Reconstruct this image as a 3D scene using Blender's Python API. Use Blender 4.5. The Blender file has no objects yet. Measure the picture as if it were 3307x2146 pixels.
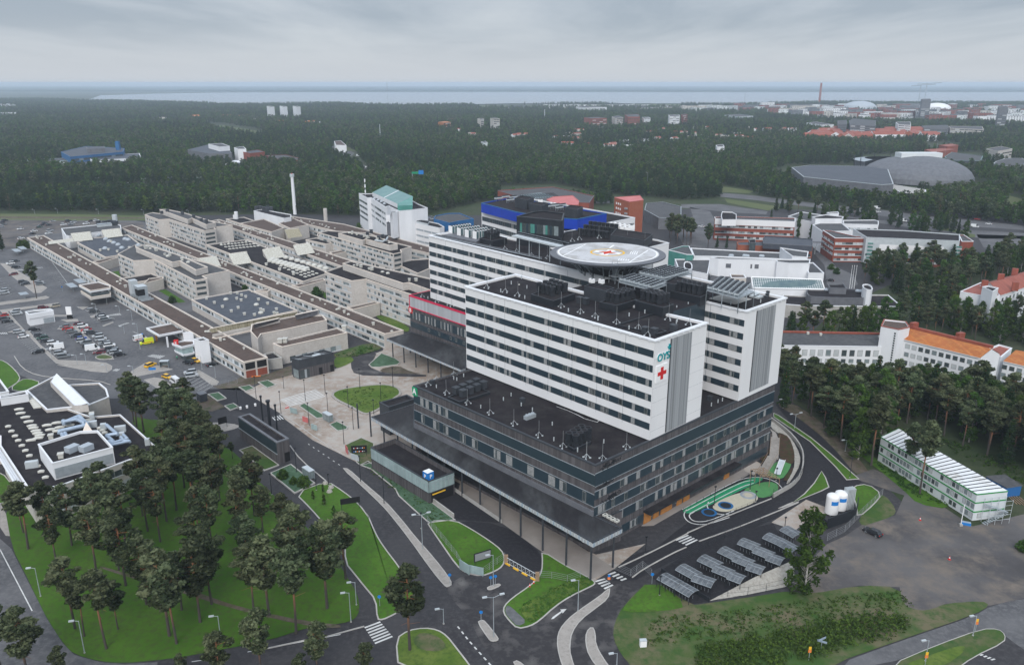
import bpy,math,random,numpy as np
from mathutils import Vector,Matrix
R=math.radians
rnd=random.Random(7)
HAZE_D=0.00010
scene=bpy.context.scene
# ---------------------------------------------------------------- camera, world, sun, exposure
CX,CY,FP,PITCH,HC=1653.5,1073.0,2572.0,17.4,106.0
cam_d=bpy.data.cameras.new("camera")
cam=bpy.data.objects.new("camera",cam_d)
scene.collection.objects.link(cam)
scene.camera=cam
cam.location=(0,0,HC)
cam.rotation_euler=(R(90-PITCH),0,0)
cam_d.sensor_width=36.0
cam_d.lens=FP/3307.0*36.0
cam_d.clip_start=0.5
cam_d.clip_end=90000
scene.view_settings.view_transform='Standard'
scene.view_settings.look='None'
scene.view_settings.exposure=0.5
scene.cycles.volume_bounces=3
scene.view_settings.gamma=1.0
SUN_EL,SUN_ROT=35.0,186.0
world=bpy.data.worlds.new("World")
scene.world=world
world.use_nodes=True
def build_world():
 nt=world.node_tree;N=nt.nodes;L=nt.links
 bg=N["Background"];bg.inputs[1].default_value=0.085
 sky=N.new("ShaderNodeTexSky");sky.sky_type='NISHITA';sky.sun_disc=False
 sky.sun_elevation=R(SUN_EL);sky.sun_rotation=R(SUN_ROT);sky.altitude=100
 tc=N.new("ShaderNodeTexCoord")
 sep=N.new("ShaderNodeSeparateXYZ");L.new(tc.outputs['Generated'],sep.inputs[0])
 # cloud deck: direction projected on to a plane overhead, so clouds flatten towards the horizon
 zc=N.new("ShaderNodeMath");zc.operation='MAXIMUM';zc.inputs[1].default_value=0.0;L.new(sep.outputs['Z'],zc.inputs[0])
 za=N.new("ShaderNodeMath");za.operation='ADD';za.inputs[1].default_value=0.055;L.new(zc.outputs[0],za.inputs[0])
 dx=N.new("ShaderNodeMath");dx.operation='DIVIDE';L.new(sep.outputs['X'],dx.inputs[0]);L.new(za.outputs[0],dx.inputs[1])
 dy=N.new("ShaderNodeMath");dy.operation='DIVIDE';L.new(sep.outputs['Y'],dy.inputs[0]);L.new(za.outputs[0],dy.inputs[1])
 cb=N.new("ShaderNodeCombineXYZ");L.new(dx.outputs[0],cb.inputs[0]);L.new(dy.outputs[0],cb.inputs[1])
 mp=N.new("ShaderNodeMapping");mp.inputs['Location'].default_value=(3.2,1.3,0.0);mp.inputs['Scale'].default_value=(0.40,0.15,1)
 L.new(cb.outputs[0],mp.inputs[0])
 n1=N.new("ShaderNodeTexNoise");n1.inputs['Scale'].default_value=1.5;n1.inputs['Detail'].default_value=7;n1.inputs['Roughness'].default_value=0.55
 n1.inputs['Distortion'].default_value=0.25
 L.new(mp.outputs[0],n1.inputs['Vector'])
 rp=N.new("ShaderNodeValToRGB");L.new(n1.outputs[0],rp.inputs[0])
 e=rp.color_ramp.elements
 e[0].position=0.36;e[0].color=(3.2,3.7,4.35,1)
 e[1].position=0.64;e[1].color=(4.7,5.1,5.6,1)
 m=rp.color_ramp.elements.new(0.5);m.color=(4.0,4.45,5.05,1)
 # bright band of thin cloud low over the bay
 hz=N.new("ShaderNodeMapRange");hz.inputs['From Min'].default_value=0.0;hz.inputs['From Max'].default_value=0.075
 hz.inputs['To Min'].default_value=1.0;hz.inputs['To Max'].default_value=0.0
 hz.interpolation_type='SMOOTHSTEP'
 L.new(zc.outputs[0],hz.inputs['Value'])
 mx=N.new("ShaderNodeMix");mx.data_type='RGBA'
 L.new(hz.outputs[0],mx.inputs[0]);L.new(rp.outputs[0],mx.inputs[6]);mx.inputs[7].default_value=(4.9,5.25,5.75,1)
 mk=N.new("ShaderNodeMix");mk.data_type='RGBA';mk.inputs[0].default_value=0.93
 L.new(sky.outputs[0],mk.inputs[6]);L.new(mx.outputs[2],mk.inputs[7])
 # an overcast sky is about twice as bright overhead as at the horizon
 ov=N.new("ShaderNodeMapRange");ov.inputs['From Min'].default_value=0.12;ov.inputs['From Max'].default_value=0.9
 ov.inputs['To Min'].default_value=1.0;ov.inputs['To Max'].default_value=2.3;L.new(zc.outputs[0],ov.inputs['Value'])
 vm_=N.new("ShaderNodeVectorMath");vm_.operation='SCALE';L.new(mk.outputs[2],vm_.inputs[0]);L.new(ov.outputs[0],vm_.inputs['Scale'])
 L.new(vm_.outputs[0],bg.inputs[0])
build_world()
sun_d=bpy.data.lights.new("sun",'SUN');sun_d.energy=1.5;sun_d.angle=R(30);sun_d.color=(1.0,0.97,0.93)
sun=bpy.data.objects.new("sun",sun_d);scene.collection.objects.link(sun)
sun.rotation_euler=(R(90-SUN_EL),0,R(180-SUN_ROT))
sun.location=(0,0,400)
# ---------------------------------------------------------------- survey: photo points to places on the ground
SP,CP=math.sin(R(PITCH)),math.cos(R(PITCH))
FR={'A1':(0,250,2.1636),'A2':(1100,250,2.1636),'A3':(2200,250,2.15),'A4':(0,650,2.574),'A5':(700,650,2.574),
'A6':(1250,700,2.574),'A7':(1900,700,2.574),'A8':(2507,700,2.574),'N1':(0,1150,2.807),'N2':(600,1150,2.807),
'N3':(1200,1150,2.807),'N4':(1850,1200,2.807),'N5':(2500,1200,2.807),'N6':(0,1646,2.1636),'N7':(1000,1600,2.38),
'N8':(1900,1600,1.6916),'K1':(1850,850,5.1475),'K2':(2250,880,5.1475),'K3':(2150,700,5.1475),'K4':(1350,700,5.1475),
'K5':(1750,780,5.1475),'K6':(1750,1600,2.9675),'K7':(1150,1350,2.9675),'K8':(1300,600,2.9675),'R1':(60,640,2.472),
'R2':(440,640,2.472),'R3':(900,640,2.472),'R4':(460,900,2.472),'R5':(860,860,2.472),'R6':(0,900,2.472),
'L1':(1130,580,2.9675),'L2':(1500,580,1.96),'L3':(2260,640,1.5244),'L4':(0,1180,1.934),'F':(0,0,0.7194),'S':(0,0,1.0)}
def px(s):
 out=[];f=FR['S']
 for t in s.replace(':',': ').split():
  if t.endswith(':'):f=FR[t[:-1]];continue
  a,b=t.split(',')[:2]
  out.append((f[0]+float(a)/f[2],f[1]+float(b)/f[2]))
 return out
def W1(x,y,z=0.0):
 dx=(x-CX)/FP;v=(y-CY)/FP
 t=(HC-z)/(v*CP+SP)
 return(dx*t,(CP-v*SP)*t)
def W(s,z=0.0):
 if not isinstance(s,str):return[W1(a,b,z)for a,b in s]
 return[W1(a,b,z)for a,b in px(s)]
def pix(X,Y,Z=0.0):
 d=Y*CP+(HC-Z)*SP;v=(HC-Z)*CP-Y*SP
 return CX+FP*X/d,CY+FP*v/d
def t_at(a,b,z,xs):
 """fraction along a-b where it passes photo column xs"""
 lo,hi=-0.2,1.2
 f=lambda t:pix(a[0]+(b[0]-a[0])*t,a[1]+(b[1]-a[1])*t,z)[0]-xs
 s=f(hi)>f(lo)
 for _ in range(40):
  m=(lo+hi)/2
  if(f(m)>0)==s:hi=m
  else:lo=m
 return(lo+hi)/2
 # ---------------------------------------------------------------- materials
MATS={}
def lin(c):
 return tuple(c)+(1,)if len(c)==3 else c
def mat(name,c1,c2=None,scale=0.2,rough=0.85,c3=None,scale2=None,spec=0.3,metal=0.0,bump=0.0,lo=0.35,hi=0.65,wave=None,detail=5,stretch=None,rand=0.0,emit=None,rvar=None):
 if name in MATS:return MATS[name]
 m=bpy.data.materials.new(name);m.use_nodes=True;MATS[name]=m
 nt=m.node_tree;N=nt.nodes;L=nt.links
 b=N["Principled BSDF"];b.inputs['Roughness'].default_value=rough;b.inputs['Metallic'].default_value=metal
 b.inputs['Specular IOR Level'].default_value=spec
 b.inputs['Base Color'].default_value=lin(c1)
 if emit:b.inputs['Emission Color'].default_value=lin(emit[0]);b.inputs['Emission Strength'].default_value=emit[1]
 geo=N.new("ShaderNodeNewGeometry");vec=geo.outputs['Position']
 if stretch:
  mp=N.new("ShaderNodeMapping");mp.inputs['Scale'].default_value=stretch[:3]
  if len(stretch)>3:mp.inputs['Rotation'].default_value=(0,0,R(stretch[3]))
  L.new(vec,mp.inputs[0]);vec=mp.outputs[0]
 col=None
 if c2 is not None:
  n=N.new("ShaderNodeTexNoise");n.inputs['Scale'].default_value=scale;n.inputs['Detail'].default_value=detail;n.inputs['Roughness'].default_value=0.62
  L.new(vec,n.inputs['Vector'])
  r=N.new("ShaderNodeMapRange");r.inputs['From Min'].default_value=lo;r.inputs['From Max'].default_value=hi;L.new(n.outputs[0],r.inputs['Value'])
  x=N.new("ShaderNodeMix");x.data_type='RGBA';x.inputs[6].default_value=lin(c1);x.inputs[7].default_value=lin(c2);L.new(r.outputs[0],x.inputs[0])
  col=x.outputs[2]
  if rvar is not None:
   q=N.new("ShaderNodeMapRange");q.inputs['From Min'].default_value=0;q.inputs['From Max'].default_value=1
   q.inputs['To Min'].default_value=rough;q.inputs['To Max'].default_value=rvar;L.new(r.outputs[0],q.inputs['Value']);L.new(q.outputs[0],b.inputs['Roughness'])
 if c3 is not None:
  n=N.new("ShaderNodeTexNoise");n.inputs['Scale'].default_value=scale2 or scale*8;n.inputs['Detail'].default_value=4;n.inputs['Roughness'].default_value=0.7
  L.new(geo.outputs['Position']if not stretch else vec,n.inputs['Vector'])
  r=N.new("ShaderNodeMapRange");r.inputs['From Min'].default_value=0.45;r.inputs['From Max'].default_value=0.7;L.new(n.outputs[0],r.inputs['Value'])
  x=N.new("ShaderNodeMix");x.data_type='RGBA'
  if col is not None:L.new(col,x.inputs[6])
  else:x.inputs[6].default_value=lin(c1)
  x.inputs[7].default_value=lin(c3);L.new(r.outputs[0],x.inputs[0]);col=x.outputs[2]
 if rand:
  oi=N.new("ShaderNodeObjectInfo")
  r=N.new("ShaderNodeMapRange");r.inputs['To Min'].default_value=1-rand;r.inputs['To Max'].default_value=1+rand;L.new(oi.outputs['Random'],r.inputs['Value'])
  h=N.new("ShaderNodeHueSaturation")
  if col is not None:L.new(col,h.inputs['Color'])
  else:h.inputs['Color'].default_value=lin(c1)
  L.new(r.outputs[0],h.inputs['Value'])
  r2=N.new("ShaderNodeMath");r2.operation='MULTIPLY_ADD';r2.inputs[1].default_value=0.05;r2.inputs[2].default_value=0.475
  fr=N.new("ShaderNodeMath");fr.operation='FRACT';mu=N.new("ShaderNodeMath");mu.operation='MULTIPLY';mu.inputs[1].default_value=17.3
  L.new(oi.outputs['Random'],mu.inputs[0]);L.new(mu.outputs[0],fr.inputs[0]);L.new(fr.outputs[0],r2.inputs[0]);L.new(r2.outputs[0],h.inputs['Hue'])
  col=h.outputs[0]
 if wave: # (period m, depth, colour) : vertical ribs or boards on walls, by horizontal distance along x+y
  per,dep=wave[0],wave[1]
  sp=N.new("ShaderNodeSeparateXYZ");L.new(geo.outputs['Position'],sp.inputs[0])
  mode=wave[2]if len(wave)>2 else 'v'
  if mode=='v':
   a=N.new("ShaderNodeMath");a.operation='MULTIPLY';a.inputs[1].default_value=1.37;L.new(sp.outputs[0],a.inputs[0])
   q=N.new("ShaderNodeMath");q.operation='MULTIPLY_ADD';q.inputs[1].default_value=0.21;L.new(sp.outputs[1],q.inputs[0]);L.new(a.outputs[0],q.inputs[2]);src=q.outputs[0]
  else:src=sp.outputs[2]
  dv=N.new("ShaderNodeMath");dv.operation='DIVIDE';dv.inputs[1].default_value=per;L.new(src,dv.inputs[0])
  fl=N.new("ShaderNodeMath");fl.operation='FLOOR';L.new(dv.outputs[0],fl.inputs[0])
  wn=N.new("ShaderNodeTexWhiteNoise");wn.noise_dimensions='1D';L.new(fl.outputs[0],wn.inputs['W'])
  mr=N.new("ShaderNodeMapRange");mr.inputs['To Min'].default_value=1-dep;mr.inputs['To Max'].default_value=1+dep;L.new(wn.outputs['Value'],mr.inputs['Value'])
  h=N.new("ShaderNodeHueSaturation")
  if col is not None:L.new(col,h.inputs['Color'])
  else:h.inputs['Color'].default_value=lin(c1)
  L.new(mr.outputs[0],h.inputs['Value']);col=h.outputs[0]
 if col is not None:L.new(col,b.inputs['Base Color'])
 if bump:
  n=N.new("ShaderNodeTexNoise");n.inputs['Scale'].default_value=1.5;n.inputs['Detail'].default_value=6;L.new(geo.outputs['Position'],n.inputs['Vector'])
  bp=N.new("ShaderNodeBump");bp.inputs['Strength'].default_value=bump;bp.inputs['Distance'].default_value=0.3;L.new(n.outputs[0],bp.inputs['Height']);L.new(bp.outputs[0],b.inputs['Normal'])
 return m
M={}
M['asphalt']=mat('asphalt',(.034,.032,.036),(.052,.050,.054),.06,.7,(.066,.064,.066),.9,rvar=.85,spec=.2,lo=.4,hi=.6,detail=8)
M['asphalt_old']=mat('asphalt_old',(.078,.078,.084),(.125,.123,.128),.06,.75,(.15,.148,.15),.8,spec=.2,lo=.4,hi=.6,detail=8)
M['asphalt_new']=mat('asphalt_new',(.016,.015,.019),(.026,.025,.029),.07,.6,(.034,.033,.036),1.2,rvar=.8,spec=.2)
M['asphalt_dust']=mat('asphalt_dust',(.036,.034,.037),(.15,.14,.135),.2,.75,(.055,.052,.054),.8,lo=.5,hi=.68,spec=.2,detail=9)
M['ground']=mat('forest_floor',(.03,.05,.016),(.055,.06,.032),.03,.95,(.02,.035,.012),.3)
M['grass']=mat('grass',(.038,.115,.004),(.066,.155,.010),.12,.9,(.05,.075,.016),1.1)
M['grass_park']=mat('grass_park',(.036,.105,.003),(.06,.135,.008),.07,.95,(.05,.07,.018),.9)
M['grass_wild']=mat('grass_wild',(.045,.09,.016),(.13,.115,.065),.09,.95,(.03,.08,.015),.45,lo=.42,hi=.6,detail=8)
M['grass_tall']=mat('grass_tall',(.06,.12,.01),(.12,.165,.03),.12,.95,(.05,.09,.015),.9)
M['juniper']=mat('juniper',(.05,.105,.052),(.085,.15,.09),.3,.95,(.03,.06,.035),1.3)
M['field']=mat('field',(.07,.10,.03),(.11,.12,.055),.01,.95)
M['gravel']=mat('gravel_lot',(.115,.108,.108),(.062,.058,.06),.035,.9,(.17,.142,.118),.11,lo=.4,hi=.62,detail=9)
M['gravel_strip']=mat('gravel_strip',(.10,.105,.11),(.15,.15,.155),.9,.9)
M['dirt']=mat('dirt',(.085,.06,.045),(.14,.115,.095),.15,.95,(.05,.06,.02),.4)
M['mulch']=mat('bark_mulch',(.045,.022,.014),(.07,.035,.022),.6,.95,(.03,.05,.012),.9)
M['paving']=mat('paving',(.40,.345,.30),(.26,.195,.15),.055,.8,(.42,.40,.37),.35,lo=.42,hi=.62,detail=7)
M['paving_clean']=mat('paving_clean',(.25,.22,.2),(.3,.27,.245),.15,.8)
M['side']=mat('sidewalk',(.30,.275,.25),(.38,.35,.32),.3,.85,(.24,.22,.2),1.2)
M['kerb']=mat('kerb',(.36,.34,.32),(.46,.44,.41),.4,.85)
M['paint']=mat('road_paint',(.68,.68,.66),(.5,.5,.49),.5,.7)
M['concrete']=mat('concrete',(.36,.35,.33),(.45,.435,.41),.15,.85,(.30,.285,.265),.6)
M['stone_cobble']=mat('cobble',(.40,.38,.34),(.28,.26,.23),1.4,.9)
M['white']=mat('white_panel',(.77,.765,.77),(.72,.715,.72),.08,.55,stretch=(1,1,.25))
M['white_coping']=mat('white_coping',(.76,.77,.79),(.7,.71,.73),.5,.5)
M['white_plain']=mat('white_render',(.76,.77,.79),(.69,.70,.72),.15,.8,stretch=(1,1,.4))
M['rib']=mat('ribbed_panel',(.30,.315,.33),None,.4,.5,wave=(.42,.28))
M['rib2']=mat('ribbed_fascia',(.40,.41,.43),None,.4,.5,wave=(.9,.12))
M['navy']=mat('dark_panel',(.021,.037,.05),(.027,.046,.06),.2,.35,spec=.5)
M['wood']=mat('dark_board',(.072,.066,.070),(.098,.09,.094),.12,.8,stretch=(1,1,.3),wave=(.35,.26))
M['black']=mat('black_metal',(.016,.019,.024),(.024,.027,.033),.4,.5)
M['char']=mat('charcoal_metal',(.035,.040,.048),(.048,.053,.062),.4,.55)
M['felt']=mat('bitumen_roof',(.016,.014,.017),(.026,.022,.025),.12,.9,(.036,.033,.034),.25,spec=.15,lo=.4,hi=.7)
M['felt_wet']=mat('bitumen_wet',(.018,.017,.020),(.06,.063,.066),.06,.75,(.03,.028,.03),.9,lo=.5,hi=.6,stretch=(1.0,.35,1,45))
M['felt_grey']=mat('roof_grey',(.052,.053,.058),(.075,.075,.08),.12,.8,(.10,.10,.10),.6)
M['felt_blue']=mat('roof_slate',(.043,.05,.066),(.06,.067,.085),.1,.6,(.08,.086,.1),.5,lo=.4,hi=.62)
M['brown']=mat('gravel_roof',(.085,.057,.047),(.115,.082,.068),.09,.95,(.06,.046,.042),.7)
M['beige']=mat('beige_tile',(.50,.465,.43),(.57,.535,.50),.2,.85,(.45,.415,.38),1.1)
M['beige_l']=mat('beige_coping',(.62,.53,.45),(.72,.64,.56),.8,.8)
M['bwin_w']=mat('white_spandrel',(.66,.69,.71),(.58,.61,.64),.5,.5)
M['glass_d']=mat('glass_dark',(.045,.06,.065),(.07,.085,.09),.6,.12,spec=.6)
M['glass_m']=mat('glass_mid',(.16,.20,.21),(.24,.28,.29),.6,.2,spec=.5)
M['glass_l']=mat('glass_blind',(.42,.45,.46),(.52,.54,.55),.6,.4)
M['glass_g']=mat('glass_green',(.055,.20,.17),(.09,.28,.24),.12,.15,spec=.6)
M['glass_pale']=mat('glass_pale_green',(.33,.43,.43),(.26,.34,.345),.35,.3,wave=(.8,.12))
M['roof_green']=mat('green_tin',(.13,.24,.235),(.17,.29,.28),.15,.5)
M['frame']=mat('window_frame',(.26,.26,.25))
M['curtain']=mat('curtain',(.20,.21,.215),(.32,.32,.32),2.0,.9)
M['brick']=mat('red_brick',(.21,.055,.036),(.26,.075,.048),.35,.9)
M['brick_o']=mat('orange_brick',(.30,.085,.045),(.33,.11,.06),.35,.9)
M['tin_red']=mat('tin_red',(.25,.065,.042),(.30,.09,.06),.12,.6,wave=(1.1,.10))
M['tin_orange']=mat('tin_orange',(.42,.13,.03),(.34,.11,.035),.12,.6,(.46,.19,.05),.6,wave=(1.0,.10))
M['tin_pink']=mat('tin_pink',(.50,.13,.13),(.56,.18,.17),.2,.6)
M['blue']=mat('cobalt_panel',(.008,.042,.36),(.011,.05,.42),.3,.4)
M['blue_t']=mat('teal_blue_panel',(.014,.10,.26),(.02,.13,.31),.3,.5)
M['steel']=mat('galvanised',(.32,.36,.39),(.42,.46,.49),.6,.45,metal=.3)
M['steel_w']=mat('pale_steel',(.56,.60,.62),(.48,.52,.54),.6,.4,metal=.2)
M['duct']=mat('duct_blue',(.34,.42,.52),(.42,.5,.6),.8,.35,metal=.3)
M['dome']=mat('skylight_dome',(.58,.57,.52),(.48,.47,.43),1.5,.4)
M['dome_g']=mat('grey_dome',(.38,.42,.46),None,1,.3)
M['stain']=mat('stained_sheet',(.56,.55,.49),(.34,.31,.24),.8,.7,(.60,.58,.53),1.5,stretch=(1.6,1.6,.16))
M['stain_b']=mat('mossy_sheet',(.36,.33,.24),(.15,.125,.075),.7,.8,(.42,.37,.26),1.6,stretch=(1.6,1.6,.16))
M['magenta']=mat('magenta_trim',(.60,.018,.075))
M['oak']=mat('oak_panel',(.45,.20,.055),(.36,.15,.04),1.2,.6)
M['red']=mat('red_paint',(.55,.02,.02));M['yellow']=mat('yellow_paint',(.80,.46,.03));M['teal']=mat('teal_letters',(.0,.27,.30))
M['green_s']=mat('green_sign',(.01,.28,.13));M['blue_s']=mat('blue_sign',(.015,.19,.55));M['white_s']=mat('sign_white',(.8,.8,.8))
M['black_s']=mat('sign_black',(.012,.012,.014));M['grey_s']=mat('sign_grey',(.24,.25,.26));M['orange']=mat('orange_plastic',(.75,.20,.03))
M['track_g']=mat('track_green',(.015,.23,.10),(.02,.26,.12),.5,.85);M['turf']=mat('rubber_green',(.085,.26,.085),(.07,.22,.08),.8,.9)
M['sandpad']=mat('rubber_sand',(.46,.42,.32),(.5,.46,.36),1.2,.9);M['timber']=mat('timber',(.33,.23,.15),(.25,.17,.11),1.2,.8)
M['green_trim']=mat('green_trim',(.03,.24,.06));M['cabin']=mat('cabin_panel',(.60,.63,.65),(.66,.69,.7),.3,.6)
M['cabin_roof']=mat('cabin_roof',(.74,.75,.76),(.46,.43,.38),.12,.6,(.78,.79,.8),.9,lo=.5,hi=.72)
M['polycarb']=mat('shelter_sheet',(.15,.165,.18),(.07,.08,.09),1.1,.3,spec=.5)
M['bark']=mat('birch_bark',(.45,.43,.40),(.10,.09,.08),1.2,.9)
M['blue_tarp']=mat('blue_tarp',(.02,.12,.33))
M['dirty_glass']=mat('solar_glass',(.07,.12,.14),(.11,.17,.17),.3,.2,spec=.6)
M['pad']=mat('helipad_deck',(.55,.55,.56),(.50,.50,.51),.2,.8,(.30,.28,.26),.16,detail=8,stretch=(1,1,1))
M['fence']=mat('fence_wire',(.28,.29,.30));M['slate_w']=mat('grey_cladding',(.11,.115,.13),(.15,.155,.17),.3,.6)
# ---------------------------------------------------------------- mesh builder
class G:
 def __init__(s):s.v=[];s.f=[];s.m=[];s.mats=[]
 def mi(s,m):
  m=M[m]if isinstance(m,str)else m
  if m not in s.mats:s.mats.append(m)
  return s.mats.index(m)
 def face(s,pts,m):
  k=len(s.v);s.v+=[tuple(p)for p in pts];s.f.append(tuple(range(k,k+len(pts))));s.m.append(s.mi(m))
 def flat(s,pts,z,m):
  pts=ccw(pts);s.face([(x,y,z)for x,y in pts],m)
 def prism(s,pts,z0,z1,side,top=None,bottom=None):
  pts=ccw(pts);n=len(pts)
  for i in range(n):
   a,b=pts[i],pts[(i+1)%n]
   s.face([(a[0],a[1],z0),(b[0],b[1],z0),(b[0],b[1],z1),(a[0],a[1],z1)],side)
  if top:s.face([(x,y,z1)for x,y in pts],top)
  if bottom:s.face([(x,y,z0)for x,y in reversed(pts)],bottom)
  return s
 def box(s,c,ax,sx,sy,z0,z1,m,top=None):
  """box centred at c (x,y), long axis angle ax (radians)"""
  ca,sa=math.cos(ax),math.sin(ax)
  p=[(c[0]+ca*u-sa*v,c[1]+sa*u+ca*v)for u,v in((-sx/2,-sy/2),(sx/2,-sy/2),(sx/2,sy/2),(-sx/2,sy/2))]
  return s.prism(p,z0,z1,m,top or m,m)
 def cyl(s,x,y,z0,z1,r0,m,r1=None,n=10,cap=True,topm=None):
  r1=r0 if r1 is None else r1
  a=[(math.cos(2*math.pi*i/n),math.sin(2*math.pi*i/n))for i in range(n)]
  for i in range(n):
   p,q=a[i],a[(i+1)%n]
   s.face([(x+p[0]*r0,y+p[1]*r0,z0),(x+q[0]*r0,y+q[1]*r0,z0),(x+q[0]*r1,y+q[1]*r1,z1),(x+p[0]*r1,y+p[1]*r1,z1)],m)
  if cap and r1>0:s.face([(x+p[0]*r1,y+p[1]*r1,z1)for p in a],topm or m)
  return s
 def dome(s,x,y,z,r,h,m,n=10,k=3,base=0.0):
  if base:s.cyl(x,y,z,z+base,r*1.02,m,n=n,cap=False)
  for j in range(k):
   t0,t1=j/k*math.pi/2,(j+1)/k*math.pi/2
   s.cyl(x,y,z+base+h*math.sin(t0),z+base+h*math.sin(t1),r*math.cos(t0),m,r1=max(r*math.cos(t1),0.001),n=n,cap=False)
  return s
 def bar(s,p,q,r,m,n=4,r1=None):
  p=Vector(p);q=Vector(q);d=(q-p)
  if d.length<1e-6:return s
  d.normalize();u=d.orthogonal().normalized();w=d.cross(u);r1=r if r1 is None else r1
  A=[]
  for i in range(n):
   t=2*math.pi*(i+.5)/n;o=u*math.cos(t)+w*math.sin(t);A.append((p+o*r,q+o*r1))
  for i in range(n):
   a,b=A[i],A[(i+1)%n];s.face([a[0],b[0],b[1],a[1]],m)
  s.face([a[1]for a in A],m);s.face([a[0]for a in reversed(A)],m)
  return s
 def path(s,pts,r,m,n=6):
  for a,b in zip(pts[:-1],pts[1:]):s.bar(a,b,r,m,n)
  return s
 def strip(s,pts,w,z,m,closed=False,h=0.0):
  """ribbon of width w along a line; h>0 gives it height down from z"""
  n=len(pts);P=[]
  for i,p in enumerate(pts):
   a=pts[i-1]if(i>0 or closed)else p
   b=pts[(i+1)%n]if(i<n-1 or closed)else p
   d1=nrm((p[0]-a[0],p[1]-a[1]));d2=nrm((b[0]-p[0],b[1]-p[1]))
   d=nrm((d1[0]+d2[0],d1[1]+d2[1]));c=max(.5,d[0]*(d2[0]or d1[0])+d[1]*(d2[1]or d1[1]))if(d1!=(0,0)and d2!=(0,0))else 1
   P.append(((p[0]-d[1]*w/2/c,p[1]+d[0]*w/2/c),(p[0]+d[1]*w/2/c,p[1]-d[0]*w/2/c)))
  for i in range(n if closed else n-1):
   a,b=P[i],P[(i+1)%n]
   s.face([(a[1][0],a[1][1],z),(b[1][0],b[1][1],z),(b[0][0],b[0][1],z),(a[0][0],a[0][1],z)],m)
   if h:
    s.face([(a[1][0],a[1][1],z-h),(b[1][0],b[1][1],z-h),(b[1][0],b[1][1],z),(a[1][0],a[1][1],z)],m)
    s.face([(b[0][0],b[0][1],z-h),(a[0][0],a[0][1],z-h),(a[0][0],a[0][1],z),(b[0][0],b[0][1],z)],m)
  if h and not closed:
   for e in(P[0],P[-1]):
    s.face([(e[0][0],e[0][1],z-h),(e[1][0],e[1][1],z-h),(e[1][0],e[1][1],z),(e[0][0],e[0][1],z)],m)
  return s
 def build(s,name,parent=None,loc=None,smooth=False,kind=None,label=None,cat=None,group=None):
  if parent is not None:off=OFF[parent.name];base=(0,0,0)
  else:off=base=tuple(loc)if loc else(0,0,0)
  me=bpy.data.meshes.new(name)
  me.from_pydata([(a-off[0],b-off[1],c-off[2])for a,b,c in s.v],[],s.f)
  for m in s.mats:me.materials.append(m)
  me.polygons.foreach_set('material_index',s.m)
  if smooth:me.polygons.foreach_set('use_smooth',[True]*len(s.f))
  me.update()
  o=bpy.data.objects.new(name,me);scene.collection.objects.link(o)
  o.location=base
  if parent is not None:o.parent=parent
  OFF[o.name]=off
  tag(o,label,cat,group,kind)
  return o
OFF={}
def tag(o,label=None,cat=None,group=None,kind=None):
 if label:o['label']=label
 if cat:o['category']=cat
 if group:o['group']=group
 if kind:o['kind']=kind
 return o
def nrm(v):
 l=math.hypot(*v);return(v[0]/l,v[1]/l)if l>1e-9 else(0,0)
def area(p):return sum(p[i][0]*p[(i+1)%len(p)][1]-p[(i+1)%len(p)][0]*p[i][1]for i in range(len(p)))/2
def ccw(p):return list(p)if area(p)>0 else list(reversed(p))
def inset(p,d):
 p=ccw(p);n=len(p);out=[]
 for i in range(n):
  a,b,c=p[i-1],p[i],p[(i+1)%n]
  d1=nrm((b[0]-a[0],b[1]-a[1]));d2=nrm((c[0]-b[0],c[1]-b[1]))
  n1=(-d1[1],d1[0]);n2=(-d2[1],d2[0]);k=1+n1[0]*n2[0]+n1[1]*n2[1]
  k=max(k,.35)
  out.append((b[0]+(n1[0]+n2[0])*d/k,b[1]+(n1[1]+n2[1])*d/k))
 return out
def smooth(p,it=2,closed=True):
 for _ in range(it):
  q=[];n=len(p)
  for i in range(n if closed else n-1):
   a,b=p[i],p[(i+1)%n]
   q.append((a[0]*.75+b[0]*.25,a[1]*.75+b[1]*.25));q.append((a[0]*.25+b[0]*.75,a[1]*.25+b[1]*.75))
  p=q if closed else[p[0]]+q+[p[-1]]
 return p
def lerp(a,b,t):return(a[0]+(b[0]-a[0])*t,a[1]+(b[1]-a[1])*t)
def dist(a,b):return math.hypot(a[0]-b[0],a[1]-b[1])
def ang(a,b):return math.atan2(b[1]-a[1],b[0]-a[0])
def thing(name,label,cat,c,z=0.0,group=None):
 o=bpy.data.objects.new(name,None);scene.collection.objects.link(o)
 o.location=(c[0],c[1],z);o.empty_display_size=1;OFF[o.name]=(c[0],c[1],z)
 return tag(o,label,cat,group)
def cen(p):return(sum(a[0]for a in p)/len(p),sum(a[1]for a in p)/len(p))
def struct(name,g,**k):return g.build(name,kind='structure',**k)
def copy_tree(o,loc=None,rz=None,sc=None,label=None,group=None,parent=None):
 c=o.copy();scene.collection.objects.link(c)
 if parent is not None:c.parent=parent
 if loc is not None:c.location=loc
 if rz is not None:c.rotation_euler=(0,0,rz)
 if sc is not None:c.scale=(sc,sc,sc)if not isinstance(sc,tuple)else sc
 if label:c['label']=label
 if group:c['group']=group
 for ch in o.children:copy_tree(ch,parent=c)
 return c
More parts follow.
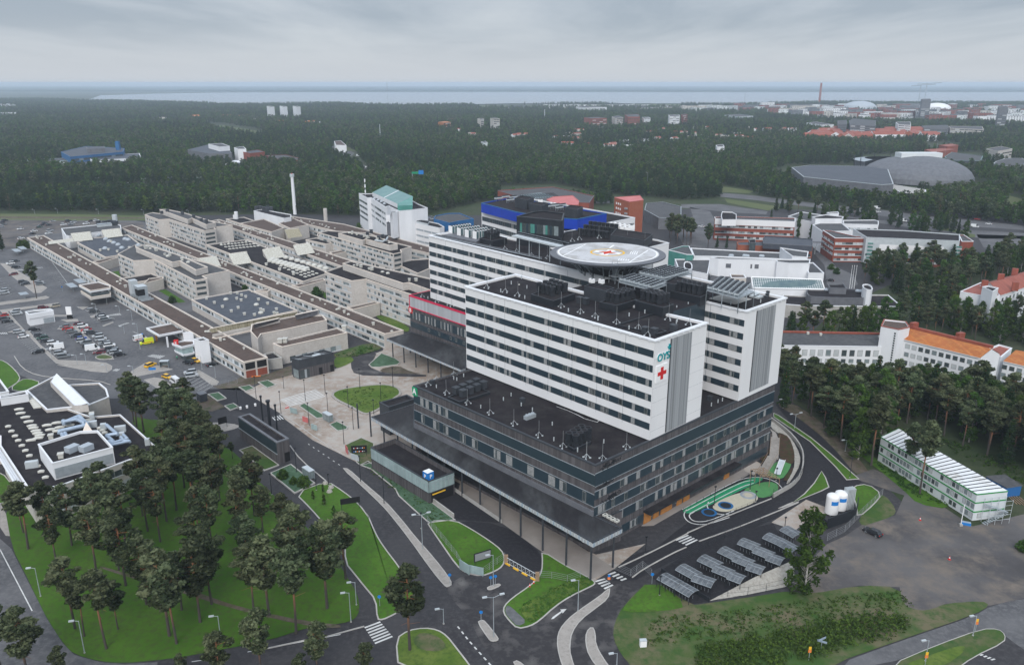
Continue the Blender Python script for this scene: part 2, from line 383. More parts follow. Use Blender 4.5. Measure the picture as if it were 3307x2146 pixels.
 # facade helpers -----------------------------------------------------------
def outward(a,b,c):
 """unit normal of wall a-b pointing away from c"""
 d=nrm((b[0]-a[0],b[1]-a[1]));n=(d[1],-d[0]);m=lerp(a,b,.5)
 return n if n[0]*(m[0]-c[0])+n[1]*(m[1]-c[1])>0 else(-n[0],-n[1])
def panel(g,a,b,n,z0,z1,out,m,th=None):
 """rectangle on the wall plane a-b pushed out along n, with returns back to the wall"""
 if(b[0]-a[0])*n[1]-(b[1]-a[1])*n[0]>0:a,b=b,a
 A=(a[0]+n[0]*out,a[1]+n[1]*out);B=(b[0]+n[0]*out,b[1]+n[1]*out)
 g.face([(A[0],A[1],z0),(B[0],B[1],z0),(B[0],B[1],z1),(A[0],A[1],z1)],m)
 g.face([(A[0],A[1],z1),(B[0],B[1],z1),(b[0],b[1],z1),(a[0],a[1],z1)],m)
 g.face([(a[0],a[1],z0),(b[0],b[1],z0),(B[0],B[1],z0),(A[0],A[1],z0)],m)
 g.face([(a[0],a[1],z0),(A[0],A[1],z0),(A[0],A[1],z1),(a[0],a[1],z1)],m)
 g.face([(B[0],B[1],z0),(b[0],b[1],z0),(b[0],b[1],z1),(B[0],B[1],z1)],m)
def ribbon(parent,a,b,c,z0,z1,pane=1.6,mats=(('glass_d',3),('glass_m',3),('glass_l',3)),name='ribbon_window',inset_ends=.6,out=.06,sill='bwin_w',seed=0,up=0.0):
 """a continuous row of panes between two corners"""
 L=dist(a,b);n=outward(a,b,c);r=random.Random(seed+int(L*13))
 if L<2*inset_ends+1:return
 u0,u1=inset_ends/L,1-inset_ends/L
 g=G();k=max(1,int((L-2*inset_ends)/pane));names=[m for m,w in mats for _ in range(w)]
 if sill:panel(g,lerp(a,b,u0),lerp(a,b,u1),n,z0-.28,z0,out+.08,sill)
 for i in range(k):
  s0=u0+(u1-u0)*i/k;s1=u0+(u1-u0)*(i+.93)/k
  m=r.choice(names)
  panel(g,lerp(a,b,s0),lerp(a,b,s1),n,z0+(up if r.random()<.3 else 0),z1,out,m)
 return g.build(name,parent)
def block(e,poly,z0,z1,wall='beige',roof='felt',cap='beige_l',capw=.45,par=.5,wname='wall',rname='roof',cout=.08):
 """walls with a parapet, sunken roof and coping as parts of e"""
 poly=ccw(poly);ins=inset(poly,capw);o2=inset(poly,-cout)
 g=G();g.prism(poly,z0,z1,wall);w=g.build(wname,e)
 g=G();g.flat(ins,z1-par,roof);rf=g.build(rname,e)
 g=G();n=len(poly)
 for i in range(n):
  j=(i+1)%n;t=z1+.1
  g.face([(*o2[i],t),(*o2[j],t),(*ins[j],t),(*ins[i],t)],cap)
  g.face([(*o2[i],z1-.22),(*o2[j],z1-.22),(*o2[j],t),(*o2[i],t)],cap)
  g.face([(*ins[j],z1-par),(*ins[i],z1-par),(*ins[i],t),(*ins[j],t)],wall)
 g.build('parapet',rf)
 return w,rf
 # ---------------------------------------------------------------- the ground, the bay and the far shore
def sheet(name,pts,z,m,**k):
 g=G();g.flat(pts,z,m);return struct(name,g,**k)
def edge_at(yh): # ground row under photo row yh
 return W1(CX,yh,0)[1]
YF=edge_at(279.5)
g=G();g.flat([(-20000,-400),(20000,-400),(20000,YF),(-20000,YF)],0,'ground');struct('ground',g)
M['water']=mat('sea_water',(.09,.12,.15),None,rough=.1,spec=.9)
shore_near=W('A1: 615,162 760,164 960,166 1180,174 1400,182 1600,190 1830,188 2060,186 2380,182 A2: 200,191 420,194 640,196 900,192 1200,186 1500,186 1760,182 2000,186 2380,186 A3: 200,186 480,190 700,179 1000,172 1500,178 1900,178 2380,174')
shore_far=W('A3: 2380,106 1200,106 0,106 A2: 1200,104 0,106 A1: 1600,108 1100,116 700,128')
sheet('sea',shore_near+[(9000,shore_near[-1][1]),(9000,W1(3300,299)[1])]+shore_far,3.0,'water')
near=W('S: -900,715 0,712 420,700 900,690 1380,700 1700,690 2300,672 3307,690 3700,800 4100,2600 -1500,2600')
sheet('road',near,.02,'asphalt')
def isl(name,s,m,z=.13,kerb=True,sm=1,kw=.3,curb='kerb',**k):
 p=W(s)if isinstance(s,str)else s
 if sm:p=smooth(p,sm)
 p=ccw(p);g=G();g.flat(p,z,m)
 if kerb:
  o2=inset(p,-kw);n=len(p)
  for i in range(n):
   j=(i+1)%n
   g.face([(*o2[i],z+.03),(*o2[j],z+.03),(*p[j],z+.03),(*p[i],z+.03)],curb)
   g.face([(*o2[i],0),(*o2[j],0),(*o2[j],z+.03),(*o2[i],z+.03)],curb)
   g.face([(*p[j],z),(*p[i],z),(*p[i],z+.03),(*p[j],z+.03)],curb)
 return struct(name,g,**k)
def patch(name,s,m,z,sm=1):
 p=W(s)if isinstance(s,str)else s
 if sm:p=smooth(p,sm)
 return sheet(name,p,z,m)
 # older dry asphalt of the car parks and western roads
patch('parking_lot','S: -900,712 0,709 400,704 520,730 700,900 900,1080 870,1210 760,1290 640,1300 560,1275 300,1290 60,1210 -900,1300','asphalt_old',.032,0)
patch('parking_lot','A1: -900,1010 0,1000 460,1000 1000,1015 1010,1050 200,1100 190,1190 -900,1260','gravel',.045,0)
patch('grass_verge','S: -900,690 0,690 250,692 470,697 470,712 200,712 0,710 -900,712','field',.05,0)
patch('grass_verge','S: -900,699 0,699 250,700 470,702 470,706 200,706 0,705 -900,705','dirt',.06,0)
# fresh dark asphalt by the new building
patch('road','N7: 2390,560 2170,460 S: 2092,1790 2200,1700 2330,1610 2500,1530 2560,1440 2560,1370 2490,1290 2560,1290 2690,1400 2760,1540 2790,1560 2700,1600 2560,1650 2350,1740 2190,1800 2060,1870 1960,1930 1930,1940','asphalt_new',.05)
patch('road','N8: 400,405 560,300 870,180 1010,150 1130,380 660,578 560,593 345,450','asphalt_new',.045,0)
patch('road','N8: 0,460 240,470 320,430 345,452 190,600 140,700 135,780 180,870 230,924 260,1100 -300,1100 -560,640 -300,560 -130,560','asphalt_dust',.06)
patch('road','N7: 1040,700 1200,600 1330,640 1560,760 1500,850 1490,900 1560,1000 1700,1130 1900,1400 1640,1500 1500,1400 1300,1100 1240,960 1100,800','asphalt_dust',.055)
patch('road','N7: 1110,190 1480,215 1740,400 1800,500 1780,590 1640,560 1500,470 1380,350 1240,255','asphalt_new',.05)
patch('road','N3: 540,1240 745,1480 1190,1510 760,1200','asphalt_new',.052,0)
# wheel-worn lighter bands along the approach road
for s in('N2: 860,560 1080,700 1400,930 1600,1080 1965,1390 1965,1420 1590,1110 1380,960 1070,730','N2: 900,680 1200,900 1500,1130 1700,1320 1950,1544 1900,1544 1640,1310 1440,1130 1170,920','N7: 460,60 620,240 780,440 1040,700 1000,700 740,450 590,260'):
 patch('road',s,'asphalt',.034)
 # plaza of light paving
patch('plaza','N2: 530,322 860,520 900,572 1150,760 1430,900 1560,965 S: 1200,1500 1330,1480 1560,1600 1800,1760 1912,1880 1985,1835 2085,1755 1925,1790 1700,1700 1300,1400 1600,1200 1440,1110 A5: 1400,1190 1380,1240 1330,1260 1140,1310 970,1400 640,1440 400,1500','paving',.07,0)
patch('road','A5: 1130,1290 1340,1245 1290,1340 1250,1370 1400,1430 1740,1436 1740,1462 1400,1452 1150,1445 1110,1370','asphalt_dust',.085)
patch('road','N2: 210,300 480,285 640,380 830,520 700,560 480,500 400,480 100,480 100,400','asphalt_new',.06,0)
patch('path','N2: 170,600 330,600 480,620 480,650 320,690 230,680','side',.075)
patch('dirt_lot','N2: 60,470 110,400 190,350 360,460 240,500 120,490','dirt',.075,0)
patch('dirt_lot','R4: 800,775 1000,760 1190,690 1195,770 1060,860 930,830 780,890 620,880 560,860 740,810','dirt',.06,0)
# walkway along the podium front, cleaner
patch('pavement','N3: 780,1235 1180,1510 N7: 1740,400 1800,440 2150,650 2350,560 2165,445 1500,20 1180,-180','paving_clean',.082,0)
patch('dirt_lot','A5: 1340,1400 1500,1360 1620,1420 1740,1436 1400,1430','dirt',.095)
# right of the building: walkway at the entrance doors, playground
patch('pavement','N4: 620,1400 730,1395 1000,1240 1500,985 1690,880 1640,800 1500,860 1100,1030 850,1190 640,1370','paving_clean',.07,0)
patch('pavement','N4: 1640,800 1700,830 1710,880 1640,940 1560,900 1540,850','paving',.075,0)
# playground surfaces
g=G()
g.flat(smooth(W('N4: 1000,1240 1480,985 1640,960 1740,960 1840,980 1900,1060 1860,1110 1400,1330 1220,1385 1120,1380 1010,1320'),1),.08,'asphalt_new')
g.flat(smooth(W('N4: 990,1250 1250,1120 1600,965 1700,950 1730,975 1660,1010 1500,1085 1260,1200 1080,1285 1010,1280'),1),.085,'track_g')
g.flat(smooth(W('N4: 1520,1080 1700,1000 1840,1000 1870,1060 1820,1120 1700,1150 1640,1100'),1),.088,'turf')
g.flat(smooth(W('N4: 1255,1210 1400,1130 1560,1085 1640,1095 1685,1140 1660,1180 1520,1240 1400,1275 1290,1260'),2),.092,'sandpad')
for s,c in(('N4: 992,1250 1480,985 1620,955 1740,960 1850,1000 1900,1060',0),('N4: 1015,1268 1500,1008 1640,980',0),('N4: 1060,1285 1520,1045 1640,1010',0),
('N4: 1030,1250 1000,1300 1040,1360 1120,1385 1220,1385 1420,1320',0),('N4: 1100,1270 1045,1300 1080,1350 1150,1362 1240,1350 1460,1260',0),('N4: 1230,1180 1212,1220 1250,1270 1310,1290 1420,1295',0)):
 g.strip(smooth(W(s),2,False),.28,.1,'paint')
for x,y,r in((1385,1212,2.0),(1590,1118,2.2),(1235,1275,2.0)):
 cx,cy=W('N4: %f,%f'%(x,y))[0]
 g.cyl(cx,cy,.09,.11,r,'blue_t' if x!=1590 else 'steel',n=24)
 g.cyl(cx,cy,.11,.13,r*.7,'black' if x!=1590 else 'concrete',n=24)
 if x==1590:g.cyl(cx,cy,.13,.15,r*.5,'sandpad',n=20)
struct('playground_ground',g)
patch('planting_bed','N4: 1690,800 1740,730 1780,700 1780,740 1730,835','mulch',.4)
patch('planting_bed','N4: 1855,565 1880,560 1960,600 2005,720 2010,800 1990,850 1930,830 1870,800','mulch',.4)
patch('planting_bed','N4: 1895,990 2000,860 1990,900 1950,1000','mulch',.4)
patch('lawn','N4: 1750,940 1840,810 1985,825 1960,900 1890,990 1800,960','turf',.35)
patch('gravel_strip','N4: 1785,465 1800,450 1900,530 1990,620 2060,760 2060,850 2000,960 1950,1030 1930,1020 2000,900 2012,800 1990,700 1940,600 1850,560 1800,520','stone_cobble',.38)
patch('path','N4: 1780,520 1840,560 1870,640 1810,640 1805,560','side',.42,0)
# lawns and planted islands
isl('lawn','N6: 85,270 170,430 260,620 330,760 440,930 520,1010 700,1060 870,1070 1060,1055 1250,1032 1450,995 1870,915 N7: 30,1000 250,985 350,950 385,880 370,760 290,630 200,480 60,300 N2: 1070,1540 870,1350 780,1240 550,1035 480,900 300,790 200,690 N1: 1700,560 1430,590 1130,530 1440,850 1300,1250 300,1250 40,1340','grass_park',kerb=False,sm=1)
isl('lawn','N2: 1000,1242 1280,1135 1420,1225 1560,1335 1680,1500 N7: 430,120 500,290 560,390 690,560 770,690 800,735 790,790 755,850 645,910 560,950 525,945 515,800 430,700 350,600 280,515 N2: 1450,1640 1270,1530 1130,1370','grass')
isl('lawn','N7: 905,200 1110,190 1240,260 1380,350 1470,420 1495,480 1480,540 1420,580 1320,615 1200,590 1130,530 1040,400 950,270','grass')
isl('planting_bed','N2: 1590,985 1650,955 1800,1060 1965,1185 N3: 220,1130 530,1320 745,1480 530,1505 N7: 905,192 800,100 690,0 N3: 220,1200 0,1020','juniper',kerb=True,sm=0)
isl('lawn','N2: 1440,810 1590,742 1700,790 1690,960 1590,985 1560,965','grass_wild',sm=0)
isl('lawn','N7: 1790,430 1960,540 2080,600 2170,650 2190,672 2170,690 2000,770 1880,850 1760,960 1690,1000 1600,1018 1540,960 1495,900 1500,850 1560,790 1690,700 1760,640 1790,580 1795,500','grass')
patch('lawn','N7: 1620,900 1640,850 1800,760 1900,700 2060,640 2150,650 2160,685 2000,760 1880,840 1760,940 1690,985','grass_tall',.3)
patch('gravel_strip','N7: 1512,845 1540,850 1600,905 1670,970 1600,1010 1545,955 1500,900','gravel_strip',.17)
isl('lawn','N7: 690,1340 670,1100 760,1040 880,1020 980,1035 1050,1080 1120,1170 1220,1299 1240,1340','grass_tall')
patch('lawn','N7: 790,1130 830,1060 900,1055 1000,1090 1060,1160 1000,1200 860,1190','grass_wild',.17)
isl('lawn','N8: 345,450 190,600 140,700 135,780 180,870 230,924 300,1080 1300,1000 1320,924 1700,790 2110,650 2195,600 2150,575 1950,590 1880,620 1810,630 1720,600 1700,500 1480,490 1210,540 1100,520 950,545 640,590 560,600','grass_wild',sm=1,kerb=False)
patch('lawn','N8: 345,455 200,600 185,640 400,635 555,605','grass',.2)
patch('path','N8: 1330,930 1700,795 2110,655 2200,600 2380,560 2500,560 2500,924 2280,770 2240,730 2150,735 1900,820 1600,930','asphalt_old',.06)
isl('lawn','N8: 1640,930 1900,820 2150,730 2240,730 2275,760 2270,800 2100,880 1990,960 1700,1050','grass_wild',kw=.15)
patch('lawn','N8: 1700,935 1900,860 2050,815 2060,850 1950,930 1800,970','grass_tall',.2)
patch('road','N8: 1990,930 2100,880 2270,800 2400,700 2600,700 2600,1100 1900,1100','asphalt',.05)
isl('lawn','N5: 0,380 40,400 330,600 500,740 760,970 660,977 560,860 330,632 0,410','grass',sm=0)
isl('lawn','N5: 430,905 460,960 490,1045 420,1080 170,1185 280,1110 370,1010','grass',sm=0)
isl('lawn','N5: 720,1040 850,1020 970,1110 900,1200 760,1320 755,1220 715,1110','grass')
# forest floor and gravel lot on the right
patch('forest_ground','S: 2500,1180 2520,1290 2640,1390 2775,1545 2850,1560 3000,1700 3400,1760 3900,1500 3900,900 3300,800 3000,860 2700,1000','ground',.03,0)
patch('forest_ground','N5: 0,290 200,400 500,640 770,970 900,960 700,700 400,430 150,270','dirt',.055)
patch('gravel_lot','N5: 480,1560 640,1490 850,1350 1100,1300 1180,1120 1000,1060 820,1000 700,960 760,930 900,880 1200,1020 1500,1200 1800,1400 2265,1290 2500,1300 N8: 2500,560 2380,560 2195,600 1950,590 1880,620 1810,630 1720,600 1700,500 1480,490 1210,540 1100,520 1130,440','gravel',.065,0)
patch('lawn','N5: 760,1340 900,1130 1000,1110 1110,1250 1080,1310 900,1370 800,1400','grass_wild',.1)
patch('lawn','N5: 700,700 900,850 1060,980 1190,1090 1300,1200 1600,1250 1500,1150 1100,870 950,790','grass',.1)
patch('concrete_pad','N8: 1000,146 1190,22 1290,60 1310,100 1180,150 1130,190','paving',.08,0)
for s in('R4: 130,95 185,85 345,185 290,192','R1: 745,590 800,580 815,630 770,600','R5: 440,230 470,200 480,260'):patch('lawn',s,'grass',.1,0)
g=G()
for s in('N8: 165,392 300,330 480,240 545,205','N8: 240,447 300,402 460,315 535,282','N8: 605,250 800,180 1000,100 1190,20 N5: 0,1255 170,1185','N4: 1040,1460 1250,1370 1500,1270 1800,1150','N2: 945,810 1040,940 1270,1130','N2: 855,525 1000,610 1220,770 1440,900','N1: 130,0 200,110 330,175 560,200 900,225 1000,260','N6: 1870,968 2130,912','N7: 110,1090 420,1005'):
 g.strip(smooth(W(s),1,False),.3,.2,'kerb',h=.15)
struct('kerb',g)
# traffic islands of light setts
for s in('N2: 1425,1018 1470,1022 1600,1140 1800,1310 1965,1498 N7: 800,310 960,490 1060,620 1092,680 1060,700 1040,690 940,570 770,330 620,140 N2: 1780,1345 1590,1165',
'N7: 1295,975 1320,960 1345,968 1445,1095 1442,1112 1400,1117 1380,1100','N7: 1370,705 1450,680 1465,690 1400,720 1372,722',
'N7: 2305,720 2290,790 2200,860 2080,950 2010,1050 1995,1150 2000,1230 2060,1400 1985,1400 1920,1230 1905,1110 1925,1030 1990,950 2080,880 2240,770 2290,725',
'N7: 2170,1010 2190,1050 2195,1150 2250,1250 2330,1360 2250,1360 2150,1230 2125,1130 2130,1050','N7: 1565,1285 1600,1270 1680,1340 1640,1345'):
 isl('traffic_island',s,'side',z=.16,kerb=True,sm=1,kw=.2)
 # plaza planters
for s in('N2: 490,285 575,270 615,295 545,320','N2: 665,240 745,225 810,265 740,290','N2: 210,350 295,335 360,385 290,405','N2: 360,455 430,435 475,465 405,490',
'N2: 1035,455 1075,435 1250,540 1240,560 1190,565','N2: 1310,625 1370,600 1460,645 1455,665 1380,680','N2: 775,1065 950,990 1160,1155 990,1240',
'A5: 1270,1360 1370,1270 1480,1310 1520,1340 1500,1360 1350,1380 1290,1380'):
 isl('planting_bed',s,'juniper',z=.35,kerb=True,sm=0,kw=.35)
isl('planting_bed','N2: 495,855 600,820 835,990 715,1035','grass_wild',z=.3,sm=0)
isl('planting_bed','N2: 1330,350 1400,310 1600,280 1780,265 1880,280 1930,310 1935,350 1900,370 1750,480 1650,525 1600,515 1500,455 1380,400','grass_tall',z=.4,kw=.9,curb='side')
isl('lawn','A5: 975,1300 1060,1270 1130,1300 1140,1330 1060,1370 980,1395','grass_tall',z=.2,kerb=False)
isl('lawn','A5: 975,1265 1290,1170 1380,1220 1330,1245 1100,1300 980,1300','grass_wild',z=.3,kerb=False)
isl('lawn','A5: 1290,950 1400,950 1600,1040 1600,1085 1550,1085','grass_tall',z=.2,kerb=False)
# western lawns and pavements
isl('lawn','A4: -300,1300 0,1315 80,1360 165,1455 150,1500 80,1544 0,1600 -300,1600','grass')
isl('lawn','N1: 90,300 190,215 260,205 375,240 270,300 200,320','grass')
isl('lawn','N1: 0,1040 150,1220 280,1260 0,1340 -200,1340 -200,1040','grass')
for s in('A4: 600,1370 740,1330 880,1345 930,1370 925,1400 890,1422 760,1412 480,1360','A4: 205,1080 235,1075 330,1190 480,1320 740,1330 600,1372 470,1345 410,1290',
'A4: 590,1030 620,1035 900,1280 945,1312 910,1315 880,1300','A4: 0,840 380,788 410,800 380,812 0,862','A4: 0,905 460,848 475,860 60,915 200,1070 220,1082 70,1088 180,1050 20,925',
'A4: 1075,1425 1200,1350 1300,1365 1430,1397 1100,1462','N1: 1310,215 1400,195 1480,210 1610,310 1500,335','A4: 1610,1415 1650,1405 1818,1500 1800,1525 1760,1525',
'A4: 515,985 640,980 650,995 560,1002','A4: 0,515 40,520 390,720 340,760 280,760 100,620','A4: 650,880 730,878 690,900','A4: 480,1060 530,1030 600,1030 560,1070',
'R6: 720,300 800,275 840,295 730,310','R6: 820,375 900,345 905,350 830,380','R6: 430,290 550,290 550,300 430,305'):
 isl('pavement',s,'side',z=.14,sm=0,kw=.15)
isl('planting_bed','A4: 785,1300 850,1275 925,1290 940,1308 850,1318','grass_wild',z=.3)
patch('path','N1: 0,880 60,900 290,1230 210,1232','side',.3,0)
patch('path','N6: 700,390 960,470 1300,550 1700,690 2200,790 2380,800 2380,830 2150,815 1650,700 1250,575 930,480 700,410','dirt',.15)
patch('path','N6: 0,120 40,180 140,190 60,60 0,-50','side',.08,0)
sheet('road',W('N6: 0,200 80,270 330,760 440,930 520,1010 700,1062 870,1075 1100,1062 1100,1200 -600,1200 -600,200'),.05,'asphalt_old')
# a motorway and junctions among the trees behind
for s in('A3: 270,800 500,820 900,870 1400,920 1700,960 2380,1030 2380,1060 2100,1040 1700,1000 1300,950 900,900 500,850 270,830','A3: 0,880 270,880 600,930 590,950 400,940 0,905','A3: 1100,960 2000,1060 2380,1080 2380,1120 2100,1120 1300,1000',
'A3: 2050,1090 2380,1100 2380,1200 2100,1180','A1: 2380,515 2330,490 2300,480 2380,478 A2: 100,530 60,560 150,600 210,650 250,670 170,670 80,590 0,545',
'A3: 60,900 200,930 240,1000 200,1120 60,1100 80,960','A2: 2000,740 2110,745 2110,770 2000,765','A2: 1780,850 1880,850 1880,880 1780,880','A8: 310,300 400,290 500,420 640,480 680,560 560,640 420,560 400,400'):
 patch('road',s,'asphalt_old',.04,0)
for s in('A3: 270,755 510,790 470,805 270,795','A3: 300,840 700,900 600,925 320,870','A3: 1750,1030 2000,1070 1980,1090 1750,1050','A3: 1930,1070 2040,1090 2040,1110 1960,1110','A3: 2280,820 2380,850 2380,920 2200,980 2230,930',
'A2: 0,480 100,490 330,520 160,520 0,510','A1: 1430,335 1560,335 1900,390 1800,410 1500,370','A2: 330,660 380,660 350,720 330,700','A1: 0,760 60,760 60,790 0,790','A1: 700,770 1000,760 1500,765 1500,785 1000,795 700,780',
'A1: 1080,290 1200,310 1180,320 1060,305','A2: 900,195 1700,205 2000,185 2380,185 2380,200 1800,215 1000,215','A3: 600,665 830,670 830,690 620,690','A2: 640,550 740,548 740,600 640,600'):
 patch('field',s,'field',.05,0)
patch('road','A8: 0,1110 50,1110 180,1300 180,1500 100,1544 -60,1544','asphalt',.06,0)
patch('road','A8: 50,1290 560,1290 600,1320 560,1360 180,1340 60,1320','asphalt_old',.06,0)
patch('road','K3: 430,0 740,0 700,100 560,300 800,310 1600,330 1700,480 1100,560 430,500 300,480 200,300','asphalt_old',.06,0)
# painted markings
g=G()
def stripes(s0,s1,n,fill=.5,m='paint',z=.09):
 """zebra bars: s0 = two ends of the first bar, s1 = two ends of the last"""
 a,b=W(s0,0);c,d=W(s1,0)
 for i in range(n):
  t0,t1=(i)/(n-1+fill),(i+fill)/(n-1+fill)
  g.face([(*lerp(a,c,t0),z),(*lerp(b,d,t0),z),(*lerp(b,d,t1),z),(*lerp(a,c,t1),z)],m)
stripes('N7: 420,1010 540,965','N7: 505,1140 640,1085',7)
stripes('N7: 2190,655 2265,635','N7: 2270,720 2335,690',4,z=.095)
stripes('N7: 2290,605 2345,583','N7: 2400,655 2440,640',4,z=.095)
stripes('N4: 925,1525 1040,1478','N4: 1030,1575 1135,1525',4,z=.095)
stripes('N2: 855,395 1180,300','N2: 945,455 1265,365',7,.45,z=.1)
stripes('N2: 780,555 810,585','N2: 850,535 890,570',4)
stripes('R4: 40,620 85,605','R4: 135,638 180,615',7)
stripes('A4: 870,950 895,955','A4: 990,930 1010,945',9)
stripes('R6: 940,375 955,378','R6: 1010,352 1035,355',6)
stripes('A4: 935,1408 965,1392','A4: 968,1412 1000,1396',3)
stripes('A4: 0,1092 10,1105','A4: 50,1088 65,1102',4)
stripes('A4: 120,570 135,578','A4: 180,565 195,573',6)
stripes('A4: 300,552 315,555','A4: 345,547 358,552',4)
stripes('N8: 2135,870 2150,865','N8: 2205,900 2225,893',4)
def dash(s,n,w=.25,fill=.5,z=.09):
 P=W(s);L=[0]
 for a,b in zip(P[:-1],P[1:]):L.append(L[-1]+dist(a,b))
 def at(d):
  for i in range(1,len(L)):
   if d<=L[i]or i==len(L)-1:return lerp(P[i-1],P[i],(d-L[i-1])/(L[i]-L[i-1]))
 for i in range(n):g.strip([at(L[-1]*i/n),at(L[-1]*(i+fill)/n)],w,z,'paint')
dash('N7: 1138,1005 1220,1110 1390,1300 1450,1370',9,.3)
dash('N2: 1110,795 1430,1010',7,.22,.3)
dash('N6: 0,275 60,420 150,570 225,705',1,.22,1,.085)
dash('N6: 1340,1060 1450,1045',1,.2,1);dash('N6: 1730,992 1870,965 2130,915 2380,870',1,.2,1)
dash('A4: 640,880 1000,990',5,.2,.4);dash('A4: 430,500 560,680',1,.15,1)
dash('R6: 1060,420 1180,480',1,.2,1)
P=W('N7: 1855,950 1870,930 1935,885 1925,875 1975,870 1945,905 1940,895 1875,945');g.face([(*p,.09)for p in ccw(P)],'paint')
# parking bay lines
def bays(a0,a1,b0,b1,n,z=.09,w=.14):
 A,B=W(a0)[0],W(a1)[0];C,D=W(b0)[0],W(b1)[0]
 for i in range(n+1):g.strip([lerp(A,C,i/n),lerp(B,D,i/n)],w,z,'paint')
bays('R6: 145,480','R6: 235,460','R6: 270,600','R6: 345,560',9)
bays('R6: 485,400','R6: 590,380','R6: 740,600','R6: 840,580',11)
bays('R6: 620,375','R6: 700,370','R6: 900,625','R6: 1000,600',12)
bays('R6: 260,420','R6: 320,405','R6: 450,640','R6: 540,620',9)
bays('R6: 0,330','R6: 90,300','R6: 60,400','R6: 150,370',4)
bays('R6: 680,255','R6: 770,240','R6: 760,350','R6: 850,330',6)
bays('N1: 1700,230','N1: 1790,180','N1: 1820,330','N1: 1930,270',5)
bays('A4: 20,520','A4: 60,505','A4: 230,700','A4: 290,690',9)
bays('A4: 60,780','A4: 130,760','A4: -60,650','A4: 20,640',6)
bays('A4: 400,600','A4: 470,590','A4: 500,700','A4: 580,690',8)
struct('road_markings',g)
# damp and sandy patches where trucks crossed
for s in('N7: 1140,770 1190,770 1300,860 1220,870','N7: 1250,930 1290,940 1290,1000 1260,970','N7: 1400,1120 1480,1150 1600,1260 1500,1240','N7: 1850,1060 1870,990 1960,910 2020,880 1960,960 1900,1060'):
 patch('road',s,'asphalt_dust',.075,2)
 # ---------------------------------------------------------------- the new hospital: podium, towers, canopies
ZP,ZT=22.7,48.3
def roofpx(s,z):return W(s,z)
Pp,Qp,Rp=W('S: 1335,1245 1923,1503 2503,1240',ZP)
fu=nrm((Pp[0]-Qp[0],Pp[1]-Qp[1]));fv=nrm((Rp[0]-Qp[0],Rp[1]-Qp[1]))
def UV(u,v,o=None):
 o=o or Qp;return(o[0]+fu[0]*u+fv[0]*v,o[1]+fu[1]*u+fv[1]*v)
AU,AV=math.atan2(fu[1],fu[0]),math.atan2(fv[1],fv[0])
def band(parent,a,b,c,z0,z1,m='navy',out=.1,ends=0.0,name='window_band'):
 n=outward(a,b,c);L=dist(a,b);g=G()
 panel(g,lerp(a,b,ends/L),lerp(a,b,1-ends/L),n,z0,z1,out,m)
 return g.build(name,parent)
def win(parent,a,b,c,t,w,z0,z1,out,kind,name='window'):
 """a framed window at fraction t of wall a-b; kind 0 dark, 1 curtain, 2 half"""
 n=outward(a,b,c);L=dist(a,b);h=w/2/L;g=G()
 if(b[0]-a[0])*n[1]-(b[1]-a[1])*n[0]>0:a,b,t=b,a,1-t
 p,q=lerp(a,b,t-h),lerp(a,b,t+h);f=.08/L
 panel(g,p,q,n,z0,z1,out,'frame')
 panel(g,lerp(a,b,t-h+f),lerp(a,b,t+h-f),n,z0+.16,z1-.1,out+.03,'curtain' if kind==1 else 'glass_d')
 if kind==2:panel(g,lerp(a,b,t-h+f),lerp(a,b,t),n,z0+.16,z1-.1,out+.05,'curtain')
 return g.build(name,parent)
nwin={}
def wins(e,band_o,a,b,c,ts,z0,z1,w=1.35,out=.14,seed=0,pc=.35,cap=100):
 r=random.Random(seed)
 for t in ts:
  k=nwin.get(e.name,0)
  if k>=cap:return
  nwin[e.name]=k+1
  x=r.random();win(band_o,a,b,c,t,w*r.choice((1,1,1.25)),z0,z1,out,1 if x<pc else(2 if x<pc+.15 else 0))
def tower(name,label,poly,z0,z1,faces,wall='white'):
 """white slab block: faces = list of (i, rows...) built by the callers"""
 e=thing(name,label,'hospital building',cen(poly),z0)
 block(e,poly,z0,z1,wall,'felt','white_coping',.7,.5,cout=.25)
 return e
 # podium -------------------------------------------------------------------
pod=thing('hospital_podium','dark boarded podium with blue-black window bands carrying the white towers','hospital building',Qp,0)
S=Rp;back=UV(dist(Pp,Qp),dist(Rp,Qp))
podpoly=[Pp,Qp,Rp,back]
block(pod,podpoly,0,ZP,'wood','felt','char',.6,.4)
cpod=cen(podpoly)
# front facade (towards the canopy): two window bands
b1=band(pod,Pp,Qp,cpod,17.6,20.2,ends=.02);b2=band(pod,Pp,Qp,cpod,12.2,15.2,ends=.02);b0=band(pod,Pp,Qp,cpod,1.0,8.2,'black',ends=3,name='window_band')
tA=[t_at(Pp,Qp,18,1200+x/2.807)for x in(460,508,572,620,664,684)]
wins(pod,b1,Pp,Qp,cpod,tA,17.7,20.1,1.2,seed=3,pc=.6)
tB=[t_at(Pp,Qp,13.5,1200+x/2.807)for x in(468,576,600,668,686,818,842,926,952,1128,1154,1236,1264,1430,1456,1620,1650,1722,1752,1930)]
wins(pod,b2,Pp,Qp,cpod,tB,12.4,15.0,1.15,seed=5,pc=.5)
# side facade (towards the playground): one plain band and four rows with windows
LQ=dist(Qp,Rp)
b=band(pod,Qp,Rp,cpod,17.4,20.6,ends=.02)
rowsz=[(13.9,16.0),(9.7,11.9),(5.2,7.6),(1.0,3.2)]
for k,(z0,z1)in enumerate(rowsz):
 b=band(pod,Qp,Rp,cpod,z0,z1,ends=.02 if k<3 else 1)
 r=random.Random(40+k);ts=[];u=2.0
 while u<LQ-2:
  ts.append(u/LQ)
  if r.random()<.55:ts.append((u+1.5)/LQ);u+=1.5
  u+=r.choice((3.2,4.6,6.0))
 wins(pod,b,Qp,Rp,cpod,ts,z0+.1,z1-.05,1.15,seed=50+k,pc=.45)
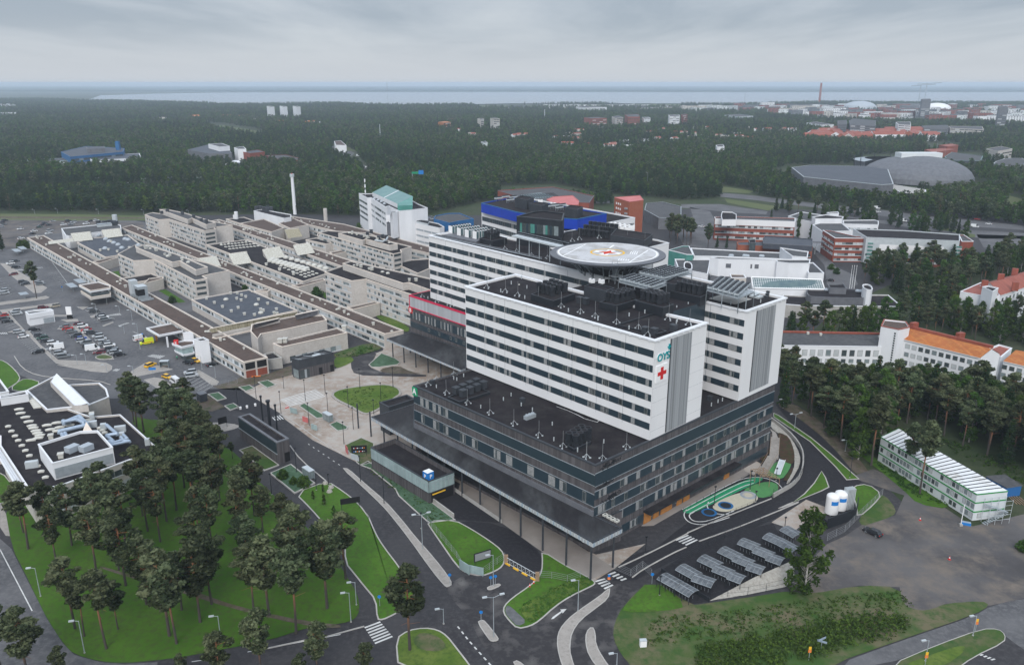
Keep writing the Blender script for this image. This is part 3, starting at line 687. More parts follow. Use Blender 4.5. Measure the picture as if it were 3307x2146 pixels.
 # silver edges between the boards and the bands
g=G()
for z in(20.65,17.3,16.05,12.0,9.6,7.7):panel(g,Qp,Rp,outward(Qp,Rp,cpod),z-.06,z+.06,.13,'steel')
for z in(20.3,17.5,15.3,12.1):panel(g,Pp,Qp,outward(Pp,Qp,cpod),z-.06,z+.06,.13,'steel')
g.build('flashing',pod)
# tree-shaped stains left on the boards as a printed pattern near the corner
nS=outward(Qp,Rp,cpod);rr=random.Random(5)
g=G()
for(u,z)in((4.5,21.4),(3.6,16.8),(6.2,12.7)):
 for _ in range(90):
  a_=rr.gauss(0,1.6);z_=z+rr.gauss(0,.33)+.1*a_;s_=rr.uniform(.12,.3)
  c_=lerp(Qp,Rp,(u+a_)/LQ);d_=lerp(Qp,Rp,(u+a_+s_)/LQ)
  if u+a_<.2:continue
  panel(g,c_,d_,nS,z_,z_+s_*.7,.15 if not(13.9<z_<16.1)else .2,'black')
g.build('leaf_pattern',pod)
# wooden entrance bays with a flat black hood
g=G();z_=.2
for x0,x1 in((640,705),(725,775),(795,895),(940,985),(1000,1055),(1370,1415)):
 t0=t_at(Qp,Rp,2,1850+x0/2.807);t1=t_at(Qp,Rp,2,1850+x1/2.807)
 gd=G();panel(gd,lerp(Qp,Rp,t0),lerp(Qp,Rp,t1),nS,.15,3.4,.22,'oak')
 gd.build('door',pod)
t0=t_at(Qp,Rp,4,1850+640/2.807);t1=t_at(Qp,Rp,4,1850+1470/2.807)
a_,b_=lerp(Qp,Rp,t0),lerp(Qp,Rp,t1);g=G()
g.prism([a_,b_,(b_[0]+nS[0]*2.2,b_[1]+nS[1]*2.2),(a_[0]+nS[0]*2.2,a_[1]+nS[1]*2.2)],3.5,4.0,'black','felt','black');g.build('entrance_hood',pod)
# towers -------------------------------------------------------------------
A,B,C,D,E_,F_,G_,H_=W('S: 1502,925 2116,1100 2284,1042 2149,1011 1841,931 1665,885 1970,898 2281,973',ZT)
T2a,T2b,T2c=W('S: 1384,760 2410,1005 2540,961',ZT)
T2d=(T2a[0]+T2c[0]-T2b[0],T2a[1]+T2c[1]-T2b[1])
FL=3.72
def rows(z_top,n,first=2.55,h=1.75):
 return[(z_top-first-h-FL*i,z_top-first-FL*i)for i in range(n)]
t1=thing('hospital_tower','front white hospital tower with red cross and teal letters on its end wall','hospital building',B,ZP)
p1=[A,B,C,D,E_,F_];c1=cen(p1)
block(t1,p1,ZP+.05,ZT,'white','felt','white_coping',.8,.5,cout=.3)
XA=[745,815,893,922,985,1022,1130,1172,1208,1322,1360,1483,1518,1565,1700,1735,1812,1848,1962]
XB=[30,60,140,172,290,400,505]
srcx=[1250+x/2.574 for x in XA]+[1900+x/2.574 for x in XB]
tz=ZT-3
base_t=[t_at(A,B,tz,x)for x in srcx]
for i,(z0,z1)in enumerate(rows(ZT,6)):
 b=band(t1,A,B,c1,z0,z1,ends=.25,out=.05)
 r=random.Random(90+i)
 ts=[t for t in base_t if 0.01<t<.985 and r.random()<.8]
 if i==5:ts=[t for t in base_t if .1<t<.97]
 wins(t1,b,A,B,c1,ts,z0+.03,z1-.05,.95,out=.09,seed=200+i,pc=.33,cap=150)
g=G()
for i in range(1,8):
 t=i/8.0;panel(g,lerp(A,B,t-.0006),lerp(A,B,t+.0006),outward(A,B,c1),ZP+2,ZT-.5,.012,'rib')
g.build('panel_joint',t1)
nE=outward(B,C,c1)
def endwall(e,a,b,c,z0,z1,r0=.27,r1=.70):
 g=G();L=dist(a,b);n=outward(a,b,c)
 panel(g,lerp(a,b,r0),lerp(a,b,r1),n,z0,z1,.06,'rib')
 # corrugation as real ridges
 k=int((r1-r0)*L/.42)
 for i in range(k):
  s=r0+(r1-r0)*(i+.2)/k;s2=r0+(r1-r0)*(i+.55)/k
  panel(g,lerp(a,b,s),lerp(a,b,s2),n,z0,z1-.02,.14,'rib')
 panel(g,lerp(a,b,r0-.012),lerp(a,b,r0),n,z0,z1,.1,'black')
 return g.build('ribbed_panel',e)
endwall(t1,B,C,c1,ZP+.3,ZT-.9,.30,.70)
g=G();panel(g,Pp,Qp,outward(Pp,Qp,cpod),9.75,11.1,.4,'slate_w');g.build('upstand',pod)
g=G();panel(g,lerp(B,C,.0),lerp(B,C,.001),nE,ZP,ZT-.5,.02,'rib')
for i in range(1,7):panel(g,B,lerp(B,C,.3),nE,ZT-1-FL*i,ZT-.96-FL*i,.02,'rib');panel(g,lerp(B,C,.7),C,nE,ZT-1-FL*i,ZT-.96-FL*i,.02,'rib')
g.build('panel_joint',t1)
# dark link wall between the two towers
band(t1,D,H_,E_,ZP+.1,ZT-1.0,out=.04,m='navy',name='link_wall')
gl=G();gl.prism([D,H_,G_,E_],ZP+.1,ZT-.04,'navy','felt');gl.build('link_block',t1)
# coping clips along the towers
def brackets(e,a,b,c,z,n=24,m='white_coping'):
 g=G();nn=outward(a,b,c)
 for i in range(n):
  t=(i+.5)/n;w=.22/dist(a,b);panel(g,lerp(a,b,t-w),lerp(a,b,t+w),nn,z-.34,z+.14,.42,m)
 g.build('snow_guard',e)
brackets(t1,A,B,c1,ZT);brackets(t1,B,C,c1,ZT,9)
t2=thing('hospital_tower','long rear white tower of the hospital, carrying the helipad and silver coolers on its roof','hospital building',T2b,ZP)
p2=[T2a,T2b,T2c,T2d];c2=cen(p2)
block(t2,p2,ZP+.06,ZT,'white','felt','white_coping',.8,.5,cout=.3)
X2=[310,405,545,570,648,680,850,880,925,960,1135,1165,1240,1300,1440,1475,1565,1605,1795,1835,1905,1950]
b2t=[t_at(T2a,T2b,tz,1350+x/5.1475)for x in X2]+[t_at(T2a,T2b,tz,x)for x in(1760,1775,1812,1860,1873)]
b2r=[t_at(T2a,T2b,tz,x)for x in(2284,2306,2366,2379)]
for i,(z0,z1)in enumerate(rows(ZT,6)):
 b=band(t2,T2a,T2b,c2,z0,z1,ends=.25,out=.05)
 r=random.Random(190+i)
 ts=[t for t in b2t if r.random()<.85]
 if i>1:ts=ts[:16]
 wins(t2,b,T2a,T2b,c2,ts,z0+.03,z1-.05,1.0,out=.09,seed=300+i,pc=.45,cap=84+30)
 wins(t2,b,T2a,T2b,c2,[t for t in b2r],z0+.03,z1-.05,1.3,out=.09,seed=310+i,pc=.4,cap=140)
g=G()
for i in range(1,13):
 t=i/13.0;panel(g,lerp(T2a,T2b,t-.0004),lerp(T2a,T2b,t+.0004),outward(T2a,T2b,c2),ZP+2,ZT-.5,.012,'rib')
g.build('panel_joint',t2)
endwall(t2,T2b,T2c,c2,ZP+1.3,ZT-.9,.27,.74)
brackets(t2,T2a,T2b,c2,ZT,44);brackets(t2,T2b,T2c,c2,ZT,9)
# podium fascia rises at the far right of the side wall: board strip under T2 end
# signs on the end wall
def on_wall(a,b,c,out):
 n=outward(a,b,c);t=nrm((b[0]-a[0],b[1]-a[1]))
 return n,t
def text_obj(s,name,m,size,pos,n,t,parent,ext=.06,bold=False):
 cu=bpy.data.curves.new(name,'FONT');cu.body=s;cu.size=size;cu.extrude=ext;cu.align_x='CENTER';cu.align_y='CENTER'
 if bold:cu.offset=size*.022
 o=bpy.data.objects.new(name,cu);o.data.materials.append(M[m])
 X=Vector((t[0],t[1],0)).normalized();Y=Vector((0,0,1));Zv=X.cross(Y)
 if Zv.dot(Vector((n[0],n[1],n[2]if len(n)>2 else 0)))<0:X=-X;Zv=-Zv
 Mx=Matrix((X,Y,Zv)).transposed().to_4x4();Mx.translation=Vector(pos);o.matrix_world=Mx
 scene.collection.objects.link(o)
 bpy.context.view_layer.update()
 me=bpy.data.meshes.new_from_object(o.evaluated_get(bpy.context.evaluated_depsgraph_get()))
 bpy.data.objects.remove(o)
 me.transform(Mx);off=OFF[parent.name];me.transform(Matrix.Translation((-off[0],-off[1],-off[2])))
 me.materials.clear();me.materials.append(M[m])
 k=bpy.data.objects.new(name,me);scene.collection.objects.link(k);k.parent=parent;OFF[k.name]=off
 return k
te=nrm((C[0]-B[0],C[1]-B[1]));LE=dist(B,C)
sp=lerp(B,C,.16)
sgn=thing('letter_sign','teal OYS letters with a small plus high on the end wall of the front tower','sign',sp,44)
p_=(sp[0]+nE[0]*.1,sp[1]+nE[1]*.1,44.6)
q_=(sp[0]+nE[0]*.06,sp[1]+nE[1]*.06,44.6)
text_obj('OYS','letter_outline','white_s',2.7,(p_[0],p_[1],43.6),nE,te,sgn,.05,True)
text_obj('OYS','lettering','teal',2.6,(p_[0]+nE[0]*.12,p_[1]+nE[1]*.12,43.6),nE,te,sgn,.06,True)
g=G();s2=lerp(B,C,.265)
panel(g,lerp(B,C,.255),lerp(B,C,.275),nE,44.9,46.3,.2,'teal');panel(g,lerp(B,C,.238),lerp(B,C,.292),nE,45.45,45.75,.21,'teal');g.build('plus_mark',sgn)
crs=thing('cross_sign','red cross on a square white board below the teal letters','sign',lerp(B,C,.14),38)
g=G();panel(g,lerp(B,C,.04),lerp(B,C,.245),nE,37.4,41.7,.25,'white_s');g.build('board',crs)
g=G();panel(g,lerp(B,C,.119),lerp(B,C,.167),nE,38.0,41.1,.32,'red');panel(g,lerp(B,C,.065),lerp(B,C,.221),nE,39.1,40.05,.33,'red');g.build('cross',crs)
# corner letter signs
def corner_sign(letter,m,a,b,c,z0,z1,t0,t1,label):
 n=outward(a,b,c);e=thing('letter_sign',label,'sign',lerp(a,b,t0),z0)
 g=G();panel(g,lerp(a,b,t0),lerp(a,b,t1),n,z0,z1,.3,m)
 g.build('board',e);p=lerp(a,b,(t0+t1)/2)
 text_obj(letter,'lettering','white_s',(z1-z0)*.95,(p[0]+n[0]*.36,p[1]+n[1]*.36,(z0+z1)/2),n,nrm((b[0]-a[0],b[1]-a[1])),e,.04,True)
corner_sign('A','green_s',Pp,Qp,cpod,19.9,22.5,-.004,.028,'green square sign with a white letter A on the podium corner')
# B wing with magenta trim -------------------------------------------------
ZB=23.0
Ba,Bb=W('A6: 185,650 645,800',ZB)
db=nrm((Bb[0]-Ba[0],Bb[1]-Ba[1]));Bb2=(Bb[0]+db[0]*6,Bb[1]+db[1]*6)
Bc=W('A6: 355,612',ZB)[0];Bd=(Bc[0]-Ba[0]+Bb2[0],Bc[1]-Ba[1]+Bb2[1])
pb=[Ba,Bb2,Bd,Bc];cb_=cen(pb)
bw=thing('hospital_wing','dark boarded wing with grey ribbed fascia edged in magenta, red B sign at its corner','hospital building',Ba,0)
block(bw,pb,0,ZB,'wood','felt','magenta',.5,.4,cout=.15)
bd=band(bw,Ba,Bb2,cb_,18.3,22.6,'rib2',out=.15,name='fascia')
g=G();panel(g,Ba,Bb2,outward(Ba,Bb2,cb_),18.0,18.35,.3,'magenta');panel(g,Ba,Bb2,outward(Ba,Bb2,cb_),22.6,23.1,.3,'magenta')
panel(g,lerp(Ba,Bb2,0),lerp(Ba,Bb2,.008),outward(Ba,Bb2,cb_),18,23,.3,'magenta');g.build('trim',bw)
bb=band(bw,Ba,Bb2,cb_,13.4,16.6,ends=.1);bc=band(bw,Ba,Bb2,cb_,9.6,12.0,ends=.1)
for k in range(18):
 t=.06+.9*k/18
 if k%5!=3:win(bb,Ba,Bb2,cb_,t,1.0,13.5,16.5,.14,1 if k%3 else 2)
for x in(350,435,530,575,640):win(bc,Ba,Bb2,cb_,t_at(Ba,Bb2,11,1250+x/2.574),1.3,10.4,11.6,.14,0)
corner_sign('B','red',Ba,Bb2,cb_,15.6,18.0,-.012,.05,'red square sign with a white letter B on the wing corner')
# canopies ------------------------------------------------------------------
def canopy(label,top,z,pillars,depth=1.15,zp=0.0):
 p=W(top,z);e=thing('canopy',label,'canopy',cen(p),0)
 g=G();g.prism(p,z-depth,z,'steel_w',None,'char');pp=ccw(p);n=len(pp)
 # vertical strips along the fascia
 c=cen(pp)
 for i in range(n):
  a,b=pp[i],pp[(i+1)%n];L=dist(a,b);k=int(L/.9)
  nn=outward(a,b,c)
  for j in range(k):
   s=(j+.15)/k
   panel(g,lerp(a,b,s),lerp(a,b,s+.4/L),nn,z-depth,z-.05,.06,'rib2' if j%3 else 'duct')
 g.build('fascia',e)
 g=G();g.flat(inset(p,.3),z+.02,'felt_wet')
 ins=inset(p,.35);o2=inset(p,-.05)
 for i in range(n):
  j=(i+1)%n;a,b=ccw(p),None
  g.face([(*o2[i],z+.08),(*o2[j],z+.08),(*ins[j],z+.08),(*ins[i],z+.08)],'char')
  g.face([(*o2[i],z-.12),(*o2[j],z-.12),(*o2[j],z+.08),(*o2[i],z+.08)],'char')
 g.build('roof',e)
 for q in pillars:
  x,y=q;g=G();g.cyl(x,y,zp,z-depth,.24,'char',n=8);g.build('column',e)
 return e
ZC=9.7
Ca,Cb_,Cc=W('S: 1199,1345 1915,1752 2010,1705',ZC) # left end, right corner, right back
uC=nrm((Cb_[0]-Ca[0],Cb_[1]-Ca[1]))
back_r=UV(-1.5,-.15) # meets podium corner
canl=W('S: 1345,1300',ZC)[0]
topA=[pix(*Ca,ZC),pix(*Cb_,ZC),pix(*Cc,ZC),pix(*UV(.5,.3),ZC),pix(*UV(dist(Pp,Qp)+.2,-.1),ZC),(1340,1302)]
pilA=W('S: 1240,1440')+[]
LCA=dist(Ca,Cb_)
nin=nrm((Cc[0]-Cb_[0],Cc[1]-Cb_[1]))
pil=[]
for x,y in((1906.7,1873),(1828,1825),(1752.5,1777),(1681.5,1731),(1615,1686),(1551,1639),(1493,1602)):pil.append(W1(x,y))
d_=(pil[-1][0]-pil[0][0],pil[-1][1]-pil[0][1])
for k in range(7,14):pil.append((pil[0][0]+d_[0]*k/6,pil[0][1]+d_[1]*k/6))
pil.append(W1(1978.5,1831))
canA=canopy('long dark canopy on slim columns along the front of the podium, silver striped edge',[(x,y)for x,y in topA],ZC,pil)
# wall under the canopy end facing the camera (single-storey corner block)
cw=thing('corner_block','dark boarded ground floor block under the canopy corner with a white logo board','building',W1(1915,1800),0)
q0,q1,q2=W('N7: 2170,440 1500,20 2390,345')
q1b=(q0[0]+(q1[0]-q0[0])*1.6,q0[1]+(q1[1]-q0[1])*1.6)
qq=[q0,q2,UV(0,.5),UV(60,.5),q1b]
block(cw,[q0,(q2[0],q2[1]),(Qp[0]+fu[0]*.3+fv[0]*6,Qp[1]+fu[1]*.3+fv[1]*6),UV(66,.4),q1b],0,8.3,'wood','felt','char')
for k in range(7):win(cw,q0,q2,UV(30,5),.1+k*.125,1.2,1.6,4.0,.1,k%2)
gb=G();n0=outward(q0,q1,cpod);panel(gb,lerp(q0,q1,.085),lerp(q0,q1,.12),n0,1.5,4.3,.12,'white_s');lb=gb.build('logo_board',cw)
gb=G();panel(gb,lerp(q0,q1,.095),lerp(q0,q1,.112),n0,3.0,3.6,.16,'grey_s');panel(gb,lerp(q0,q1,.092),lerp(q0,q1,.115),n0,2.5,2.7,.16,'grey_s');gb.build('logo',lb)
# canopy B
ZB2=8.6
topB=px('A5: 1415,1140 1620,1085')+[pix(*lerp(Ba,Bb2,.9),ZB2)]+px('N3: 850,105 810,120')
pilB=[(1269.5,1155),(1305.5,1171),(1343.5,1186),(1383,1203.5),(1424.5,1220)]
canB=canopy('shorter dark canopy on slim columns in front of the B wing',topB,ZB2,[W1(*p)for p in pilB]+[W1(1325,1139),W1(1358,1153),W1(1396,1165),W1(1437,1180)],depth=.9)
# skylight hatches on the canopy
for i,(x,y)in enumerate(((607,190),(645,210),(680,230),(718,247))):
 c=W('K6: %d,%d'%(x,y),ZC)[0];g=G();g.box(c,AV,1.1,.9,ZC,ZC+.45,'dome');g.box(c,AV,.45,.4,ZC+.45,ZC+.5,'black')
 g.build('roof_hatch',loc=(c[0],c[1],ZC),label='small white roof hatch on the canopy corner',cat='roof hatch',group='hatches on the canopy corner')
 # low dark boxes at the west end of the podium
e=thing('stair_block','low dark flat-roofed block between the canopy and the green roundabout','building',W('N3: 150,480',0)[0],0)
block(e,W('N3: 70,418 155,462 395,385 320,347',9.6),0,9.6,'char','felt','char')
# parking ramp building with glass sides
ZG=6.6
gp=W('K7: 140,278 695,605 940,515 375,197',ZG)
e=thing('parking_entrance','car park entrance building with pale green glass strips and a sunken dark roof','building',cen(gp),0)
block(e,gp,0,ZG,'wood','felt','char',.3,1.3)
cg=cen(gp)
for a,b in((gp[0],gp[1]),(gp[1],gp[2])):
 band(e,a,b,cg,3.2,ZG-.15,'glass_pale',.1,.1,'glass_band')
 g=G();n_=outward(a,b,cg);L=dist(a,b)
 for i in range(int(L/1.2)):
  t=(i+.5)/int(L/1.2);panel(g,lerp(a,b,t),lerp(a,b,t+.12/L),n_,3.2,5.8,.16,'steel')
 panel(g,a,b,n_,5.7,5.8,.16,'steel');panel(g,a,b,n_,3.1,3.25,.16,'black');g.build('glazing_bar',e)
g=G();n_=outward(gp[1],gp[2],cg);panel(g,lerp(gp[1],gp[2],.08),lerp(gp[1],gp[2],.95),n_,.1,2.9,.05,'black_s');g.build('opening',e)
g=G();panel(g,lerp(gp[1],gp[2],.12),lerp(gp[1],gp[2],.62),n_,2.35,2.6,.3,'yellow');g.build('height_bar',e)
# P cube
pc=W('K7: 693,560',ZG)[0]
e=thing('parking_sign','blue cube sign with white P marks on the garage entrance roof','sign',pc,ZG)
g=G();g.box(pc,AU,2.1,2.1,ZG-.6,ZG+1.7,'blue_s','white_s');g.build('cube',e)
for a_ in(AV+math.pi,AU+math.pi):
 n_=(math.cos(a_),math.sin(a_));text_obj('P','lettering','white_s',1.5,(pc[0]+n_[0]*1.1,pc[1]+n_[1]*1.1,ZG+.5),n_,(-n_[1],n_[0]),e,.02,True)
 # ramp walls
g=G()
g.strip(W('N3: 530,1300 745,1460'),.35,1.15,'concrete',h=1.2)
g.build('retaining_wall',label='short concrete wall on the left side of the garage ramp',cat='wall')
g=G();g.strip(W('N3: 745,1215 1180,1510'),.3,1.0,'concrete',h=1.05)
g.build('retaining_wall',label='long concrete wall between the garage ramp and the paved walk',cat='wall')
# helipad -------------------------------------------------------------------
ZH=55.0
hc=W('S: 1962,815',ZH)[0]
l_,r_=W('S: 1793,815 2122,815',ZH)
hr=dist(l_,r_)/2
hp=thing('helipad','round pale helicopter pad with yellow ring and red star raised over the rear tower roof','helipad',hc,ZT)
g=G();g.cyl(hc[0],hc[1],ZH-.9,ZH,hr,'steel',n=64,topm='pad');g.build('deck',hp)
g=G();N_=64
for i in range(N_):
 a0,a1=2*math.pi*i/N_,2*math.pi*(i+1)/N_
 def rp(r,a,z):return(hc[0]+r*math.cos(a),hc[1]+r*math.sin(a),z)
 g.face([rp(hr,a0,ZH-.05),rp(hr+2.1,a0,ZH-.25),rp(hr+2.1,a1,ZH-.25),rp(hr,a1,ZH-.05)],'slate_w')
 g.face([rp(hr+2.1,a0,ZH-.6),rp(hr+2.1,a1,ZH-.6),rp(hr+2.1,a1,ZH-.25),rp(hr+2.1,a0,ZH-.25)],'char')
 g.face([rp(hr,a0,ZH-.9),rp(hr,a1,ZH-.9),rp(hr+2.1,a1,ZH-.6),rp(hr+2.1,a0,ZH-.6)],'char')
g.build('safety_net',hp)
g=G();z=ZH+.02
for i in range(N_):
 a0,a1=2*math.pi*i/N_,2*math.pi*(i+1)/N_
 g.face([rp(hr-.9,a0,z),rp(hr-.35,a0,z),rp(hr-.35,a1,z),rp(hr-.9,a1,z)],'white_s')
 rr_=hr*.325;g.face([rp(rr_-.35,a0,z),rp(rr_+.25,a0,z),rp(rr_+.25,a1,z),rp(rr_-.35,a1,z)],'yellow')
ry=hr*.28
for k in range(4):
 a=AU+.35+k*math.pi/2
 g.face([rp(ry,a-.32,z+.01),rp(ry,a+.32,z+.01),rp(ry*.34,a+.75,z+.01),rp(ry*.34,a-.75,z+.01)],'white_s')
star=[]
for k in range(8):star.append(rp(ry*(.72 if k%2==0 else .3),AU+.35+math.pi/4*k,z+.03))
g.face(star,'red')
g.face([rp(ry*.5,AU+.3,z+.05),rp(ry*.5,AU+.4,z+.05),rp(ry*.5,AU+math.pi+.3,z+.05),rp(ry*.5,AU+math.pi+.4,z+.05)],'yellow')
for s_ in('K5: 335,245 735,40','K5: 1435,355 1770,140'):
 a,b=W(s_,ZH);g.strip([a,b],.4,z+.005,'white_s')
a,b=W('K5: 1195,60 1125,108',ZH);g.strip([a,b],.7,z+.005,'white_s')
for i in range(4):
 a,b=W('K5: %d,%d %d,%d'%(1465+i*34,205+i*2,1490+i*34,165+i*2),ZH);g.strip([a,b],.35,z+.005,'white_s')
for i in range(5):
 a,b=W('K5: %d,%d %d,%d'%(1270+i*40,310+i*2,1290+i*40,285+i*2),ZH);g.strip([a,b],.35,z+.005,'white_s')
g.build('pad_markings',hp)
g=G()
for i in range(14):
 a=2*math.pi*i/14;x1,y1,_=rp(hr*.82,a,0);x0,y0,_=rp(hr*.5,a,0)
 g.bar((x1,y1,ZH-.9),(x0,y0,ZT),.16,'steel');g.bar((x0,y0,ZT),(x0,y0,ZH-.9),.18,'black')
 a2=a+math.pi/14;x2,y2,_=rp(hr*.85,a2,0);x3,y3,_=rp(hr*.4,a2,0)
 g.bar((x2,y2,ZH-1),(x3,y3,ZT+2),.09,'steel');g.bar((x1,y1,ZH-2.3),(x2,y2,ZH-2.3),.1,'steel')
for r_k in(.85,.6,.35):
 ring=[rp(hr*r_k,2*math.pi*i/24,ZH-1.8)for i in range(25)]
 for p,q in zip(ring[:-1],ring[1:]):g.bar(p,q,.12,'steel')
g.build('truss',hp)
# access walkway from the lift block to the pad
w0,w1=W('A6: 1060,150 1490,250',ZH-.3)
g=G();g.strip([w0,w1],2.6,ZH-.3,'steel_w',h=.5);wo=g.build('walkway',hp)
g=G()
for s in(-1,1):
 d=nrm((w1[0]-w0[0],w1[1]-w0[1]));o=(-d[1]*1.3*s,d[0]*1.3*s)
 g.bar((w0[0]+o[0],w0[1]+o[1],ZH+.8),(w1[0]+o[0],w1[1]+o[1],ZH+.8),.05,'steel')
for t in(.1,.3,.5,.7,.9):
 p=lerp(w0,w1,t);g.bar((p[0],p[1],ZT),(p[0],p[1],ZH-.8),.16,'steel')
g.build('railing',hp)
# escape stair at the front of the pad
s0=W('K5: 1210,380',ZH)[0];s1=W('K5: 1230,560',50.5)[0];s2_=W('K5: 1190,620',ZT+.5)[0]
st=thing('escape_stair','galvanised steel stair climbing to the front edge of the helipad','stair',s2_,ZT)
g=G()
for i in range(10):
 t=i/9;p=lerp(s0,s1,t);z=ZH+(50.5-ZH)*t;g.box(p,AV+math.pi/2,1.6,.35,z-.1,z,'steel')
g.box(s1,AV,3.6,2.6,50.3,50.5,'steel')
for i in range(8):
 t=i/7;p=lerp(s1,s2_,t);z=50.5-2.2*t;g.box(p,AV+math.pi/2,1.5,.35,z-.1,z,'steel')
g.build('tread',st)
g=G()
for dx in(-.8,.8):
 g.bar((s0[0]+dx,s0[1],ZH+1),(s1[0]+dx,s1[1],51.5),.05,'steel');g.bar((s0[0]+dx,s0[1],ZH-.1),(s1[0]+dx,s1[1],50.4),.09,'steel')
for(dx,dy)in((-1.7,-1.2),(1.7,-1.2),(1.7,1.2),(-1.7,1.2)):
 x,y=s1[0]+math.cos(AV)*dx-math.sin(AV)*dy,s1[1]+math.sin(AV)*dx+math.cos(AV)*dy
 g.bar((x,y,ZT),(x,y,51.7),.08,'steel')
for zz in(51.1,51.6):g.strip([UV(dx,dy,s1)for dx,dy in((-1.3,-1.8),(1.3,-1.8),(1.3,1.8),(-1.3,1.8))],.06,zz,'steel',closed=True)
g.build('railing',st)
# ---------------------------------------------------------------- small repeated roof parts (each instance an object sharing its mesh)
PROTO={}
def proto(key,fn,sm=False):
 g=G();fn(g);me=bpy.data.meshes.new(key);me.from_pydata(g.v,[],g.f)
 for m in g.mats:me.materials.append(m)
 me.polygons.foreach_set('material_index',g.m)
 if sm:me.polygons.foreach_set('use_smooth',[True]*len(g.f))
 me.update();PROTO[key]=me
def inst(key,x,y,z,s=1,rz=0,parent=None,name=None,**k):
 o=bpy.data.objects.new(name or key,PROTO[key]);scene.collection.objects.link(o)
 if parent is not None:
  off=OFF[parent.name];o.parent=parent;o.location=(x-off[0],y-off[1],z-off[2])
 else:o.location=(x,y,z);off=(0,0,0)
 o.rotation_euler=(0,0,rz);o.scale=(s,s,s)if not isinstance(s,tuple)else s
 return tag(o,k.get('label'),k.get('cat'),k.get('group'))
proto('skylight_dome',lambda g:g.dome(0,0,0,1,.55,'dome',n=12,base=.35))
proto('grey_dome',lambda g:g.dome(0,0,0,1,.8,'dome_g',n=10,base=.2))
def _v(g):g.box((0,0),0,1.0,1.0,0,.9,'dome');g.box((0,0),0,1.25,1.25,.9,1.15,'dome')
proto('roof_vent',_v)
def _v(g):g.box((0,0),0,1.2,1.2,0,.3,'dome');g.dome(0,0,.3,.75,.4,'dome',n=8)
proto('roof_light',_v)
def _v(g):g.cyl(0,0,0,1.0,.15,'steel_w',n=6)
proto('vent_pipe',_v)
def _v(g):
 g.box((0,0),0,1.5,1.5,0,1.1,'black');g.cyl(0,0,1.1,2.6,.82,'black',n=14,r1=.88,topm='black');g.cyl(0,0,2.6,2.62,.55,'felt',n=12)
proto('roof_fan',_v)
def _v(g):
 g.box((0,0),0,1.5,1.5,0,1.7,'char');g.box((0,0),0,1.75,1.75,1.7,2.0,'char')
proto('air_hood',_v)
def _v(g):
 g.bar((0,0,1.0),(0,0,4.6),.045,'grey_s',5)
 for k in range(3):
  a=k*2.094;x,y=math.cos(a)*.95,math.sin(a)*.95
  g.bar((0,0,1.3),(x,y,.15),.045,'steel_w');g.cyl(x,y,0,.2,.24,'steel_w',n=8)
proto('lightning_rod',_v)
def _v(g):
 g.box((0,0),0,7.0,1.5,1.0,1.5,'steel_w','steel')
 for i in range(6):g.cyl(-2.9+i*1.16,0,1.5,1.85,.5,'black',n=12)
 for x in(-3.2,0,3.2):
  for y in(-.6,.6):g.box((x,y),0,.14,.14,0,1.0,'steel')
proto('dry_cooler',_v)
def _v(g):
 g.box((0,0),0,8.5,1.9,.2,2.5,'dirty_glass','steel_w')
 for i in range(8):g.box((-4.2+i*1.2,0),0,.16,2.0,0,2.6,'white_s');
 for i in range(7):g.cyl(-3.6+i*1.2,0,2.5,2.75,.42,'black',n=10)
proto('chiller',_v)
def _v(g):g.box((0,0),0,1.6,.9,.15,1.3,'white_s');g.cyl(0,0,1.3,1.34,.35,'black',n=10)
proto('condenser',_v)
def grid_of(parent,key,s,z,nu,nv,sc=1,rz=0,jitter=0,name=None):
 a,b,d=W(s,z) # origin corner, end of first axis, end of second axis
 for i in range(nu):
  for j in range(nv):
   u=(i+.5)/nu;v=(j+.5)/nv
   inst(key,a[0]+(b[0]-a[0])*u+(d[0]-a[0])*v+rnd.uniform(-jitter,jitter),a[1]+(b[1]-a[1])*u+(d[1]-a[1])*v+rnd.uniform(-jitter,jitter),z,sc,rz,parent,name)
def at_px(parent,key,s,z,sc=1,rz=0,name=None):
 for x,y in W(s,z):inst(key,x,y,z,sc,rz+0.0,parent,name)
RT=ZT-.5;RP=ZP-.4
# plant boxes with fans on the towers
def box4(parent,s,z0,z1,wall='black',top='felt',name='plant_box',rim='char'):
 p=W(s,z1);g=G();g.prism(p,z0,z1,wall);g.flat(inset(p,.25),z1-.25,top)
 o2=inset(p,-.06);ins=inset(p,.25);q=ccw(p);n=len(p)
 for i in range(n):
  j=(i+1)%n
  g.face([(*o2[i],z1+.03),(*o2[j],z1+.03),(*ins[j],z1+.03),(*ins[i],z1+.03)],rim)
  g.face([(*o2[i],z1-.12),(*o2[j],z1-.12),(*o2[j],z1+.03),(*o2[i],z1+.03)],rim)
 return g.build(name,parent)
pb_=box4(t1,'K5: -180,870 190,985 555,860 200,760',RT,RT+1.9)
grid_of(pb_,'roof_fan','K5: -130,830 160,925 180,740',RT+1.7,4,3,1.0)
pb_=box4(t1,'K5: 700,735 1065,820 1205,765 850,690',RT,RT+3.6,'char','felt')
at_px(pb_,'condenser','K5: 830,690 990,700',RT+3.4,1.0,AU)
pb_=box4(t1,'K5: 960,1000 1245,1060 1580,960 1340,880',RT,RT+2.0)
grid_of(pb_,'roof_fan','K5: 1030,985 1230,1030 1380,890',RT+1.8,3,4,.95)
pb_=box4(t1,'K1: 1035,615 1500,735 1680,680 1260,560',RT,RT+2.6)
grid_of(pb_,'roof_fan','K1: 1090,590 1450,690 1270,545',RT+2.4,4,3,.95)
pb_=box4(t2,'K1: 1630,455 2120,560 2260,500 1800,400',RT,RT+2.6)
grid_of(pb_,'roof_fan','K1: 1690,450 2100,540 1850,400',RT+2.4,5,2,1.0)
pb_=box4(t2,'K1: 1510,310 1690,355 1910,260 1730,215',RT,RT+4.4,'char','felt')
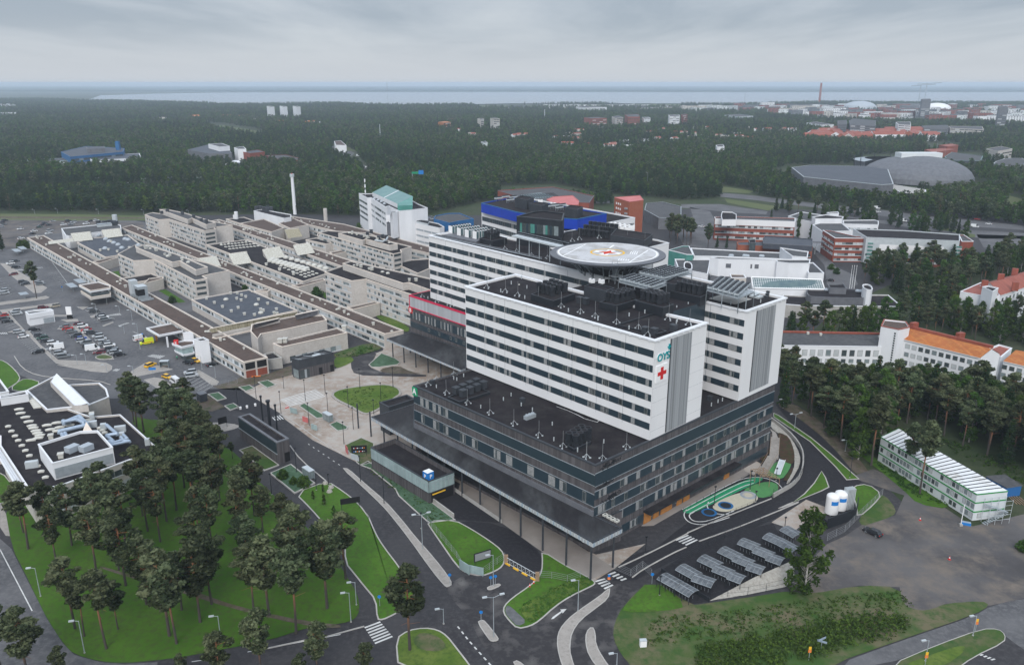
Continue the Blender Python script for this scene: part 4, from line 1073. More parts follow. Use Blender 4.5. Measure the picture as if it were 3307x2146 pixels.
grid_of(t1,'air_hood','K5: 545,1030 760,1070 600,990',RT,2,1,.9,AU)
at_px(t1,'roof_fan','K1: 1850,620 1950,640',RT,.8)
pb_=box4(t1,'K1: 1230,1110 1400,1170 1560,1120 1480,1100',RT,RT+.6)
at_px(t1,'air_hood','K1: 1200,1170 1350,1190 1670,1130',RT,.9,AU)
for s,z,par in(('K5: 320,1090 640,1185 885,1255 1240,1355 1605,1450',RT,t1),('K1: 1590,940 1935,1025 1250,1205',RT,t1),('K4: 1150,1185 1455,1255 1660,1315 2000,1405',RT,t1),
('K4: 1205,495 1440,540 1635,585 1885,650',RT,t2),('A6: 410,710 535,745 290,665',ZB-.4,bw),('K5: 90,280',RT,t2),
('N3: 745,170 587,215 508,265 677,340 870,430 1073,520 1290,620 1517,725 1735,825 1945,925 N4: 485,690 268,795 125,785',RP,pod)):
 at_px(par,'lightning_rod',s,z,.95,rnd.random())
for s,z,par in(('K1: 610,790 935,880 1195,830 417,950 933,1095 1735,970 1915,700 1725,760 1720,1000',RT,t1),('K4: 1550,1120 1810,1190 1375,1250 1775,1360 1720,1030',RT,t1),('K5: 160,1080 440,1165 930,1310',RT,t1),
('K2: 565,530 1060,500',RT,t2),('N3: 745,210 773,220 835,185 588,285 990,470 1195,400 1265,360 1357,450 1458,495 1638,625 1652,765 1867,865 1905,645',RP,pod),
('N4: 42,720 280,645 1355,265 1255,310 1315,280',RP,pod),('A6: 340,680 500,740',ZB-.4,bw)):
 at_px(par,'vent_pipe',s,z,1.0)
at_px(t1,'roof_light','K4: 960,1135 1115,1100 1270,1070 1420,1040 1565,1005 1680,1130 1895,1065',RT,.4)
# roof hoods and fans on the podium roof
pb_=box4(pod,'N3: 690,365 795,410 1075,320 960,275',RP,RP+.8,'black')
grid_of(pb_,'air_hood','N3: 705,340 830,390 950,240',RP+.7,2,4,1.05,AU)
pb_=box4(pod,'N3: 1775,805 1835,840 1990,770 1930,730',RP,RP+.8,'black')
grid_of(pb_,'roof_fan','N3: 1740,790 1860,830 1890,700',RP+.7,2,4,1.1)
at_px(pod,'air_hood','N3: 550,255 1367,420 N4: 1240,260',RP,.7,AU)
g=G();c_=W('N3: 1435,560',RP)[0];g.box(c_,AV,3.4,1.2,RP,RP+1.0,'steel');[g.cyl(*lerp(c_,UV(0,dx,c_),1),RP+1,RP+1.3,.45,'dome_g',n=10)for dx in(-1,0,1)];g.build('condenser_unit',pod)
g=G();g.strip(W('N3: 1675,462 1780,500 1880,545 1965,590 N4: 0,380 100,430 220,465 240,450',RP),.12,RP+.3,'white_s');g.build('cable',pod)
# roof edge line (low dark curb) on the front tower
g=G();g.strip(W('K1: 740,1035 1390,840',RT),.35,RT+.35,'black',h=.35);g.strip(W('K1: 740,1035 1140,1130',RT),.35,RT+.35,'black',h=.35);g.build('roof_curb',t1)
# cooler platforms of galvanised steel
def platform(s,z,zl,nu,nv,parent,rz):
 p=W(s,z);g=G();g.prism(p,z-.35,z,'steel','steel','steel');pl=g.build('cooler_platform',parent)
 g=G();q=ccw(p)
 for i in range(len(q)):
  a,b=q[i],q[(i+1)%len(q)]
  for k in range(5):
   c=lerp(a,b,k/4);g.bar((*c,z),(*c,z+1.1),.045,'steel')
   if k%2==0:g.bar((*c,zl),(*c,z-.3),.12,'steel')
  for h in(.55,1.1):g.bar((*a,z+h),(*b,z+h),.045,'steel')
 g.build('railing',pl)
 a,b,d=q[0],q[1],q[3]
 a=p[0];b=p[1];d=p[3]
 for i in range(nu):
  for j in range(nv):
   u=(i+.5)/nu;v=(j+.5)/nv
   x,y=a[0]+(b[0]-a[0])*u+(d[0]-a[0])*v,a[1]+(b[1]-a[1])*u+(d[1]-a[1])*v
   L=dist(a,d)/nv*.95
   inst('dry_cooler',x,y,z-.3,(L/7.0,.85,.8),ang(a,d),pl)
platform('K1: 760,300 1310,440 1560,350 1010,225',52.0,RT,7,1,t1,0)
platform('K1: 1095,195 1520,290 1980,160 1530,75',52.0,RT,6,2,t2,0)
platform('K2: 165,285 700,420 960,310 390,110',52.0,RT,6,2,t2,0)
g=G();g.flat(W('K2: 200,430 640,530 920,440 500,330',RT+.02),RT+.03,'concrete');g.build('roof_slab',t2)
for i,s in enumerate(('K2: 1000,360','K2: 960,400','K2: 1020,415')):
 c_=W(s,RT)[0];g=G();g.box(c_,AV,2.6,1.8,RT,RT+.5,'steel_w');g.build('roof_crate',t2)
at_px(t2,'air_hood','K2: 1180,360 1170,400 1150,440',RT,.5,AU)
# chillers and dark plant at the left of the rear tower
g=G();p=W('K4: 350,290 500,230 1130,330 960,420',RT+.03);g.flat(p,RT+.05,'slate_w');g.build('roof_slab',t2)
for s in('K4: 600,265','K4: 740,300','K4: 870,330','K4: 1000,355'):
 x,y=W(s,RT)[0];inst('chiller',x+fv[0]*3,y+fv[1]*3,RT,1.15,AV,t2)
pb_=box4(t2,'K4: 1020,350 1240,400 1480,350 1270,300',RT,RT+2.4)
grid_of(pb_,'roof_fan','K4: 1080,335 1230,380 1230,290',RT+2.2,3,3,.9)
# pipes along the front parapet of the rear tower
g=G();a_,b_=W('K4: 260,310 2059,700',RT);g.bar((*a_,RT+.5),(*b_,RT+.5),.22,'slate_w');a_,b_=W('K4: 260,325 2059,715',RT);g.bar((*a_,RT+.4),(*b_,RT+.4),.15,'steel');g.build('pipe',t2)
# ---------------------------------------------------------------- rear blocks of the new hospital
def bld(label,s,z,wall='beige',roof='brown',cap='beige_l',rib=(),z0=0,name='hospital_block',cat='hospital building',par=.45,capw=.45,opts={}):
 p=W(s,z)if isinstance(s,str)else s
 e=thing(name,label,cat,cen(p),z0)
 w,rf=block(e,p,z0,z,wall,roof,cap,capw,par)
 c=cen(p)
 for r in rib:
  i,j,rows_=r[:3];k=dict(opts);k.update(r[3]if len(r)>3 else{})
  for zz in rows_:ribbon(e,p[i],p[j],c,zz[0],zz[1],seed=int(zz[0]*7)+i,**k)
 return e,p
DK=dict(mats=(('navy',6),('curtain',2),('glass_d',2)),sill=None,pane=1.8)
# white block with the cobalt penthouse
e,p=bld('white rear block with dark window strips below a cobalt blue top storey','L2: 108,200 640,330 845,285 1080,240 935,212 420,120',46.0,'white','felt','white_coping',[(0,1,[(41.5,43.6),(37.6,39.8),(33.8,36)],DK),(2,3,[(41.5,43.6),(37.6,39.8)],DK)],z0=0)
block(e,W('L2: 106,148 330,205 445,225 640,245 715,250 900,213 770,192 500,146 300,112',50.5),46.0,50.5,'blue','felt','blue_t',.4,.4,wname='top_storey',rname='roof')
pe=W('L2: 106,148 640,245',50.5)
for x in(210,230,245,275,305):
 t=t_at(pe[0],pe[1],47,1500+x/1.96);g=G();panel(g,lerp(pe[0],pe[1],t-.006),lerp(pe[0],pe[1],t+.006),outward(pe[0],pe[1],p[4]),46.6,48.4,.12,'white_s');g.build('window',e)
box4(e,'L2: 320,115 395,130 440,112 365,100',50.1,54.5,'char')
box4(e,'L2: 410,150 490,165 530,150 450,138',50.1,53.5,'char')
box4(e,'L2: 635,175 715,190 750,170 670,160',50.1,54,'char')
for s_ in('L2: 215,135 260,125 290,145 310,128','L2: 540,185 580,180 600,195 620,180'):at_px(e,'dry_cooler',s_,50.1,(.6,.9,1.2),AV)
at_px(e,'condenser','L2: 560,170 590,175 480,150',50.1,1.4)
blue_white=e
# small white terrace in front
e,p=bld('white stepped terrace wall between the cobalt block and the dark lift tower','L2: 235,280 330,297 330,262 255,268',40,'white','felt','white_coping',z0=30)
# dark lift tower
e,p=bld('black lift tower with a glazed corner room beside the helipad walkway','L2: 330,232 620,260 632,213 500,197 430,205',58.5,'black','felt','char',z0=ZT-10)
cc_=cen(p)
for a_,b_ in((p[0],p[1]),):ribbon(e,a_,b_,cc_,52.8,56.2,pane=.9,mats=(('glass_d',4),('glass_m',2),('glass_g',1),('navy',2)),sill=None,name='glazing',inset_ends=1.5)
g=G();qh=W('L2: 330,265 445,335 560,325 450,250',52.5);g.prism(qh,52,52.4,'char','felt_wet','char');g.build('landing',e)
# plant roofs right behind the pad
e,p=bld('dark plant room roof crowded with fans behind the helipad','L2: 575,380 830,420 1190,345 870,295 640,330',50.0,'char','felt','char',z0=ZT-8,name='plant_room')
grid_of(e,'roof_fan','L2: 700,360 900,385 800,290',49.6,7,3,1.0)
grid_of(e,'condenser','L2: 880,310 1030,335 940,290',49.6,5,2,1.4)
box4(e,'L2: 925,350 1140,385 1192,345 960,310',49.6,52.5,'char')
at_px(e,'lightning_rod','L2: 505,375 570,375 725,380 850,370 1030,395 1140,415 680,390',49.6,1)
e,p=bld('third white tower end with ribbed grey panel, right of the helipad','L2: 1120,440 1295,400 1220,380 900,330 760,400',ZT,'white','felt','white_coping',z0=0,name='hospital_tower')
endwall(e,p[0],p[1],cen(p),ZP,ZT-.9,.0,.45)
# ---------------------------------------------------------------- the old hospital: low tiled wings and ward blocks
HW=dict(mats=(('glass_d',2),('glass_m',3),('glass_l',3),('bwin_w',1)),pane=1.9,up=.0)
WARD=dict(mats=(('glass_m',3),('glass_l',2),('glass_d',2),('beige',3)),pane=1.7,up=.35)
two=[(3.9,5.3),(.9,2.3)]
h1,p1_=bld('long low tiled wing with brown gravel roof facing the car park','S: 87,767 786,1169 864,1153 141,760',6.6,rib=[(0,1,two,HW),(2,3,[(3.9,5.3)],HW)])
h2,_=bld('second long low wing with brown roof ending beside the B canopy','S: 391,735 1242,1078 1303,1066 426,726',6.6,rib=[(0,1,two,HW)])
h3,_=bld('third long low wing with brown gravel roof behind the domed hall','S: 683,713 1200,893 1262,880 707,708',6.8,rib=[(0,1,two,HW)])
h4,_=bld('farthest long low wing with brown roof ending behind the rear tower','S: 898,702 1060,740 1450,833 1450,813 1110,723 935,697',7.0,rib=[(0,1,two,HW),(1,2,two,HW)])
W3=[(z,z+1.35)for z in(9.9,7.1,4.3,1.6)]
b1_,pB1=bld('nearest tiled ward block with stepped end and mossy dark roof','S: 380,820 430,842 497,838 628,905 669,899 655,890 741,873 670,848 440,798 437,790',12.2,roof='felt_grey',
rib=[(0,1,W3,WARD),(2,3,W3,WARD),(3,4,W3,dict(mats=(('glass_d',1),),pane=4,sill='beige'))])
block(b1_,W('S: 438,798 556,847 580,842 632,872 671,862 571,820 470,789',15.0),12.0,15.0,'beige','felt_grey','beige_l',wname='penthouse')
b2_,_=bld('far left tiled ward block at the forest edge with grey fans on its penthouse','S: 467,693 511,709 545,707 660,745 697,739 690,733 751,727 683,713 493,686',13.2,roof='felt_grey',
rib=[(0,1,W3,WARD),(2,3,W3,WARD),(3,4,W3,dict(mats=(('glass_d',1),),pane=4,sill='beige'))])
block(b2_,W('S: 515,676 606,709 620,704 666,726 697,718 600,688 537,675',16.2),13.0,16.2,'beige','felt_grey','beige_l',wname='penthouse')
at_px(b2_,'air_hood','R2: 205,125 250,110 370,130 460,155 520,185 560,195',16.0,1.1)
W4=[(z,z+1.4)for z in(12.2,9.3,6.4,3.5,.9)]
b3_,pB3=bld('tallest tiled ward block with balconies, next to the magenta wing','S: 1048,878 1135,907 1181,901 1340,955 1420,960 1420,930 1106,858',15.2,roof='felt',
rib=[(0,1,W4,WARD),(2,3,W4,WARD)])
block(b3_,W('S: 1106,850 1302,915 1320,912 1400,940 1420,905 1133,842',18.4),15.0,18.4,'beige','felt','beige_l',wname='penthouse')
b4_,_=bld('rear tiled ward block with pale ducts on its penthouse roof','S: 1029,751 1270,820 1298,814 1294,806 1329,796 1262,780 1190,752 1060,744',14.0,roof='felt',
rib=[(0,1,W4,WARD),(1,2,W4,dict(mats=(('glass_d',1),),pane=4,sill='beige'))])
block(b4_,W('S: 1092,753 1171,776 1181,772 1258,792 1284,788 1211,762 1126,748',17.0),13.8,17.0,'beige','felt','beige_l',wname='penthouse')
at_px(b4_,'air_hood','R3: 660,325 710,300 740,280 800,330 830,320 860,325',16.5,1.2,.3)
g=G();P=[(*q,18)for q in W('R3: 770,335 830,345 860,330 870,310',18)];g.path(P,.5,'steel_w');g.build('duct',b4_)
hl1,_=bld('flat dark roofed hall with scattered white ventilators','S: 618,967 761,1044 960,1001 804,934',5.4,roof='felt_blue',rib=[(0,1,[(3.2,4.5)],HW)])
at_px(hl1,'roof_vent','R4: 512,165 575,198 640,230 705,122 757,122 792,138 753,165 788,178 825,150 765,238 710,265 815,288 895,295 927,172 1000,205 945,252 965,260 1070,250 1052,280 1075,285',4.9,1.0,.6)
at_px(hl1,'skylight_dome','R4: 667,168 910,210 945,275',4.9,1.2)
hl2,_=bld('dark roofed hall near the car park with a row of grey domes','S: 248,782 339,830 380,824 461,794 412,758 300,768',6.2,roof='felt_blue',rib=[(0,1,[(3.2,4.8)],HW)])
at_px(hl2,'grey_dome','R1: 695,330 725,348 760,360 795,375 825,400 850,330 875,335 690,405 640,300 955,380',5.8,1.6)
at_px(hl2,'roof_vent','R1: 655,420 720,415 790,430 895,405 885,400 740,350',5.8,1.1)
hl3,_=bld('wide dark hall roof covered in skylight domes and small hatches','S: 666,790 979,909 1064,880 796,773',7.6,roof='felt',rib=[(0,1,[(4.6,6.2),(1.2,2.8)],HW),(1,2,[(4.6,5.8)],HW)])
k=0
for i in range(9):
 for j in range(2):
  x=1060+i*34+j*18;y=500+i*9-j*12
  c_=W('R2: %f,%f'%(x+10,y+5),7.2)[0];inst('skylight_dome',c_[0],c_[1],7.2,1.75,0,hl3)
for i in range(8):c_=W('R3: %f,%f'%(60+45*i,478+12.5*i),7.2)[0];inst('skylight_dome',c_[0],c_[1],7.2,1.75,0,hl3)
for i in range(7):
 for j in range(4):
  c_=W('R3: %f,%f'%(15+33*i+30*j,545+14*i-9*j),7.2)[0];inst('roof_light',c_[0],c_[1],7.2,(1.6,.7,.9),-.4,hl3,name='skylight')
for i in range(9):
 for j in range(3):
  c_=W('R2: %f,%f'%(680+28*i+34*j,375-3*i+16*j),7.2)[0];inst('roof_light',c_[0],c_[1],7.2,(1.6,.7,.9),-.4,hl3,name='skylight')
at_px(hl3,'roof_vent','R2: 680,370 740,360 880,355 1145,575 1040,535 R3: 120,610 10,575 215,575',7.2,1.2)
# connecting corridors and small tiled roofs between the wings
for lab,s,z,rf in(('low tiled corridor joining the first wing and the near ward block','R1: 590,505 800,455 800,470 640,520',5.4,'brown'),
('low dark link roof with a white plant box beside the near ward block','R1: 815,640 870,680 1150,635 1060,600',5.0,'felt'),
('low tiled link below the near ward block and its green court','R2: 100,640 215,625 215,640 60,680',5.6,'brown'),
('short tiled corridor between the hall and second wing','R4: 870,100 1010,75 1030,85 1000,100',5.4,'brown'),
('tiled corridor with window strip left of the tall ward block','R5: 200,150 460,95 470,110 260,165',6.4,'brown'),
('tiled corridor with brown roof below the tall ward block','R5: 645,325 870,278 905,290 690,345',6.2,'brown'),
('tiled link beside the rear ward block','R3: 405,430 590,400 600,410 430,450',7.2,'brown'),
('low tiled corridor behind the far ward block','R3: 310,280 480,315 420,330 310,300',9,'felt'),
('tiled block with dark roof between the scoops','R3: 215,330 375,365 455,350 300,315',10,'felt'),
('dark roofed annex in front of the rear ward block end','R3: 930,520 1110,600 1205,560 1205,480 1060,490',6.5,'felt'),
('tiled service block with a brown roof at the far edge','R2: 820,200 1080,270 1180,235 1020,165',8.5,'brown'),
('narrow tiled block beside the far chimney','R3: 0,200 90,240 240,210 120,160',9.5,'brown'),
('dark flat roof near the tall white chimney','R2: 715,165 840,205 945,180 860,150',8.0,'felt')):
 e_,p_=bld(lab,s,z,roof=rf,rib=[(0,1,[(z-2.6,z-1.3)],HW)])
far_white,_=bld('white service block with grey ventilators on its roof near the chimney','R2: 937,100 1180,160 1236,150 1236,130 1000,88',12,'white_plain','felt','white_coping',name='service_block')
at_px(far_white,'air_hood','R2: 960,95 990,92 1020,100 1050,95 1080,98 1045,110',11.6,1.5)
# front complex at the plaza corner
e_,p_=bld('tiled block with two raised rooflights behind the torn gable','A5: 340,1140 370,1100 580,1060 915,985 880,945 650,950 290,1020 280,1080',9.2,roof='brown')
def scoop_box(e,s_lo,s_hi,z0,z1,m='slate_w'):
 a,b=W(s_lo,z0);c,d=W(s_hi,z1)
 g=G();g.face([(*a,z0),(*b,z0),(*d,z1),(*c,z1)],m);bk=[(c[0]+(c[0]-a[0])*.2,c[1]+2.0),(d[0]+(d[0]-b[0])*.2,d[1]+2.0)]
 g.face([(*c,z1),(*d,z1),(*bk[1],z1),(*bk[0],z1)],'beige_l');g.face([(*bk[0],z1),(*bk[1],z1),(*bk[1],z0),(*bk[0],z0)],'beige')
 g.face([(*a,z0),(*c,z1),(*bk[0],z1),(*bk[0],z0)],'beige');g.face([(*b,z0),(*bk[1],z0),(*bk[1],z1),(*d,z1)],'beige')
 return g.build('roof_light',e)
scoop_box(e_,'A5: 310,1055 510,1005','A5: 310,1020 510,975',9.2,11.4);scoop_box(e_,'A5: 660,980 840,945','A5: 650,945 838,905',9.2,11.4)
e_,p_=bld('long blank tiled block with narrow brown roof above the dark lift kiosk','A5: 465,1180 540,1210 1085,1090 1000,1050',7.2,roof='brown')
ribbon(e_,p_[1],p_[2],cen(p_),.6,2.6,pane=2.4,seed=4,inset_ends=3,**dict(mats=(('glass_d',2),('glass_m',2),('glass_l',1))))
at_px(e_,'roof_vent','A5: 530,1175 570,1170 1060,1065',6.8,1.6)
e_,p_=bld('low flat dark roofed shed with broken glazing next to the torn gable','R4: 970,600 1000,645 1115,630 1045,580',4.2,'concrete','felt','concrete')
# torn end of the first wing : exposed bays
a_,b_=p1_[1],p1_[2];g=G();n_=outward(a_,b_,cen(p1_))
for k in range(2):panel(g,lerp(a_,b_,.06+k*.48),lerp(a_,b_,.46+k*.48),n_,3.4,6.0,.08,'black_s');panel(g,lerp(a_,b_,.06+k*.48),lerp(a_,b_,.46+k*.48),n_,.2,2.9,.08,'brick')
g.build('open_bay',h1)
# stained sheet-metal light scoops
def scoop(label,s,zt,zb,m='stain',parent=None):
 p=px(s);a,b=W1(*p[0],zt),W1(*p[1],zt);c,d=W1(*p[2],zb),W1(*p[3],zb)
 back=[W1(p[0][0],p[0][1],zt),W1(p[1][0],p[1][1],zt)]
 e=parent
 g=G();g.face([(*a,zt),(*d,zb),(*c,zb),(*b,zt)],m)
 g.face([(*a,zt),(*b,zt),(b[0],b[1]+1.2,zt),(a[0],a[1]+1.2,zt)],'beige_l')
 g.face([(a[0],a[1]+1.2,zt),(b[0],b[1]+1.2,zt),(b[0],b[1]+1.2,zb),(a[0],a[1]+1.2,zb)],'beige')
 g.face([(*a,zt),(a[0],a[1]+1.2,zt),(a[0],a[1]+1.2,zb),(*d,zb)],'beige');g.face([(*b,zt),(*c,zb),(b[0],b[1]+1.2,zb),(b[0],b[1]+1.2,zt)],'beige')
 g.build('light_scoop',e)
scoop('','R2: 735,445 880,425 925,515 780,533',11.4,7.0,parent=hl3);scoop('','R2: 1005,410 1145,385 1190,470 1050,495',11.4,7.0,parent=hl3)
scoop('','R3: 115,375 245,355 290,435 152,457',11.4,7.0,parent=h3);scoop('','R2: 485,482 640,462 680,545 500,520',9.0,6.6,parent=h2)
scoop('','R1: 415,282 570,266 595,332 447,346',10.2,6.2,parent=hl2);scoop('','R1: 660,255 805,240 835,302 690,320',10.2,6.2,parent=hl2)
scoop('','R3: 45,250 160,240 190,305 75,320',10.5,7.2,'stain_b',parent=h3)
scoop('','R1: 235,345 435,320 440,345 240,368',7.6,6.6,'stain',parent=h1)
scoop('','R4: 530,400 1236,262 1236,300 560,440',8.0,5.6,'stain_b',parent=hl1)
g=G();q=W('R4: 525,400 560,440 590,478 530,425',7.6);g.strip(W('R4: 560,455 855,395',6.6),.5,7.2,'beige',h=1.2);g.strip(W('R4: 560,470 590,475 860,415',6.6),.5,6.9,'beige_l',h=.5);g.build('parapet',hl1)
# white curved building at the back by the far car park
e_,p_=bld('white curved-front building with grey roof plant by the far car park','R1: 340,240 375,295 400,300 690,262 820,250 815,215 760,198',8.5,'white_plain','felt_grey','white_coping',name='service_block')
at_px(e_,'air_hood','R1: 640,210 690,212 730,205 760,210 780,215',8,1.5)
box4(e_,'R1: 620,200 740,190 745,200 625,212',8.2,10,'steel_w','steel')
g=G();cq=W('R1: 772,185',8)[0];g.cyl(*cq,0,13,1.8,'steel_w',n=12);g.build('tank',e_)
# random small vents on the long wings
def vents_on(e,s,z,n,keys=('roof_vent','roof_light'),sc=.9,seed=1):
 r=random.Random(seed);P=W(s,z)
 for i in range(n):
  t=r.random();a,b=lerp(P[0],P[1],t),lerp(P[3],P[2],t);c_=lerp(a,b,r.uniform(.25,.75));inst(r.choice(keys),*c_,z,sc*r.uniform(.7,1.2),r.random(),e)
vents_on(h1,'S: 87,767 786,1169 864,1153 141,760',6.15,26,seed=2)
vents_on(h2,'S: 391,735 1242,1078 1303,1066 426,726',6.15,34,seed=3)
vents_on(h3,'S: 683,713 1200,893 1262,880 707,708',6.35,30,seed=4)
vents_on(h4,'S: 898,702 1383,818 1383,800 935,697',6.6,24,seed=5)
vents_on(b1_,'S: 450,800 632,868 660,862 470,790',14.5,10,sc=1.3,seed=6)
vents_on(b3_,'S: 1130,858 1300,905 1400,915 1133,845',18,10,sc=1.2,seed=7)
vents_on(b4_,'S: 1100,755 1258,790 1280,787 1126,749',16.6,8,sc=1.3,seed=8)
# steel plant on the first wing roof
e_=thing('cooling_plant','galvanised steel cooling plant with a black louvre standing on the first wing roof','roof plant',W('R1: 990,770',6.6)[0],6.2)
g=G();c_=W('R1: 985,790',6.6)[0];a0=ang(*W('S: 87,767 786,1169',6.6));g.box(c_,a0,6,4.5,7.4,12.5,'steel','steel_w');g.build('housing',e_)
g=G();g.box(UV(-1.5,-1.0,c_),a0,3.4,3.4,8.2,11.2,'black_s');g.build('louvre',e_)
g=G();c2_=W('R1: 925,760',6.6)[0];g.box(c2_,a0,4,3.2,6.4,13.5,'steel_w');g.build('housing',e_)
g=G()
for dx in(-7,-3.5,0,3.5,7):g.box(UV(-dx,0,c_),a0,.3,6,6.3,7.3,'steel')
g.build('support_frame',e_)
# pavilions at the car park side
e_,p_=bld('entrance pavilion on legs with layered flat roof and a lit hospital sign','R1: 480,690 570,738 730,712 735,695 640,665',7.4,'white_plain','brown','beige_l',z0=6.3,name='entrance_pavilion')
block(e_,W('R1: 495,740 575,790 735,765 735,745 640,700',5.0),3.6,5.0,'beige','felt','beige_l')
block(e_,inset(W('R1: 495,725 572,770 732,745 735,725 640,690',6.3),.6),4.9,6.3,'glass_d','felt','glass_d',wname='glazing')
g=G()
for s_ in('R1: 580,815','R1: 710,790','R1: 560,790'):g.box(W(s_,0)[0],a0,1.0,1.0,0,3.7,'concrete')
g.build('column',e_)
g=G();a_,b_=W('R1: 640,762 690,755',4.5);panel(g,a_,b_,outward(a_,b_,(a_[0],a_[1]+30)),4.0,4.8,.5,'black_s');sg=g.build('sign_board',e_)
text_obj('N1 H1','lettering','white_s',.9,(*[lerp(a_,b_,.5)[0],lerp(a_,b_,.5)[1]-.7],4.4),(0,-1),(1,0),e_,.02)
e_,p_=bld('ambulance canopy with brown flat roof on white posts','R4: 30,392 130,450 345,408 235,352',5.2,'white_plain','brown','white_coping',z0=4.4,name='ambulance_canopy')
g=G();[g.box(W(s_,0)[0],a0,.6,.6,0,4.5,m_)for s_,m_ in(('R4: 205,545','white_plain'),('R4: 115,495','oak'))];g.build('column',e_)
e_,p_=bld('glazed reception box under a flat roof with a red K sign','R4: 235,515 310,545 415,520 410,490 330,490',5.6,'white_plain','brown','white_coping',z0=4.8,name='reception_building')
block(e_,inset(W('R4: 250,570 320,610 420,590 415,560 340,550',2.4),.2),1.8,2.5,'white_plain','felt','white_coping')
block(e_,inset(W('R4: 240,530 312,560 415,540 412,510 330,505',4.8),.6),2.4,4.8,'glass_pale','felt','glass_pale',wname='glazing')
block(e_,inset(W('R4: 300,600 340,625 425,605 420,590',1.8),.1),0,1.9,'glass_d','felt','glass_d',wname='glazing')
block(e_,W('R4: 408,480 460,497 530,487 485,465',9.2),0,9.2,'white_plain','felt','white_coping',.25,wname='stair_tower')
block(e_,W('R4: 322,430 350,430 405,435 370,422',7.8),3.5,7.8,'white_plain','felt','white_coping',.25,wname='stair_tower')
c_=W('R4: 270,515',5.6)[0];ks=thing('roof_sign','red cube sign with a white letter K on the reception roof','sign',c_,5.6);g=G();g.box(c_,.3,1.7,1.7,5.3,7.0,'red');g.build('board',ks)
text_obj('K','lettering','white_s',1.4,(c_[0]+.3,c_[1]-1.0,6.2),(.3,-1),(1,.3),ks,.02)
# white pay-station building in the car park
e_,p_=bld('small white flat-roofed building with pitched parapet standing in the car park','R6: 200,262 225,283 425,250 400,238 270,248',5.6,'white_plain','felt_grey','white_coping',name='technical_building',cat='building',par=.7)
g=G();n_=outward(p_[1],p_[2],cen(p_));panel(g,lerp(p_[1],p_[2],.55),lerp(p_[1],p_[2],.97),n_,.2,2.6,.08,'steel');g.build('roller_door',e_)
g=G();panel(g,p_[1],p_[2],n_,3.4,5.5,.35,'white_plain');g.build('fascia',e_)
# tall chimney and others
e_=thing('chimney','tall slender white chimney rising behind the old hospital','chimney',W1(953,692),0)
c_=W1(953,692);g=G();g.cyl(*c_,0,33.0,1.5,'white_plain',r1=1.2,n=14);g.build('shaft',e_);g=G();g.cyl(*c_,31.2,33.6,1.9,'steel_w',n=14);g.build('cap',e_);g=G();g.cyl(*c_,33.6,34.3,.4,'red',n=6);g.build('lamp',e_)
c_=W1(1053,722);g=G();g.cyl(*c_,0,12,1.5,'beige',n=10);g.build('chimney',loc=(*c_,0),label='short stout beige chimney near the trees behind the wings',cat='chimney')
c_=W('R2: 800,160',8)[0];g=G();g.cyl(*c_,6,13,1.4,'white_plain',n=10);g.cyl(c_[0]-1.6,c_[1],6,10.5,.9,'white_plain',n=8);g.build('chimney',loc=(*c_,0),label='white double flue on the dark roof beside the far wing',cat='chimney')
# white block with green glass gable
WI=dict(mats=(('glass_d',2),('glass_m',3),('bwin_w',1)),pane=2.0,sill=None)
e_,p_=bld('white research block with many small windows and a big green glass atrium roof','L1: 85,130 165,175 200,172 340,262 390,262 470,300 590,290 745,270 660,235 500,150 350,130 150,135',25.5,'white_plain','felt','white_coping',name='office_block',cat='building',
rib=[(0,1,[(20,21.5),(16,17.5),(12,13.5),(8,9.5)],WI),(2,3,[(20,21.5),(16,17.5),(12,13.5)],WI)])
qa,qb,qc,qd=W1(*px('L1: 215,135')[0],27),W1(*px('L1: 455,245')[0],27),W1(*px('L1: 603,180')[0],29.5),W1(*px('L1: 350,72')[0],29.5)
g=G();g.face([(*qa,28),(*qb,28),(*qc,31),(*qd,31)],'roof_green');g.face([(*qa,24),(*qb,24),(*qb,28),(*qa,28)],'white_plain')
g.face([(*lerp(qa,qb,.48),28.1),(*lerp(qa,qb,.51),28.1),(*lerp(qd,qc,.51),31.1),(*lerp(qd,qc,.48),31.1)],'white_coping');g.build('atrium_roof',e_)
qe,qf=W('L1: 458,290',25.5)[0],W('L1: 600,285',25.5)[0]
g=G();n_=(0,-1)
for z0_,z1_ in((24.6,28.4),(18,23.6),(5,16.5)):
 panel(g,qe,qf,(0.1,-1),z0_,z1_,.6,'glass_g')
g.face([(*qb,28),(qe[0],qe[1],25),(qf[0],qf[1],25),(*qc,31)],'glass_g')
for z0_ in(17.2,24.0):panel(g,qe,qf,(.1,-1),z0_,z0_+.5,1.2,'white_coping')
g.build('glass_gable',e_)
block(e_,W('L1: 383,305 410,318 460,305 440,298',25.0),8,25,'white_plain','felt','white_coping',.3,wname='stair_tower')
block(e_,W('L1: 352,410 425,418 430,400 375,400',15.5),0,15.5,'slate_w','felt','char',.3,wname='stair_tower')
block(e_,W('L1: 340,258 358,268 390,258 375,250',29),24,29,'white_plain','felt','white_coping',.3,wname='stair_tower')
g=G();a_=W('L1: 150,160',25.5)[0]
for z_ in(26,30,34):g.bar((a_[0],a_[1],z_),(a_[0],a_[1],z_+4),.12,'steel_w');g.cyl(a_[0],a_[1],z_+2,z_+4.2,.45,'white_s',n=8)
g.build('antenna',e_)
at_px(e_,'grey_dome','L1: 235,185 270,200 300,215 330,235',25,1.2)
